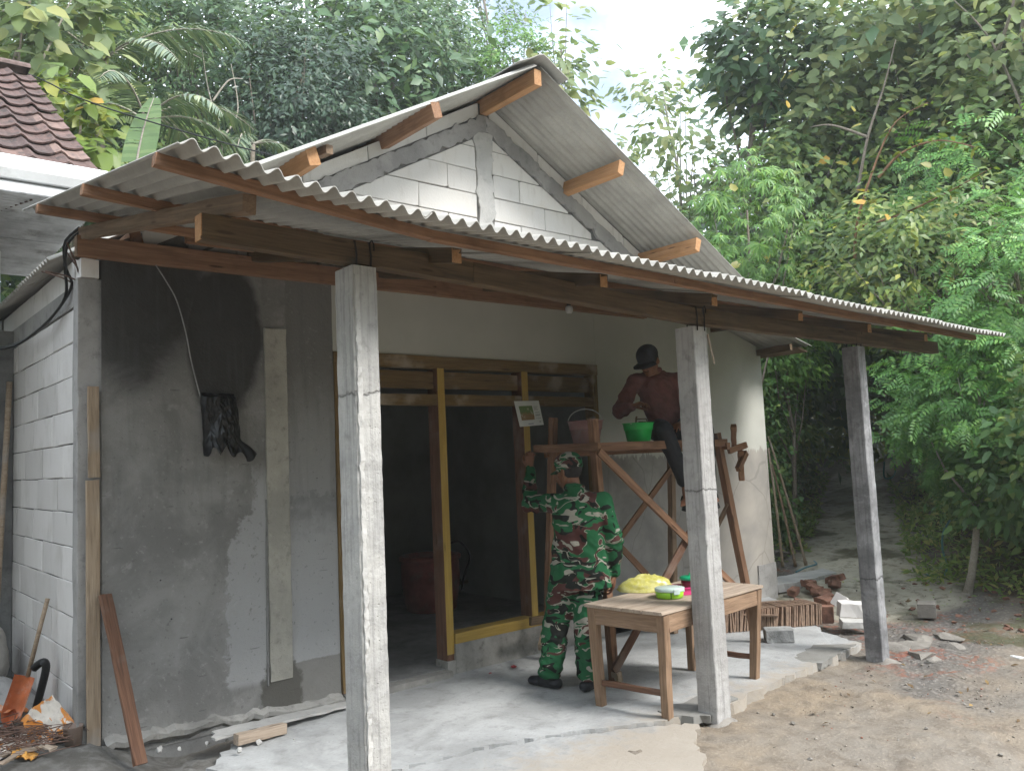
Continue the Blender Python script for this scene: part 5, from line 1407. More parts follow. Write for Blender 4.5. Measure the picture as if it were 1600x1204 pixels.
for i in range(70):
    x, y = r.uniform(1.8, 7.2), r.uniform(-4.0, -2.2)
    s = r.uniform(.005, .02)
    rubble('pebble', 'small stone loose on the brown dirt in front of the porch', 'stone', (x, y, hz(x, y)+s*0.55), (s, s*0.8, s*0.6), m_rough, 'stones on the dirt', i+90)
BC = ['broken concrete lump nearest the foot of the thin porch column', 'largest broken concrete slab right of the thin porch column', 'broken concrete slab between the largest one and the gravel', 'broken concrete lump behind the foot of the thin porch column', 'flat broken concrete at the gravel edge, right of the others', 'broken concrete lump in front of the largest broken slab', 'smallest concrete lump on the dirt before the thin porch column']
for i, (x, y, s) in enumerate(((5.62,-2.28,.13),(5.88,-2.12,.16),(6.15,-2.02,.15),(5.72,-2.02,.13),(6.35,-2.2,.13),(6.0,-2.36,.10),(5.50,-2.42,.07))):
    rubble('broken_concrete', BC[i], 'rubble', (x, y, hz(x, y)+0.015), (s*1.2, s*0.85, 0.04), m_rough, 'broken concrete by the column', i+150)
tag(rubble('red_scrap', None, None, (3.07,-0.26,-0.106), (0.035,0.025,0.012), plain('red_paper', (0.35,0.06,0.07), 0.6, 0.4, 30)), 'red and black scrap lying on the floor below the window sill', 'scrap')
tag(rubble('red_scrap', None, None, (2.85,-0.24,-0.112), (0.025,0.014,0.006), plain('pink_paper', (0.42,0.12,0.13), 0.6, 0.3, 30), seed=3), 'small pink scrap on the floor left of the red and black one', 'scrap')
tag(rubble('white_scrap', None, None, (4.95,-2.62,-0.205), (0.05,0.03,0.012), m_white, seed=5), 'white crumpled scrap on the dirt by the thin column', 'scrap')
tag(rubble('white_scrap', None, None, (6.0,-2.85,-0.19), (0.09,0.05,0.015), m_white, seed=6), 'flat white scrap on the gravel at the right edge', 'scrap')

# left alley: sacks, shovel, bucket, paper and twigs
m_sack = plain('grey_sackcloth', (0.42, 0.40, 0.37), 0.85, 0.12, 14, 0.3, dirt=(0.25, 0.23, 0.21))
def sack(name, label, c, R, seed, m, cat='sack'):
    r = np.random.default_rng(seed); nu, nv = 34, 22
    U, V = np.meshgrid(np.linspace(0, 2*np.pi, nu, endpoint=False), np.linspace(-1, 1, nv), indexing='ij')
    ph = V*np.pi/2; cs = np.abs(np.cos(ph))**0.55
    x = R[0]*cs*np.cos(U); y = R[1]*cs*np.sin(U); z = R[2]*np.sign(V)*np.abs(np.sin(ph))**0.8
    d = 1 - 0.22*np.abs(fbm(np.cos(U)*3+seed, np.sin(U)*3, V*3.5, 3, seed+2)) + 0.20*fbm(np.cos(U)*1.5+seed, np.sin(U)*1.5, V*1.5, 4, seed) + 0.05*np.sin(V*9+3*np.cos(U))
    i = np.arange(nu*nv).reshape(nu, nv); i2 = np.roll(i, -1, 0)
    q = np.stack([i[:,:-1], i2[:,:-1], i2[:,1:], i[:,1:]], -1).reshape(-1, 4)
    o = obj(name, mesh(name, np.stack([x*d, y*d, z*d], -1).reshape(-1, 3), q, True), m, None, T(*c))
    return tag(o, label, cat)
sack('cement_sack', 'full grey cement sack against the yard wall at the left edge', (-0.26,1.62,0.28), (0.19,0.24,0.24), 3, m_sack)
heap('sand_heap', -0.22, 1.15, 0.06, 0.26, 0.55, 0.17, m_conc, None, 4)
tag(bpy.data.objects['sand_heap'], 'heap of grey sand along the foot of the block wall', 'sand heap')
m_orange = plain('orange_sack_paper', (0.62, 0.20, 0.05), 0.6, 0.15, 9, 0.2, dirt=(0.70, 0.62, 0.55))
g = G('cream_sack_paper'); v_ = g.co(); n_ = g.noise(g.map(v_, (9, 3, 4)), 1.6, 3, 0.5, 0.8); n2_ = g.noise(v_, 24, 4, 0.6)
c_ = g.mix(g.range(n_, 0.50, 0.53), (0.64, 0.58, 0.51), (0.62, 0.24, 0.05)); c_ = g.mix(g.range(n2_, 0.5, 0.7, 0, 0.5), c_, (0.36, 0.32, 0.28))
m_cream = g.out(c_, 0.75, g.bump(n2_, 0.3, 0.01), 0.2)
def crumple(name, label, c, size, rotz, tilt, m, seed, cat='paper sack', amp=0.05):
    nu, nv = 18, 18
    U, V = np.meshgrid(np.linspace(-.5,.5,nu), np.linspace(-.5,.5,nv), indexing='ij')
    h = fbm(U*4+seed, V*4, 0, 3, seed)*amp*2 + np.abs(fbm(U*7, V*5+seed, 0, 2, seed+3))*amp
    x = U*size[0] + 0.1*size[0]*fbm(V*5, U*3, 0, 2, seed+5); y = V*size[1] + 0.1*size[1]*fbm(U*5, V*3, 0, 2, seed+6)
    i = np.arange(nu*nv).reshape(nu, nv)
    q = np.stack([i[:-1,:-1], i[1:,:-1], i[1:,1:], i[:-1,1:]], -1).reshape(-1, 4)
    P = np.stack([x, y, h], -1).reshape(-1, 3); P = np.concatenate([P, P-[0,0,0.002]]); q = np.concatenate([q, q[:, ::-1]+nu*nv])
    o = obj(name, mesh(name, P, q, True), m, None, T(*c) @ Matrix.Rotation(rotz, 4, 'Z') @ Matrix.Rotation(tilt[0], 4, 'X') @ Matrix.Rotation(tilt[1], 4, 'Y'))
    return tag(o, label, cat)
crumple('paper_sack', 'torn orange and white cement bag crumpled at the foot of the corner', (-0.10,0.16,0.115), (0.20,0.30), 0.3, (0.5,-0.6), m_cream, 3)
crumple('paper_sack', 'flattened orange paper bag under the shovel blade', (-0.26,0.72,0.13), (0.20,0.26), 0.9, (0.2,0.2), m_orange, 5, amp=0.03)
crumple('paper_sack', 'scrap of white paper bag in the bottom left corner', (-0.30,0.10,0.06), (0.22,0.22), 0.2, (0.15,-0.2), m_cream, 7, amp=0.04)
crumple('paper_sack', 'orange scrap of paper bag lowest at the left edge', (-0.27,-0.12,0.05), (0.12,0.12), 1.2, (0.3,0.1), plain('amber_paper', (0.62,0.32,0.08), 0.6, 0.2, 9), 9, amp=0.03)
m_twig = plain('dry_twig', (0.14, 0.085, 0.065), 0.85, 0.4, 20)
q = MB(); r = random.Random(3)
for i in range(130):
    a = Vector((-0.22+r.gauss(0,.085), 0.18+r.gauss(0,.16), 0.07+abs(r.gauss(0,.025)))); d = Vector((r.gauss(0,1), r.gauss(0,1), r.gauss(0,.12))).normalized()*r.uniform(.06,.16)
    q.tube([a-d, a+Vector((0,0,r.uniform(-.01,.02))), a+d], r.uniform(.0015,.0035), 4)
tag(q.build('twig_heap', m_twig, None, IDM), kind='stuff')
for i, (x, y, rz, L_) in enumerate(((-0.30,-0.02,0.5,.17),(-0.25,-0.10,0.1,.14),(-0.36,-0.22,0.9,.16),(-0.18,-0.2,2.0,.12))):
    o = obj('wood_chip', bar_mesh(L_, 0.035, 0.012, jit=0.003), w_tabtop, None, T(x, y, 0.055+0.01*i) @ Matrix.Rotation(rz, 4, 'Z')); tag(o, ['pale split wood chip on top of the twig heap', 'short pale wood chip right below the white paper scrap', 'lowest pale wood chip at the left edge of the photo', 'wood chip lying crosswise nearest the corner column'][i], 'wood chip', 'wood chips by the corner')
t = thing('shovel', 'shovel with worn orange blade leaning on the white block wall', 'shovel', (-0.19,0.62,0.06))
q = MB(); q.tube([(-0.025,0.58,0.775),(-0.075,0.60,0.55),(-0.128,0.61,0.31)], 0.0135, 9); q.build('handle', w_batten, t, IDM, True)
q = MB(); V = []
for i in range(9):
    u = i/8
    for j in range(7):
        w_ = (j/6-0.5); wid = 0.118*(1 if u < 0.72 else max(0.12, 1-((u-0.72)/0.28)**2*0.95))
        V.append((w_*wid, -u*0.30, 0.055*(4*w_*w_) - 0.02*math.sin(u*2.5)))
V += [(a, b, c-0.004) for a, b, c in V]
q.add(V, [(i*7+j, i*7+j+1, (i+1)*7+j+1, (i+1)*7+j) for i in range(8) for j in range(6)] + [(63+i*7+j, 63+(i+1)*7+j, 63+(i+1)*7+j+1, 63+i*7+j+1) for i in range(8) for j in range(6)])
Mb = frame((-0.13,0.62,0.31), (-0.235,0.60,0.03), (-0.5,-1,0.15))[0]; Mb.translation = Vector((-0.13,0.61,0.315))
q.build('blade', plain('orange_steel', (0.50,0.15,0.06), 0.5, 0.2, 12, 0.1, dirt=(0.55,0.48,0.42)), t, Mb @ Matrix.Rotation(math.pi/2, 4, 'Z'), True)
tube_thing('hoe_handle', 'bent black rubber strip standing behind the orange shovel blade', 'rubber strip', [[(-0.10,0.60,0.05),(-0.065,0.56,0.22),(-0.045,0.52,0.36),(-0.06,0.53,0.40),(-0.10,0.58,0.36)]], 0.024, m_black)
t = thing('pot', 'small brown plastic tub against the corner column', 'tub', (-0.005,0.02,0.02))
q = MB(); q.lathe([(0.001,0.0),(0.045,0.0),(0.052,0.10),(0.055,0.105),(0.049,0.105),(0.043,0.01)], (-0.012,-0.015,0.015), 20); q.build('body', plain('brown_plastic', (0.24,0.18,0.15), 0.6, 0.15), t, IDM, True)
t = thing('bamboo_pole', 'brown bamboo pole leaning on the yard wall at the left edge', 'pole', (-0.15,1.85,0.2))
q = MB(); q.tube([(-0.015,1.98,2.28),(-0.05,1.93,1.6),(-0.085,1.88,1.0),(-0.13,1.82,0.15)], 0.021, 9); q.build('culm', w_batten, t, IDM, True)

# right corner: bamboo stakes, brick pit, tile row, blocks
for i, (a, b, lab) in enumerate((((8.63,0.80,-0.06),(8.72,0.95,1.50),'bamboo stake nearest the painted wall, leaning on the hedge'), ((8.74,0.68,-0.06),(8.86,1.0,1.28),'middle one of three bamboo stakes on the hedge'), ((8.90,0.62,-0.06),(8.82,1.0,1.66),'longest bamboo stake, furthest from the painted wall'))):
    t = thing('bamboo_stake', lab, 'stake', a, 'bamboo stakes leaning on the hedge')
    q = MB(); A, B = Vector(a), Vector(b); pts = []; rad = []
    for k in range(19):
        u = k/18; pts.append(A.lerp(B, u)+Vector((0.02*math.sin(u*3), 0, 0))); rad.append(0.019*(1-0.35*u)*(1.18 if k % 4 == 0 else 1))
    q.tube(pts, rad, 8); q.build('culm', w_batten if i != 1 else w_old, t, IDM, True)
m_bricky = plain('old_brick', (0.23, 0.12, 0.085), 0.9, 0.3, 14, 0.4, dirt=(0.10, 0.075, 0.055))
m_clayt = plain('stacked_clay_tile', (0.26, 0.18, 0.13), 0.9, 0.25, 20, 0.3, dirt=(0.17, 0.10, 0.07))
tl = bar_mesh(0.30, 0.016, 0.19, 0.003, 4, 0.0012)
A, B = Vector((5.05,-0.72,-0.035)), Vector((5.98,-1.24,-0.04))
d_ = (B-A).normalized(); N_ = 46
for i in range(N_):
    p = A.lerp(B, i/(N_-1)) + Vector((random.gauss(0,.004), random.gauss(0,.004), 0))
    back = Vector((0.45, 0.9, 0)).normalized()
    p = p + back*0.16
    ang = math.atan2(d_.y, d_.x)
    Mx = T(*p) @ Matrix.Rotation(math.atan2(back.y, back.x)+random.gauss(0,.02), 4, 'Z') @ Matrix.Rotation(random.gauss(0.10, .05), 4, 'X')
    o = obj('roof_tile', tl, m_clayt, None, Mx); tag(o, 'flat clay roof tile stacked on edge behind the porch table', 'roof tile', 'roof tiles stacked on edge')
for i in range(16):
    p = A.lerp(B, random.random()*0.9) + Vector((0.20+random.gauss(0,.08), 0.42+random.gauss(0,.10), 0.03))
    o = obj('roof_tile', tl, m_clayt, None, T(*p) @ Matrix.Rotation(random.uniform(0, 3), 4, 'Z') @ Matrix.Rotation(math.pi/2+random.gauss(0,.2), 4, 'X')); tag(o, 'old clay tile lying flat on the pile behind the standing tiles', 'roof tile', 'roof tiles lying behind the stack')
def cuboid(name, label, cat, p, s, rz, m, tilt=(0,0), group=None, jit=0.003):
    o = obj(name, bar_mesh(s[0], s[1], s[2], 0.006, 4, jit), m, None, T(*p) @ Matrix.Rotation(rz, 4, 'Z') @ Matrix.Rotation(tilt[0], 4, 'X') @ Matrix.Rotation(tilt[1], 4, 'Y'))
    return tag(o, label, cat, group)
cuboid('concrete_block', 'pitted grey concrete block on the slab beside the table leg', 'block', (5.16,-1.30,-0.075), (0.23,0.16,0.105), -0.85, concrete('pitted_block', (0.36,0.36,0.355), (0.20,0.20,0.195), blot=0.9, bump=1.2))
cuboid('brick', 'brown brick standing between the tile stack and the white blocks', 'brick', (6.12,-1.22,-0.06), (0.11,0.10,0.15), 0.5, m_bricky)
cuboid('white_block', 'broken white block tilted against another by the thin column', 'block', (6.18,-1.46,0.0), (0.30,0.10,0.13), -0.72, m_block, (0.12,0.10))
cuboid('white_block', 'broken white block lying flat under the tilted one', 'block', (6.10,-1.52,-0.11), (0.30,0.12,0.07), -0.80, m_conc_l, (0.05,0.06))
cuboid('white_block', 'angular white block end behind the tilted block', 'block', (6.35,-1.22,0.03), (0.16,0.10,0.12), 0.2, m_block, (0.5,0.3))
cuboid('concrete_block', 'mossy concrete lump beyond the thin column', 'block', (7.05,-1.72,-0.10), (0.22,0.16,0.13), 0.4, m_rough)
BB = ['dark broken brick touching the plinth at the right corner of the house', 'broken brick just in front of the pale pavement', 'broken brick half under the edge of the pale pavement', 'broken brick in the middle of the corner rubble', 'broken brick lying on moss right of the corner rubble', 'outermost broken brick of the corner rubble, toward the path', 'broken brick behind the right end of the tile stack', 'broken brick nearest the white blocks', 'broken brick lying against the back of the tile stack', 'broken brick between the tile stack and the painted wall']
for i, (x, y, rz) in enumerate(((7.35,-0.12,0.3),(7.5,-0.30,1.1),(7.62,-0.15,0.1),(7.42,-0.42,2.0),(7.78,-0.38,0.7),(7.95,-0.30,1.5),(7.3,-0.55,0.9),(7.15,-0.75,0.2),(6.9,-0.75,1.2),(6.75,-0.55,0.6))):
    cuboid('brick', BB[i], 'brick', (x, y, hz(x, y)+0.05+0.02*(i % 3)), (0.20,0.10,0.07), rz, m_bricky, (random.gauss(0,.2), random.gauss(0,.2)), 'broken bricks at the house corner', 0.006)
for i in range(46):
    x, y = random.uniform(6.6, 8.9), random.uniform(-2.6, -0.9); s = random.uniform(.018,.045)
    rubble('brick_chip', 'small red brick chip among the gravel by the road', 'brick chip', (x, y, hz(x, y)+s*0.3), (s, s*0.8, s*0.5), m_bricky, 'brick chips on the gravel', i+300)
m_hose = plain('teal_hose', (0.06, 0.19, 0.17), 0.4, 0.1)
tube_thing('hose', 'teal water hose looping out of the ferns on the right bank', 'hose', [[(10.6,-0.55,0.42),(10.2,-0.62,0.30),(9.75,-0.78,0.15),(9.35,-0.98,0.02),(9.12,-1.05,-0.07),(9.05,-0.95,-0.10),(9.2,-0.78,-0.10)]], 0.013, m_hose)
tube_thing('hose', 'blue hose lying along the pale pavement by the stakes', 'hose', [[(8.2,0.35,-0.04),(8.6,0.45,-0.04),(8.95,0.50,-0.04),(9.3,0.75,-0.05)]], 0.011, plain('blue_hose', (0.08,0.22,0.27), 0.4, 0.1))
tube_thing('hose', 'coil of green hose hanging beside the path behind the thin column', 'hose', [[(15.9,2.75,1.25),(15.95,2.62,1.05),(15.9,2.66,0.80),(15.8,2.8,0.78),(15.85,2.8,1.1)]], 0.018, m_hose)
for i, (x, y) in enumerate(((9.4,1.35),(9.7,1.5),(10.1,1.62),(9.15,1.15),(10.6,1.9))):
    rubble('stone', 'rounded stone in the mossy edge at the hedge foot', 'stone', (x, y, hz(x, y)+0.05), (0.15,0.12,0.11), m_rough, 'stones at the hedge foot', i+400)

# grit and small stones over the open ground: too many to count
r = np.random.default_rng(91); N = 9000
xs = r.uniform(1.4, 9.4, N); ys = r.uniform(-4.9, -0.6, N)
keep = ~((ys > -2.12) & (xs < 5.75)) & ~((ys > -0.75) & (xs < 6.7)) & (g_right(xs, ys) < 0.1)
dens = 0.25 + 0.75*sstep(0.0, 0.25, fbm(xs*1.6, ys*1.6, 0, 3, 14)+0.06) ; keep &= r.random(N) < dens
keep &= ~((ys > -2.65) & (xs < 3.0))
xs, ys = xs[keep], ys[keep]; N = len(xs)
sz = 0.0025 + 0.010*r.random(N)**3.0
oc = np.array([(1,0,0),(-1,0,0),(0,1,0),(0,-1,0),(0,0,.7),(0,0,-.7)], float)
of = np.array([(0,2,4),(2,1,4),(1,3,4),(3,0,4),(2,0,5),(1,2,5),(3,1,5),(0,3,5)])
a = r.random(N)*6.28; ca_, sa_ = np.cos(a)[:, None], np.sin(a)[:, None]
jit = 1 + 0.35*r.normal(size=(N, 6))
vx = (oc[None,:,0]*ca_ - oc[None,:,1]*sa_)*jit; vy = (oc[None,:,0]*sa_ + oc[None,:,1]*ca_)*jit; vz = oc[None,:,2]*jit
zb = height(xs, ys) + 0.004
V = np.stack([xs[:,None]+vx*sz[:,None], ys[:,None]+vy*sz[:,None], zb[:,None]+vz*sz[:,None]*0.8+sz[:,None]*0.3], -1).reshape(-1, 3)
Fq = (of[None] + (np.arange(N)*6)[:, None, None]).reshape(-1, 3)
g = G('mixed_grit'); ri = g.isl()
m_grit = g.out(g.ramp(ri, [(0, (0.10, 0.09, 0.075)), (0.5, (0.22, 0.19, 0.155)), (0.85, (0.34, 0.31, 0.27)), (1, (0.24, 0.09, 0.06))]), 0.95)
tag(obj('grit', mesh('grit', V, Fq), m_grit), kind='stuff')

# ------------------------------------------------------------------ scaffold
sc_ = thing('scaffold', 'rough timber trestle scaffold with crossed braces in front of the half painted wall', 'scaffold', (4.1,-0.7,-0.12))
def sp(name, a, b, w, h, m=w_scaf, up=(0,0,1), **k): return plank(name, sc_, a, b, w, h, m, up, seg=6, jit=0.0018, **k)
FZ_ = -0.118
sp('post', (3.315,-1.10,FZ_), (3.335,-1.00,1.795), 0.058, 0.058, up=(1,0,0))
sp('post', (3.43,-0.254,FZ_), (3.53,-0.36,1.84), 0.055, 0.055, up=(1,0,0))
sp('post', (4.865,-0.405,FZ_-0.01), (4.99,-0.40,1.60), 0.055, 0.06, w_old, up=(1,0,0))
sp('post', (5.02,-1.17,FZ_-0.012), (4.83,-1.03,1.66), 0.06, 0.06, up=(1,0,0))
sp('rail', (3.205,-0.475,1.588), (3.30,-1.09,1.578), 0.04, 0.062)
sp('rail', (3.31,-1.05,1.578), (4.88,-1.09,1.575), 0.04, 0.062)
sp('rail', (3.47,-0.31,1.545), (5.02,-0.36,1.545), 0.04, 0.06)
sp('rail', (4.86,-1.13,1.545), (4.99,-0.30,1.545), 0.04, 0.06)
sp('deck_board', (3.30,-0.90,1.598), (4.92,-0.93,1.598), 0.20, 0.022, w_old)
sp('deck_board', (3.34,-0.66,1.598), (4.95,-0.68,1.598), 0.22, 0.022, w_old)
sp('deck_board', (3.44,-0.43,1.586), (4.98,-0.45,1.586), 0.18, 0.022, w_old)
sp('brace', (3.25,-1.128,1.545), (4.97,-1.205,0.185), 0.022, 0.058, w_scaf)
sp('brace', (4.50,-1.135,1.09), (3.27,-1.145,-0.04), 0.022, 0.066, w_brown)
sp('brace', (4.985,-0.435,1.40), (3.46,-0.30,0.12), 0.022, 0.055, w_scaf)
sp('brace', (3.50,-0.335,1.40), (4.88,-0.44,0.10), 0.022, 0.055, w_scaf)
sp('brace', (4.88,-1.08,1.05), (4.93,-0.40,0.10), 0.05, 0.022, w_old)
sp('lower_tie', (3.20,-0.33,0.23), (4.9,-0.44,0.185), 0.03, 0.065, w_dark)
sp('short_strut', (3.12,-0.52,0.07), (3.42,-0.29,0.24), 0.03, 0.05, w_batten)
for a, b in (((4.88,-1.18,1.72),(4.98,-1.10,1.52)), ((4.90,-1.10,1.50),(5.05,-1.18,1.55)), ((4.93,-1.16,1.34),(5.09,-1.14,1.48)), ((5.03,-1.13,1.50),(5.06,-1.10,1.24))):
    sp('cleat', a, b, 0.045, 0.05, w_scaf)
sp('foot_cleat', (3.32,-1.13,-0.118), (3.30,-1.135,-0.045), 0.06, 0.05, w_batten, up=(1,0,0))

# buckets
def bucket(name, label, c, rt, rb, h, m, hm, handle_dir, stream=None, fallen=0):
    t = thing(name, label, 'bucket', c)
    q = MB(); q.lathe([(0.001,0),(rb,0),(rb+0.004,0.006),(rb+(rt-rb)*0.62,h*0.60),(rb+(rt-rb)*0.62+0.005,h*0.61),(rb+(rt-rb)*0.66+0.005,h*0.66),(rt,h*0.97),(rt+0.008,h*0.97),(rt+0.008,h),(rt-0.004,h),(rt-0.01,h*0.9),(rb+0.01,h*0.35)], c, 36)
    q.build('body', m, t, IDM, True)
    q = MB(); q.lathe([(0.001,h*0.62),(rb+(rt-rb)*0.60-0.004,h*0.60)], c, 36); q.build('mortar_fill', m_mortar, t, IDM)
    q = MB(); pts = []; d = Vector(handle_dir).normalized()
    for i in range(15):
        a = math.pi*i/14
        pts.append(Vector(c) + Vector((d.x*rt*math.cos(a), d.y*rt*math.cos(a), h*0.95)) + Vector((-d.y*0.03, d.x*0.03, 0.001))*math.sin(a)*fallen*2 + Vector((0,0,1))*math.sin(a)*rt*0.75*(1-fallen*0.9))
    q.tube(pts, 0.004, 6); q.build('handle', hm, t, IDM, True)
    return t
m_green = plain('green_plastic', (0.02, 0.42, 0.08), 0.4, 0.08, 10, 0.03, dirt=(0.10, 0.34, 0.13))
m_pink = plain('mortar_stained_pink_plastic', (0.36, 0.20, 0.19), 0.7, 0.12, 8, 0.1, dirt=(0.34, 0.30, 0.28))
m_grey = plain('grey_handle', (0.45, 0.45, 0.44), 0.5, 0.1)
bk = bucket('bucket', 'bright green plastic bucket on the scaffold deck beside the seated worker', (3.93,-0.93,1.612), 0.123, 0.090, 0.150, m_green, m_grey, (1,0.3,0), fallen=1)
bucket('bucket', 'dirty pinkish bucket with raised wire handle on the left end of the scaffold', (3.58,-0.68,1.611), 0.140, 0.100, 0.185, m_pink, m_grey, (0.8,-0.6,0))
t = thing('trowel', 'trowel with dark handle standing in the green bucket', 'trowel', (3.93,-0.93,1.75))
q = MB(); q.tube([(3.90,-0.93,1.71),(3.905,-0.935,1.80),(3.91,-0.94,1.815)], 0.008, 8); q.tube([(3.91,-0.94,1.792),(3.99,-0.97,1.792),(4.0,-0.97,1.76)], 0.006, 6); q.build('handle', w_dark, t, IDM, True)
q = MB(); q.box(-0.045,-0.001,-0.06,0.045,0.001,0.06); q.build('blade', m_steel, t, T(3.96,-0.95,1.715))

# table
tb = thing('table', 'old wooden work table with plank top and four square legs on the porch', 'table', (3.4,-1.65,-0.12))
cA, cB, cC, cD = Vector((2.77,-1.39,0)), Vector((2.82,-2.01,0)), Vector((4.02,-1.93,0)), Vector((3.97,-1.30,0))
for i in range(4):
    u0, u1 = (i+0.01)/4, (i+0.985)/4
    a = cA.lerp(cB, (u0+u1)/2); b = cD.lerp(cC, (u0+u1)/2); d = (b-a).normalized()
    plank('top_board', tb, a - d*0.015 + Vector((0,0,0.532+random.gauss(0,.0015))), b + d*0.015 + Vector((0,0,0.532+random.gauss(0,.0015))), 0.152, 0.020, w_tabtop, seg=8, jit=0.001)
def inset(p, k=0.035):
    c = (cA+cB+cC+cD)/4; d = (c-p); return p + Vector((math.copysign(k, d.x), math.copysign(k, d.y), 0))
lg = []
for p, q_ in ((cA, (0.02,-0.01)), (cB, (0.05,0.05)), (cC, (0.03,0.08)), (cD, (-0.01,-0.0))):
    top_ = inset(p); bot = top_ + Vector((q_[0], q_[1], 0)); lg.append((top_, bot))
    plank('leg', tb, bot + Vector((0,0,-0.122)), top_ + Vector((0,0,0.520)), 0.055, 0.055, w_table, up=(1,0.08,0), seg=6, taper=1.12)
for i, j in ((0,1),(1,2),(2,3),(3,0)):
    a, b = lg[i][0], lg[j][0]; d = (b-a).normalized(); s = Vector((d.y,-d.x,0)); o_ = s*0.012*(1 if s.dot((cA+cC)/2-a) < 0 else -1)
    plank('apron', tb, a + d*0.029 + o_ + Vector((0,0,0.466)), b - d*0.029 + o_ + Vector((0,0,0.466)), 0.022, 0.11, w_table, seg=6)
for i, j, z in ((0,1,0.03),(2,3,0.03)):
    a = lg[i][1].lerp(lg[i][0], 0.24); b = lg[j][1].lerp(lg[j][0], 0.24); d = (b-a).normalized()
    plank('stretcher', tb, a + d*0.028 + Vector((0,0,z)), b - d*0.028 + Vector((0,0,z)), 0.026, 0.036, w_brown, seg=5)
TZ = 0.5435
m_lime = plain('lime_plastic', (0.28, 0.55, 0.03), 0.35, 0.05)
g = G('clear_lid'); m_lid = g.out((0.62, 0.74, 0.70), 0.25, None, 0.5, Alpha=0.85)
t = thing('lunch_box', 'round lime green lunch box with frosted clip lid at the front of the table', 'lunch box', (3.26,-1.70,TZ))
c = (3.26,-1.705,TZ)
q = MB(); q.lathe([(0.001,0),(0.084,0),(0.091,0.006),(0.095,0.052),(0.001,0.052)], c, 36); q.build('body', m_lime, t, IDM, True)
q = MB(); q.lathe([(0.098,0.046),(0.099,0.050),(0.099,0.062),(0.092,0.068),(0.001,0.068)], c, 36); q.lathe([(0.092,0.044),(0.098,0.046)], c, 36); q.build('lid', m_lid, t, IDM, True)
for a in (-1.95, 1.2, -0.4):
    x, y = c[0]+0.1*math.cos(a), c[1]+0.1*math.sin(a)
    obj('clip', bar_mesh(0.042, 0.008, 0.034, 0.002, 2, 0), m_lid, t, T(x, y, TZ+0.048) @ Matrix.Rotation(a+math.pi/2, 4, 'Z'))
x, y = c[0]+0.0945*math.cos(-2.35), c[1]+0.0945*math.sin(-2.35)
obj('divider_line', bar_mesh(0.005, 0.003, 0.044, 0.001, 1, 0), plain('dark_green_slot', (0.02,0.06,0.01), 0.5), t, T(x, y, TZ+0.026) @ Matrix.Rotation(-2.35+math.pi/2, 4, 'Z'))
m_hot = plain('pink_plastic', (0.62, 0.05, 0.20), 0.35, 0.06)
t = thing('food_container', 'open pink food tray behind the lime lunch box', 'food container', (3.50,-1.70,TZ))
q = MB(); hx, hy, hh = 0.115, 0.085, 0.048
q.box(-hx,-hy,0,hx,hy,0.004)
for (a, b, c1, d1) in ((-hx,-hy,hx,-hy+0.004),(-hx,hy-0.004,hx,hy),(-hx,-hy+0.004,-hx+0.004,hy-0.004),(hx-0.004,-hy+0.004,hx,hy-0.004)): q.box(a, b, 0.004, c1, d1, hh)
for (a, b, c1, d1) in ((-hx-.008,-hy-.008,hx+.008,-hy),(-hx-.008,hy,hx+.008,hy+.008),(-hx-.008,-hy,-hx,hy),(hx,-hy,hx+.008,hy)): q.box(a, b, hh-0.006, c1, d1, hh+0.002)
q.build('tray', m_hot, t, T(3.51,-1.71,TZ) @ Matrix.Rotation(-0.5, 4, 'Z'))
m_maroon = plain('maroon_plastic', (0.14, 0.012, 0.03), 0.3, 0.06)
t = thing('food_container', 'dark red round container with green screw lid inside the pink tray', 'food container', (3.50,-1.69,TZ))
c = (3.515,-1.69,TZ+0.006)
q = MB(); q.lathe([(0.001,0),(0.058,0),(0.064,0.005),(0.068,0.085),(0.001,0.085)], c, 30); q.build('body', m_maroon, t, IDM, True)
q = MB(); q.lathe([(0.073,0.080),(0.076,0.084),(0.075,0.098),(0.060,0.104),(0.012,0.107),(0.010,0.125),(0.001,0.127)], c, 30); q.build('lid', plain('jade_plastic', (0.01,0.30,0.14), 0.35, 0.05), t, IDM, True)
t = thing('food_container', 'tall pink container behind the dark red one, half hidden by the column', 'food container', (3.72,-1.66,TZ))
c = (3.70,-1.655,TZ)
q = MB(); q.lathe([(0.001,0),(0.065,0),(0.07,0.005),(0.078,0.10),(0.001,0.10)], c, 30); q.build('body', m_maroon, t, IDM, True)
q = MB(); q.lathe([(0.082,0.096),(0.084,0.10),(0.083,0.118),(0.07,0.124),(0.001,0.126)], c, 30); q.build('lid', m_hot, t, IDM, True)
# yellow bag: crumpled shell lying on the table
r_ = np.random.default_rng(6); nu, nv = 40, 15
U, V = np.meshgrid(np.linspace(0, 2*np.pi, nu, endpoint=False), np.linspace(0, 1, nv), indexing='ij')
rad = np.sin(V*np.pi/2)**0.8; hgt = np.cos(V*np.pi/2)**0.9
cx_, cy_ = np.cos(U), np.sin(U)
w_ = 1 + 0.30*fbm(cx_*1.7, cy_*1.7, V*1.5, 4, 31) - 0.35*np.abs(fbm(cx_*3.5+2, cy_*3.5, V*4, 3, 32)) + 0.10*(1-np.abs(2*fbm(cx_*7, cy_*7, V*6, 2, 36))*2)
x = 0.165*rad*cx_*w_; y = 0.115*rad*cy_*w_; z = 0.092*hgt*(1+0.5*fbm(cx_*2*rad, cy_*2*rad, V*3, 3, 33)) + 0.022*(0.6-np.abs(fbm(cx_*4*rad, cy_*4*rad, V*5, 3, 35))*3)*hgt
x = x - 0.05*sstep(0.6, 1, -cx_)*rad
i = np.arange(nu*nv).reshape(nu, nv); i2 = np.roll(i, -1, 0)
q_ = np.stack([i[:,:-1], i[:,1:], i2[:,1:], i2[:,:-1]], -1).reshape(-1, 4)
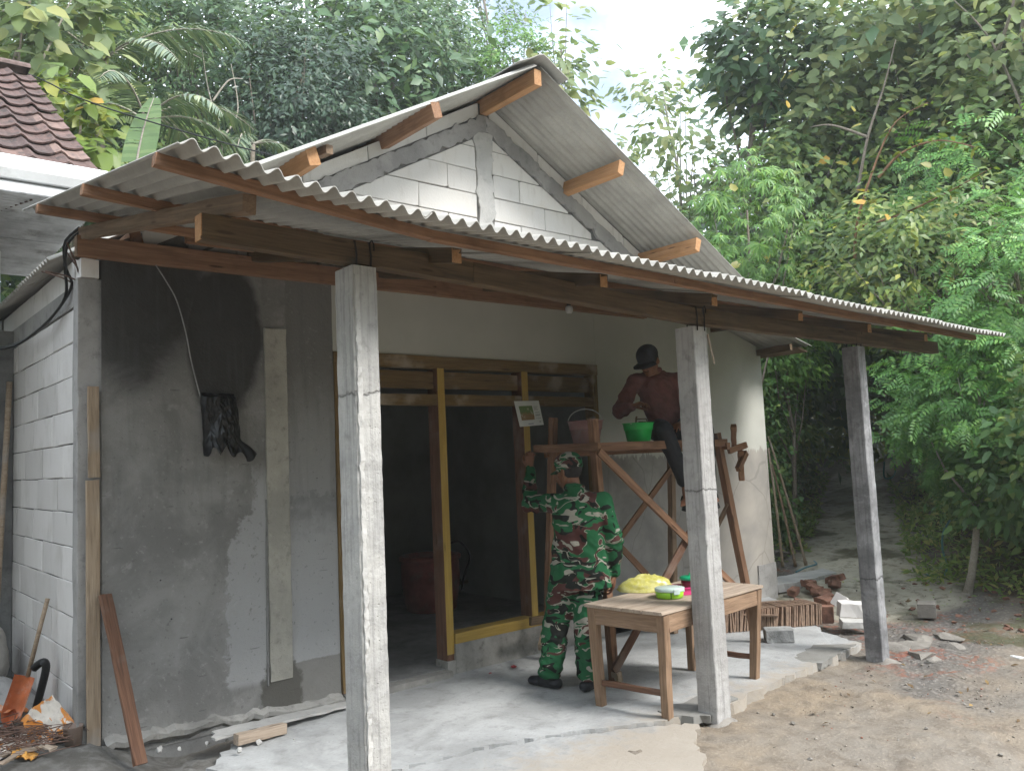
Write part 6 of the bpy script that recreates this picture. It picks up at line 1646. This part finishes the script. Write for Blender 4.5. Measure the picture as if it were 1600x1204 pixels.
g = G('yellow_plastic_film'); v_ = g.co(); n_ = g.noise(v_, 26, 4, 0.6, 0.5)
m_bag = g.out(g.mix(g.range(n_, 0.35, 0.65), (0.58, 0.53, 0.11), (0.70, 0.66, 0.25)), 0.25, g.bump(n_, 0.25, 0.012), 0.5, Transmission_Weight=0.25)
o = obj('plastic_bag', mesh('plastic_bag', np.stack([x, y, np.maximum(0.001, z)], -1).reshape(-1, 3), q_, False), m_bag, None, T(3.40,-1.40,TZ) @ Matrix.Rotation(-0.7, 4, 'Z'))
tag(o, 'crumpled yellow plastic bag on the far left of the table top', 'bag')
r_ = random.Random(2)

# ------------------------------------------------------------------ people
def cap_mesh(p0, p1, r0, r1, fx=1.0, side=(1,0,0), n=14):
    """closed tapered capsule; section widened by fx along 'side'"""
    p0, p1 = Vector(p0), Vector(p1); d = p1-p0; L = d.length; d = d/L if L > 1e-6 else Vector((0,0,1))
    a = Vector(side) - d*Vector(side).dot(d)
    if a.length < 1e-4: a = Vector((0,1,0)) - d*d.y
    a.normalize(); b = d.cross(a)
    st = []
    for k in range(4):
        t = math.pi/2*(k+0.35)/4.35; st.append((p0 - d*r0*math.cos(t), r0*math.sin(t)))
    for k in range(5): st.append((p0.lerp(p1, k/4), r0+(r1-r0)*k/4))
    for k in range(3, -1, -1):
        t = math.pi/2*(k+0.35)/4.35; st.append((p1 + d*r1*math.cos(t), r1*math.sin(t)))
    v = []; f = []
    for c, r in st:
        for k in range(n):
            q = 2*math.pi*k/n; v.append(c + a*r*fx*math.cos(q) + b*r*math.sin(q))
    m_ = len(st)
    for i in range(m_-1):
        for k in range(n): f.append((i*n+k, i*n+(k+1) % n, (i+1)*n+(k+1) % n, (i+1)*n+k))
    f.append(tuple(reversed(range(n)))); f.append(tuple(range((m_-1)*n, m_*n)))
    return v, f
def ell_mesh(c, R, axes=None, n=16):
    A = axes or (Vector((1,0,0)), Vector((0,1,0)), Vector((0,0,1))); c = Vector(c); v = []; f = []
    m_ = 10
    for i in range(m_):
        t = math.pi*(i+0.4)/(m_-0.2)
        for k in range(n):
            q = 2*math.pi*k/n
            v.append(c + A[0]*R[0]*math.sin(t)*math.cos(q) + A[1]*R[1]*math.sin(t)*math.sin(q) + A[2]*R[2]*math.cos(t))
    for i in range(m_-1):
        for k in range(n): f.append((i*n+k, (i+1)*n+k, (i+1)*n+(k+1) % n, i*n+(k+1) % n))
    f.append(tuple(range(n))); f.append(tuple(reversed(range((m_-1)*n, m_*n))))
    return v, f
def blob(name, prims, voxel, smooth, m, parent, M, disp=None, zmin=None):
    q = MB()
    for v, f in prims: q.add(v, f)
    me = mesh('tmp', q.v, q.f); o = bpy.data.objects.new('tmp', me); C.objects.link(o)
    md = o.modifiers.new('r', 'REMESH'); md.mode = 'VOXEL'; md.voxel_size = voxel; md.adaptivity = 0
    ms = o.modifiers.new('s', 'SMOOTH'); ms.factor = 0.5; ms.iterations = smooth
    dg = bpy.context.evaluated_depsgraph_get(); ev = o.evaluated_get(dg)
    me2 = bpy.data.meshes.new_from_object(ev, depsgraph=dg)
    bpy.data.objects.remove(o); bpy.data.meshes.remove(me)
    me2.name = name; me2.materials.clear()
    if disp:
        n_ = len(me2.vertices); co = np.empty(n_*3); me2.vertices.foreach_get('co', co); co = co.reshape(-1, 3)
        no = np.empty(n_*3); me2.vertices.foreach_get('normal', no); no = no.reshape(-1, 3)
        co = co + no*disp(co)[:, None]; 
        if zmin is not None: co[:, 2] = np.maximum(co[:, 2], zmin)
        me2.vertices.foreach_set('co', co.ravel()); me2.update()
    me2.polygons.foreach_set('use_smooth', np.ones(len(me2.polygons), bool))
    return obj(name, me2, m, parent, M)
def head_prims(hc, fwd, up=(0,0,1), ears=True, k=1.0):
    F = Vector(fwd).normalized(); U = (Vector(up) - F*F.dot(Vector(up))).normalized(); S = U.cross(F)
    P = lambda f, s, u: Vector(hc) + (F*f + S*s + U*u)*k
    ax = (F, S, U); out = []
    out.append(ell_mesh(P(-.008,0,.018), (.098*k,.077*k,.100*k), ax))
    out.append(ell_mesh(P(.028,0,-.040), (.068*k,.062*k,.080*k), ax))
    out.append(cap_mesh(P(.045,0,-.098), P(.062,0,-.100), .026*k, .022*k, 1.2, S))
    out.append(cap_mesh(P(.00,.050,-.055), P(.052,.020,-.098), .022*k, .020*k)); out.append(cap_mesh(P(.00,-.050,-.055), P(.052,-.020,-.098), .022*k, .020*k))
    out.append(cap_mesh(P(.084,0,.008), P(.108,0,-.036), .0085*k, .0125*k))
    out.append(cap_mesh(P(.098,.012,-.040), P(.098,-.012,-.040), .010*k, .010*k))
    out.append(cap_mesh(P(.082,.036,.016), P(.086,-.036,.016), .010*k, .010*k))
    out.append(cap_mesh(P(.080,.020,-.068), P(.080,-.020,-.068), .0085*k, .0085*k)); out.append(cap_mesh(P(.078,.016,-.080), P(.078,-.016,-.080), .009*k, .009*k))
    out.append(cap_mesh(P(.060,.046,-.022), P(.066,.030,-.030), .018*k, .016*k)); out.append(cap_mesh(P(.060,-.046,-.022), P(.066,-.030,-.030), .018*k, .016*k))
    for s in (-1, 1):
        out.append(ell_mesh(P(-.010, s*.080, -.012), (.022*k,.008*k,.034*k), ((F-S*s*0.35).normalized(), (S+F*s*0.35).normalized(), U)))
    return out, P, (F, S, U)
def hand_prims(wrist, d, palm_n, thumb_side, curl=0.35, k=1.0, spread=0.10, thumb_curl=0.3):
    """five separate fingers; d along the hand, palm_n out of the palm, thumb_side +1/-1 along d x palm_n"""
    D = Vector(d).normalized(); N = (Vector(palm_n) - D*D.dot(Vector(palm_n))).normalized(); S = D.cross(N)*thumb_side
    w = Vector(wrist); out = []
    offs = (0.031, 0.011, -0.010, -0.029); ln = (0.070, 0.078, 0.072, 0.056)
    for j in range(4):
        kn = w + (D*(0.088-0.006*abs(j-1)) + S*offs[j])*k
        out.append(cap_mesh(w + S*offs[j]*0.55*k + D*0.012*k, kn, .0135*k, .0115*k))
        p = kn; a = curl*(0.9+0.12*j); dd = D; ang = 0; rr_ = .0098
        for s_, frac in enumerate((0.45, 0.31, 0.24)):
            ang += a*(0.75, 1.1, 0.8)[s_]
            dd = (D*math.cos(ang) + N*math.sin(ang) + S*spread*(0.6-0.4*j)).normalized()
            q = p + dd*ln[j]*frac*k*1.05; out.append(cap_mesh(p, q, rr_*k, rr_*0.88*k, n=10)); p = q; rr_ *= 0.9
    tb_ = w + (D*0.022 + S*0.030 + N*0.008)*k; t1 = tb_ + (D*0.030 + S*0.028 + N*0.012)*k
    t2 = t1 + (D*0.030 + S*(0.016-0.03*thumb_curl) + N*0.016*thumb_curl*2)*k; t3 = t2 + (D*0.024 - S*0.012*thumb_curl + N*0.012*thumb_curl*2)*k
    out += [cap_mesh(w + S*0.012*k, tb_, .015*k, .0150*k), cap_mesh(tb_, t1, .0145*k, .0118*k), cap_mesh(t1, t2, .0115*k, .0102*k), cap_mesh(t2, t3, .0100*k, .0085*k)]
    return out
g = G('skin'); v_ = g.co(); n_ = g.noise(v_, 18, 4)
m_skin = g.out(g.mix(n_, (0.24, 0.115, 0.066), (0.175, 0.08, 0.046)), 0.5, g.bump(g.noise(v_, 160, 2), 0.1, 0.002), 0.35, Subsurface_Weight=0.08)
m_hair = plain('black_hair', (0.012, 0.010, 0.009), 0.55, 0.3, 60, 0.4)
m_eye = plain('eye', (0.03, 0.02, 0.018), 0.15, 0.1)

def mat_camo():
    g = G('swirled_camouflage'); v = g.co()
    wv = g.mix(0.16, v, g.noisec(v, 5.0, 2))
    sw = g.map(wv, (6.0, 6.0, 10.5), rot=(0.0, 0.55, 0.0))
    n1 = g.noise(sw, 1.0, 1.5, 0.5, 1.1)
    n2 = g.noise(g.map(wv, (6.4, 6.4, 12), (3.7, 1.2, 5.5), (0, -0.35, 0)), 1.0, 1.5, 0.5, 1.3)
    n3 = g.noise(g.map(wv, (6.0, 6.0, 19), (9.2, 4.2, 1.5), (0, 0.8, 0)), 1.0, 1.0, 0.5, 1.2)
    c = g.mix(g.noise(v, 5, 2), (0.012, 0.078, 0.033), (0.022, 0.125, 0.050))
    c = g.mix(g.range(n1, 0.568, 0.578), c, (0.075, 0.030, 0.026))
    c = g.mix(g.range(n2, 0.562, 0.572), c, (0.012, 0.014, 0.012))
    band_ = g.m('ABSOLUTE', g.m('SUBTRACT', n1, 0.56)); c = g.mix(g.m('MULTIPLY', g.range(band_, 0.016, 0.010), g.range(n3, 0.44, 0.46)), c, (0.31, 0.30, 0.25))
    c = g.mix(g.range(n3, 0.620, 0.630), c, (0.30, 0.29, 0.245))
    weave = g.noise(v, 420, 1)
    return g.out(c, 0.85, g.bump(weave, 0.15, 0.002), 0.15)
m_camo = mat_camo()
def folds(seed, amp, fz=1.0, lo=None):
    def d(co):
        x, y, z = co.T
        n = fbm(x*7, y*7, z*14*fz, 3, seed)*1.1 + np.abs(fbm(x*9+3, y*9, z*22*fz + x*10, 3, seed+4))*0.9 - 0.15
        return amp*n
    return d

# soldier standing with his back to the camera -----------------------------
XR = Vector((0.76255, -0.64693, 0)); YR = Vector((0.64693, 0.76255, 0))
MS = Matrix((XR, YR, Vector((0,0,1)))).transposed().to_4x4(); MS.translation = Vector((2.97,-1.02,-0.118))
so = thing('person', 'person in green swirled camouflage uniform and cap, standing with left hand on the scaffold', 'person', MS)
hc = (0.052, 0.055, 1.535); hp, HP, HA = head_prims(hc, (-0.66, 0.73, -0.20))
arm_l = [(-.060,.045,1.305), (-.238,.255,1.300), (-.222,.455,1.570)]
arm_r = [(.282,.005,1.290), (.348,-.010,1.020), (.345,.050,.770)]
ank_l, ank_r = (-.150,.055,.075), (.112,-.045,.075)
kn_l, kn_r = (-.088,.085,.455), (.122,.030,.455); hip_l, hip_r = (-.005,.020,.83), (.165,.010,.83)
pr_ = list(hp)
pr_ += [cap_mesh(HP(-.015,0,-.06), (.098,.012,1.33), .052, .050)]
pr_ += [cap_mesh((.10,.01,1.20), (.085,.0,.92), .095, .095, 1.35), cap_mesh((-.02,.02,1.255), (.24,.0,1.245), .05, .05)]
for A in (arm_l, arm_r): pr_ += [cap_mesh(A[0], A[1], .046, .038), cap_mesh(A[1], A[2], .037, .027)]
pr_ += [cap_mesh(hip_l, kn_l, .075, .052), cap_mesh(kn_l, ank_l, .050, .036), cap_mesh(hip_r, kn_r, .075, .052), cap_mesh(kn_r, ank_r, .050, .036)]
pr_ += hand_prims(arm_l[2], (0.02, 0.28, 0.96), (0.35, 0.9, -0.2), 1, 0.55)
pr_ += hand_prims(arm_r[2], (-0.10, 0.25, -0.96), (-0.9, 0.25, 0.05), -1, 0.42, thumb_curl=0.5)
body = blob('body', pr_, 0.0058, 4, m_skin, so, MS)
for s in (-1, 1):
    v, f = ell_mesh(HP(.078, s*.031, -.004), (.012,.012,.012), n=12); q = MB(); q.add(v, f); q.build('eye', m_eye, body, MS, True)
q = MB(); hv, hf = ell_mesh(HP(-.016,0,.022), (.099,.081,.101), HA, 28); keep_ = []
hvl = [v for v in hv]
hair = blob('hair', [ell_mesh(HP(-.018,0,.016), (.096,.0805,.098), HA, 24), ell_mesh(HP(-.058,0,-.020), (.044,.058,.040), HA, 20)], 0.006, 3, m_hair, body, MS)
# cap
dome = blob('cap', [ell_mesh(HP(-.006,0,.062), (.114,.096,.074), HA, 24), ell_mesh(HP(-.012,0,.030), (.112,.095,.062), HA, 24)] , 0.007, 5, m_camo, so, MS, folds(3, .006))
q = MB(); V = []; n_ = 13
for lay in (0, 1):
    for i in range(5):
        for j in range(n_):
            a = (j/(n_-1)-0.5)*2.0; rad_ = 0.088 + 0.062*i/4*math.cos(a*0.75)
            V.append(HP(rad_*math.cos(a)*1.05, rad_*math.sin(a)*0.86, .030 - 0.022*i/4 - 0.010*abs(math.sin(a)) - (0.005 if lay else 0)))
F_ = []
for i in range(4):
    for j in range(n_-1):
        a = i*n_+j; F_.append((a, a+n_, a+n_+1, a+1)); b = 5*n_+a; F_.append((b, b+1, b+n_+1, b+n_))
for j in range(n_-1): a = 4*n_+j; F_.append((a, 5*n_+a, 5*n_+a+1, a+1))
q.add(V, F_); q.build('brim', m_camo, dome, MS, True)
# jacket
jk = [cap_mesh((.100,.012,1.26), (.098,.004,1.08), .122, .122, 1.55, (1,-.05,0)), cap_mesh((.098,.004,1.08), (.092,.0,.78), .120, .136, 1.58, (1,-.05,0)), cap_mesh((.100,.012,1.30), (.092,.020,1.375), .116, .080),
      cap_mesh((-.045,.035,1.300), (.262,.005,1.292), .080, .078), cap_mesh((.03,.03,1.345), (.17,.015,1.342), .045, .045),
      cap_mesh((.092,.0,.80), (.092,.0,.70), .138, .146, 1.60, (1,-.05,0))]
jk += [cap_mesh(arm_l[0], arm_l[1], .078, .068), cap_mesh(arm_l[1], Vector(arm_l[1]).lerp(Vector(arm_l[2]), .90), .066, .046)]
jk += [cap_mesh(arm_r[0], arm_r[1], .076, .066), cap_mesh(arm_r[1], Vector(arm_r[1]).lerp(Vector(arm_r[2]), .92), .066, .050)]
def jdisp(co):
    d = folds(11, .034, 0.7)(co); x, y, z = co.T
    d = d + 0.009*np.sin((z*1.0 + x*0.5)*62 + 5*fbm(x*6, y*6, z*6, 2, 5))*sstep(0.15, 0.02, np.hypot(x-.09, (z-0.98)*0.6))*0.6
    d = d + 0.010*np.sin(z*95 + x*30)*sstep(.10, .02, np.sqrt((x-.348)**2+(z-1.02)**2+y**2))
    d = d + 0.010*np.sin(x*85 + z*40)*sstep(.12, .03, np.sqrt((x+.235)**2+(z-1.285)**2+(y-.245)**2))
    return d
jacket = blob('jacket', jk, 0.009, 5, m_camo, so, MS, jdisp, 0.70)
blob('collar', [cap_mesh((.018,.060,1.400), (.030,-.010,1.425), .017, .017), cap_mesh((.030,-.010,1.425), (.085,-.036,1.430), .018, .018), cap_mesh((.085,-.036,1.430), (.145,.0,1.412), .017, .017)], 0.007, 3, m_camo, jacket, MS)
# trousers
tr_ = [cap_mesh((-.005,.015,.80), (.180,.005,.80), .115, .112), cap_mesh(hip_l, kn_l, .118, .100), cap_mesh(kn_l, (-.142,.055,.15), .098, .092),
       cap_mesh(hip_r, kn_r, .116, .098), cap_mesh(kn_r, (.116,-.035,.15), .096, .090), cap_mesh((-.142,.055,.16), (-.146,.05,.125), .093, .094), cap_mesh((.116,-.035,.16), (.116,-.04,.125), .092, .093)]
blob('trousers', tr_, 0.009, 4, m_camo, so, MS, lambda co: folds(23, .036, 0.8)(co) + 0.007*np.sin(co[:, 2]*70+co[:, 0]*25)*sstep(.30, .12, co[:, 2]), 0.072)
m_boot = plain('black_boot', (0.014, 0.016, 0.020), 0.5, 0.2, 20, 0.15)
for ank, td in ((ank_l, (-.75,.66,0)), (ank_r, (.55,.83,0))):
    D = Vector(td).normalized(); a = Vector(ank); gz = 0.0
    heel = Vector((a.x, a.y, .038)) - D*.055; ball = Vector((a.x, a.y, .034)) + D*.115; toe = Vector((a.x, a.y, .030)) + D*.175
    sd_ = D.cross(Vector((0,0,1)))
    b_ = blob('boot', [cap_mesh(heel, ball, .040, .037, 1.12, sd_), cap_mesh(ball, toe, .037, .030, 1.3, sd_), cap_mesh(a + Vector((0,0,.06)), a - Vector((0,0,.02)), .052, .050), cap_mesh(a, ball, .046, .036)], 0.007, 4, m_boot, so, MS)
    blob('sole', [cap_mesh(heel - Vector((0,0,.024)), ball - Vector((0,0,.020)), .013, .013, 3.2, sd_), cap_mesh(ball - Vector((0,0,.020)), toe - Vector((0,0,.017)), .013, .012, 3.3, sd_)], 0.006, 2, m_black, b_, MS)

# worker seated on the scaffold -------------------------------------------
MW = Matrix((XR, YR, Vector((0,0,1)))).transposed().to_4x4(); MW.translation = Vector((4.47,-0.80,1.612))
wk = thing('person', 'person in dark maroon sweater and black cap, seated on the scaffold over the green bucket', 'person', MW)
hc = (-.150,-.085,.690); hp, HP, HA = head_prims(hc, (-0.55,-0.72,-0.52), (-.12,-.15,1))
ra = [(-.275,-.020,.520), (-.425,-.110,.265), (-.335,-.245,.300)]
la = [(.105,.020,.525), (.205,-.075,.270), (.085,-.235,.150)]
hR, kR, aR = (-.085,-.03,.095), (-.115,-.425,.075), (.045,-.395,-.385)
hL, kL, aL = (.105,.0,.095), (.215,-.405,.075), (.245,-.375,-.385)
pw = list(hp) + [cap_mesh(HP(-.015,0,-.06), (-.095,-.010,.565), .052, .060), cap_mesh((-.080,.0,.42), (.0,.0,.14), .095, .095, 1.3), cap_mesh((-.23,-.01,.51), (.07,.015,.515), .06, .06)]
for A in (ra, la): pw += [cap_mesh(A[0], A[1], .046, .038), cap_mesh(A[1], A[2], .037, .027)]
pw += [cap_mesh(hR, kR, .078, .055), cap_mesh(kR, aR, .052, .036), cap_mesh(hL, kL, .078, .055), cap_mesh(kL, aL, .052, .036)]
pw += hand_prims(ra[2], (0.80,-.35,.20), (0.25,-.35,-.9), 1, 0.55, thumb_curl=0.6)
pw += hand_prims(la[2], (-.55,-.55,-.25), (0,.15,-1), -1, 0.35)
for a, td in ((aR, (-.25,-.75,-.45)), (aL, (.0,-.85,-.4))):
    D = Vector(td).normalized(); a = Vector(a); sd_ = D.cross(Vector((0,0,1))).normalized(); dn = Vector((0,0,-1)); dn = (dn - D*D.dot(dn)).normalized()
    heel = a + dn*.045 - D*.045; ball = a + dn*.055 + D*.12
    pw += [cap_mesh(heel, ball, .032, .026, 1.15, sd_), cap_mesh(a, ball, .040, .026)]
    for j in range(5):
        o_ = sd_*(0.034-0.017*j); pw.append(cap_mesh(ball + o_*0.9, ball + o_ + D*(0.065-0.008*j) + dn*.004, .0125-.001*j, .010-.0008*j, n=8))
wb = blob('body', pw, 0.0058, 4, m_skin, wk, MW)
for s in (-1, 1):
    v, f = ell_mesh(HP(.078, s*.031, -.004), (.012,.012,.012), n=12); q = MB(); q.add(v, f); q.build('eye', m_eye, wb, MW, True)
blob('hair', [ell_mesh(HP(-.018,0,.012), (.096,.0805,.098), HA, 24), ell_mesh(HP(-.055,0,-.035), (.046,.060,.048), HA, 20)], 0.006, 3, m_hair, wb, MW)
q = MB(); q.add(*cap_mesh(HP(.089,.017,-.057), HP(.089,-.017,-.057), .0055, .0055)); q.build('moustache', m_hair, wb, MW, True)
m_capb = plain('black_cloth', (0.020, 0.020, 0.022), 0.8, 0.2, 30, 0.2)
cp = blob('cap', [ell_mesh(HP(-.006,0,.058), (.112,.094,.088), HA, 24), cap_mesh(HP(.012,0,.036), HP(-.020,0,.030), .094, .090, 0.93, HA[1], 24)], 0.007, 5, m_capb, wk, MW)
V = []
for lay in (0, 1):
    for i in range(5):
        for j in range(n_):
            a = (j/(n_-1)-0.5)*2.1; rad_ = 0.088 + 0.080*i/4*math.cos(a*0.72)
            V.append(HP(rad_*math.cos(a)*1.05, rad_*math.sin(a)*0.88, .026 - 0.016*i/4 - 0.012*abs(math.sin(a)) - (0.005 if lay else 0)))
q = MB(); q.add(V, F_); q.build('brim', m_capb, cp, MW, True)
m_sweat = plain('maroon_knit', (0.165, 0.072, 0.064), 0.9, 0.18, 14, 0.25)
sw_ = [cap_mesh((-.085,.0,.48), (-.055,.0,.32), .118, .116, 1.45, (1,.1,0)), cap_mesh((-.055,.0,.32), (.0,.0,.10), .114, .125, 1.40, (1,.1,0)), cap_mesh((-.245,-.012,.525), (.085,.018,.528), .072, .072), cap_mesh((-.16,-.01,.572), (-.03,.0,.572), .050, .050)]
for A in (ra, la): sw_ += [cap_mesh(A[0], A[1], .074, .062), cap_mesh(A[1], Vector(A[1]).lerp(Vector(A[2]), .86), .062, .044)]
def wdisp(co):
    x, y, z = co.T
    return folds(41, .036, 0.7)(co) + 0.010*np.sin(z*60 - x*30 + 4*fbm(x*5, y*5, z*5, 2, 8))*sstep(.30, .12, z)*0.7
sweater = blob('sweater', sw_, 0.009, 5, m_sweat, wk, MW, wdisp)
blob('collar', [cap_mesh((-.165,-.055,.615), (-.055,-.050,.615), .024, .024), cap_mesh((-.165,-.05,.615), (-.13,.05,.625), .024, .024), cap_mesh((-.13,.05,.625), (-.04,.04,.62), .024, .024), cap_mesh((-.055,-.05,.615), (-.04,.04,.62), .024, .024)], 0.007, 3, m_sweat, sweater, MW)
m_trou = plain('black_trousers', (0.014, 0.015, 0.018), 0.7, 0.25, 16, 0.2)
def hem(a, k, t): return Vector(k).lerp(Vector(a), t)
blob('trousers', [cap_mesh((-.06,.0,.10), (.09,.01,.10), .112, .112), cap_mesh(hR, kR, .105, .082), cap_mesh(kR, hem(aR, kR, .88), .080, .058), cap_mesh(hL, kL, .105, .082), cap_mesh(kL, hem(aL, kL, .88), .080, .058)], 0.009, 4, m_trou, wk, MW, folds(51, .012, 1.2))
for a, td in ((aR, (-.25,-.75,-.45)), (aL, (.0,-.85,-.4))):
    D = Vector(td).normalized(); a = Vector(a); sd_ = D.cross(Vector((0,0,1))).normalized(); dn = Vector((0,0,-1)); dn = (dn - D*D.dot(dn)).normalized()
    s0 = a + dn*.083 - D*.055; s1 = a + dn*.088 + D*.20
    sd2 = blob('sandal', [cap_mesh(s0, s1, .011, .011, 3.4, sd_)], 0.006, 2, m_black, wk, MW)
    q = MB(); pts = [a + dn*.08 + D*.07 + sd_*.045, a + dn*.035 + D*.085 + sd_*.03, a + dn*.022 + D*.09, a + dn*.035 + D*.085 - sd_*.03, a + dn*.08 + D*.07 - sd_*.045]
    q.tube(pts, 0.009, 7); q.build('strap', m_black, sd2, MW, True)

# ------------------------------------------------------------------ damp air
hz_m = bpy.data.materials.new('haze'); hz_m.use_nodes = True
ht = hz_m.node_tree; ht.nodes.clear()
hv = ht.nodes.new('ShaderNodeVolumePrincipled'); ho = ht.nodes.new('ShaderNodeOutputMaterial')
hv.inputs['Color'].default_value = (0.93, 0.97, 1.0, 1); hv.inputs['Density'].default_value = 0.0016; hv.inputs['Anisotropy'].default_value = 0.2
ht.links.new(hv.outputs[0], ho.inputs['Volume'])
q = MB(); q.box(-165, -125, -4.0, 205, 205, 34.0)
tag(q.build('haze', hz_m, None, IDM), kind='stuff')
SC.cycles.volume_bounces = 1
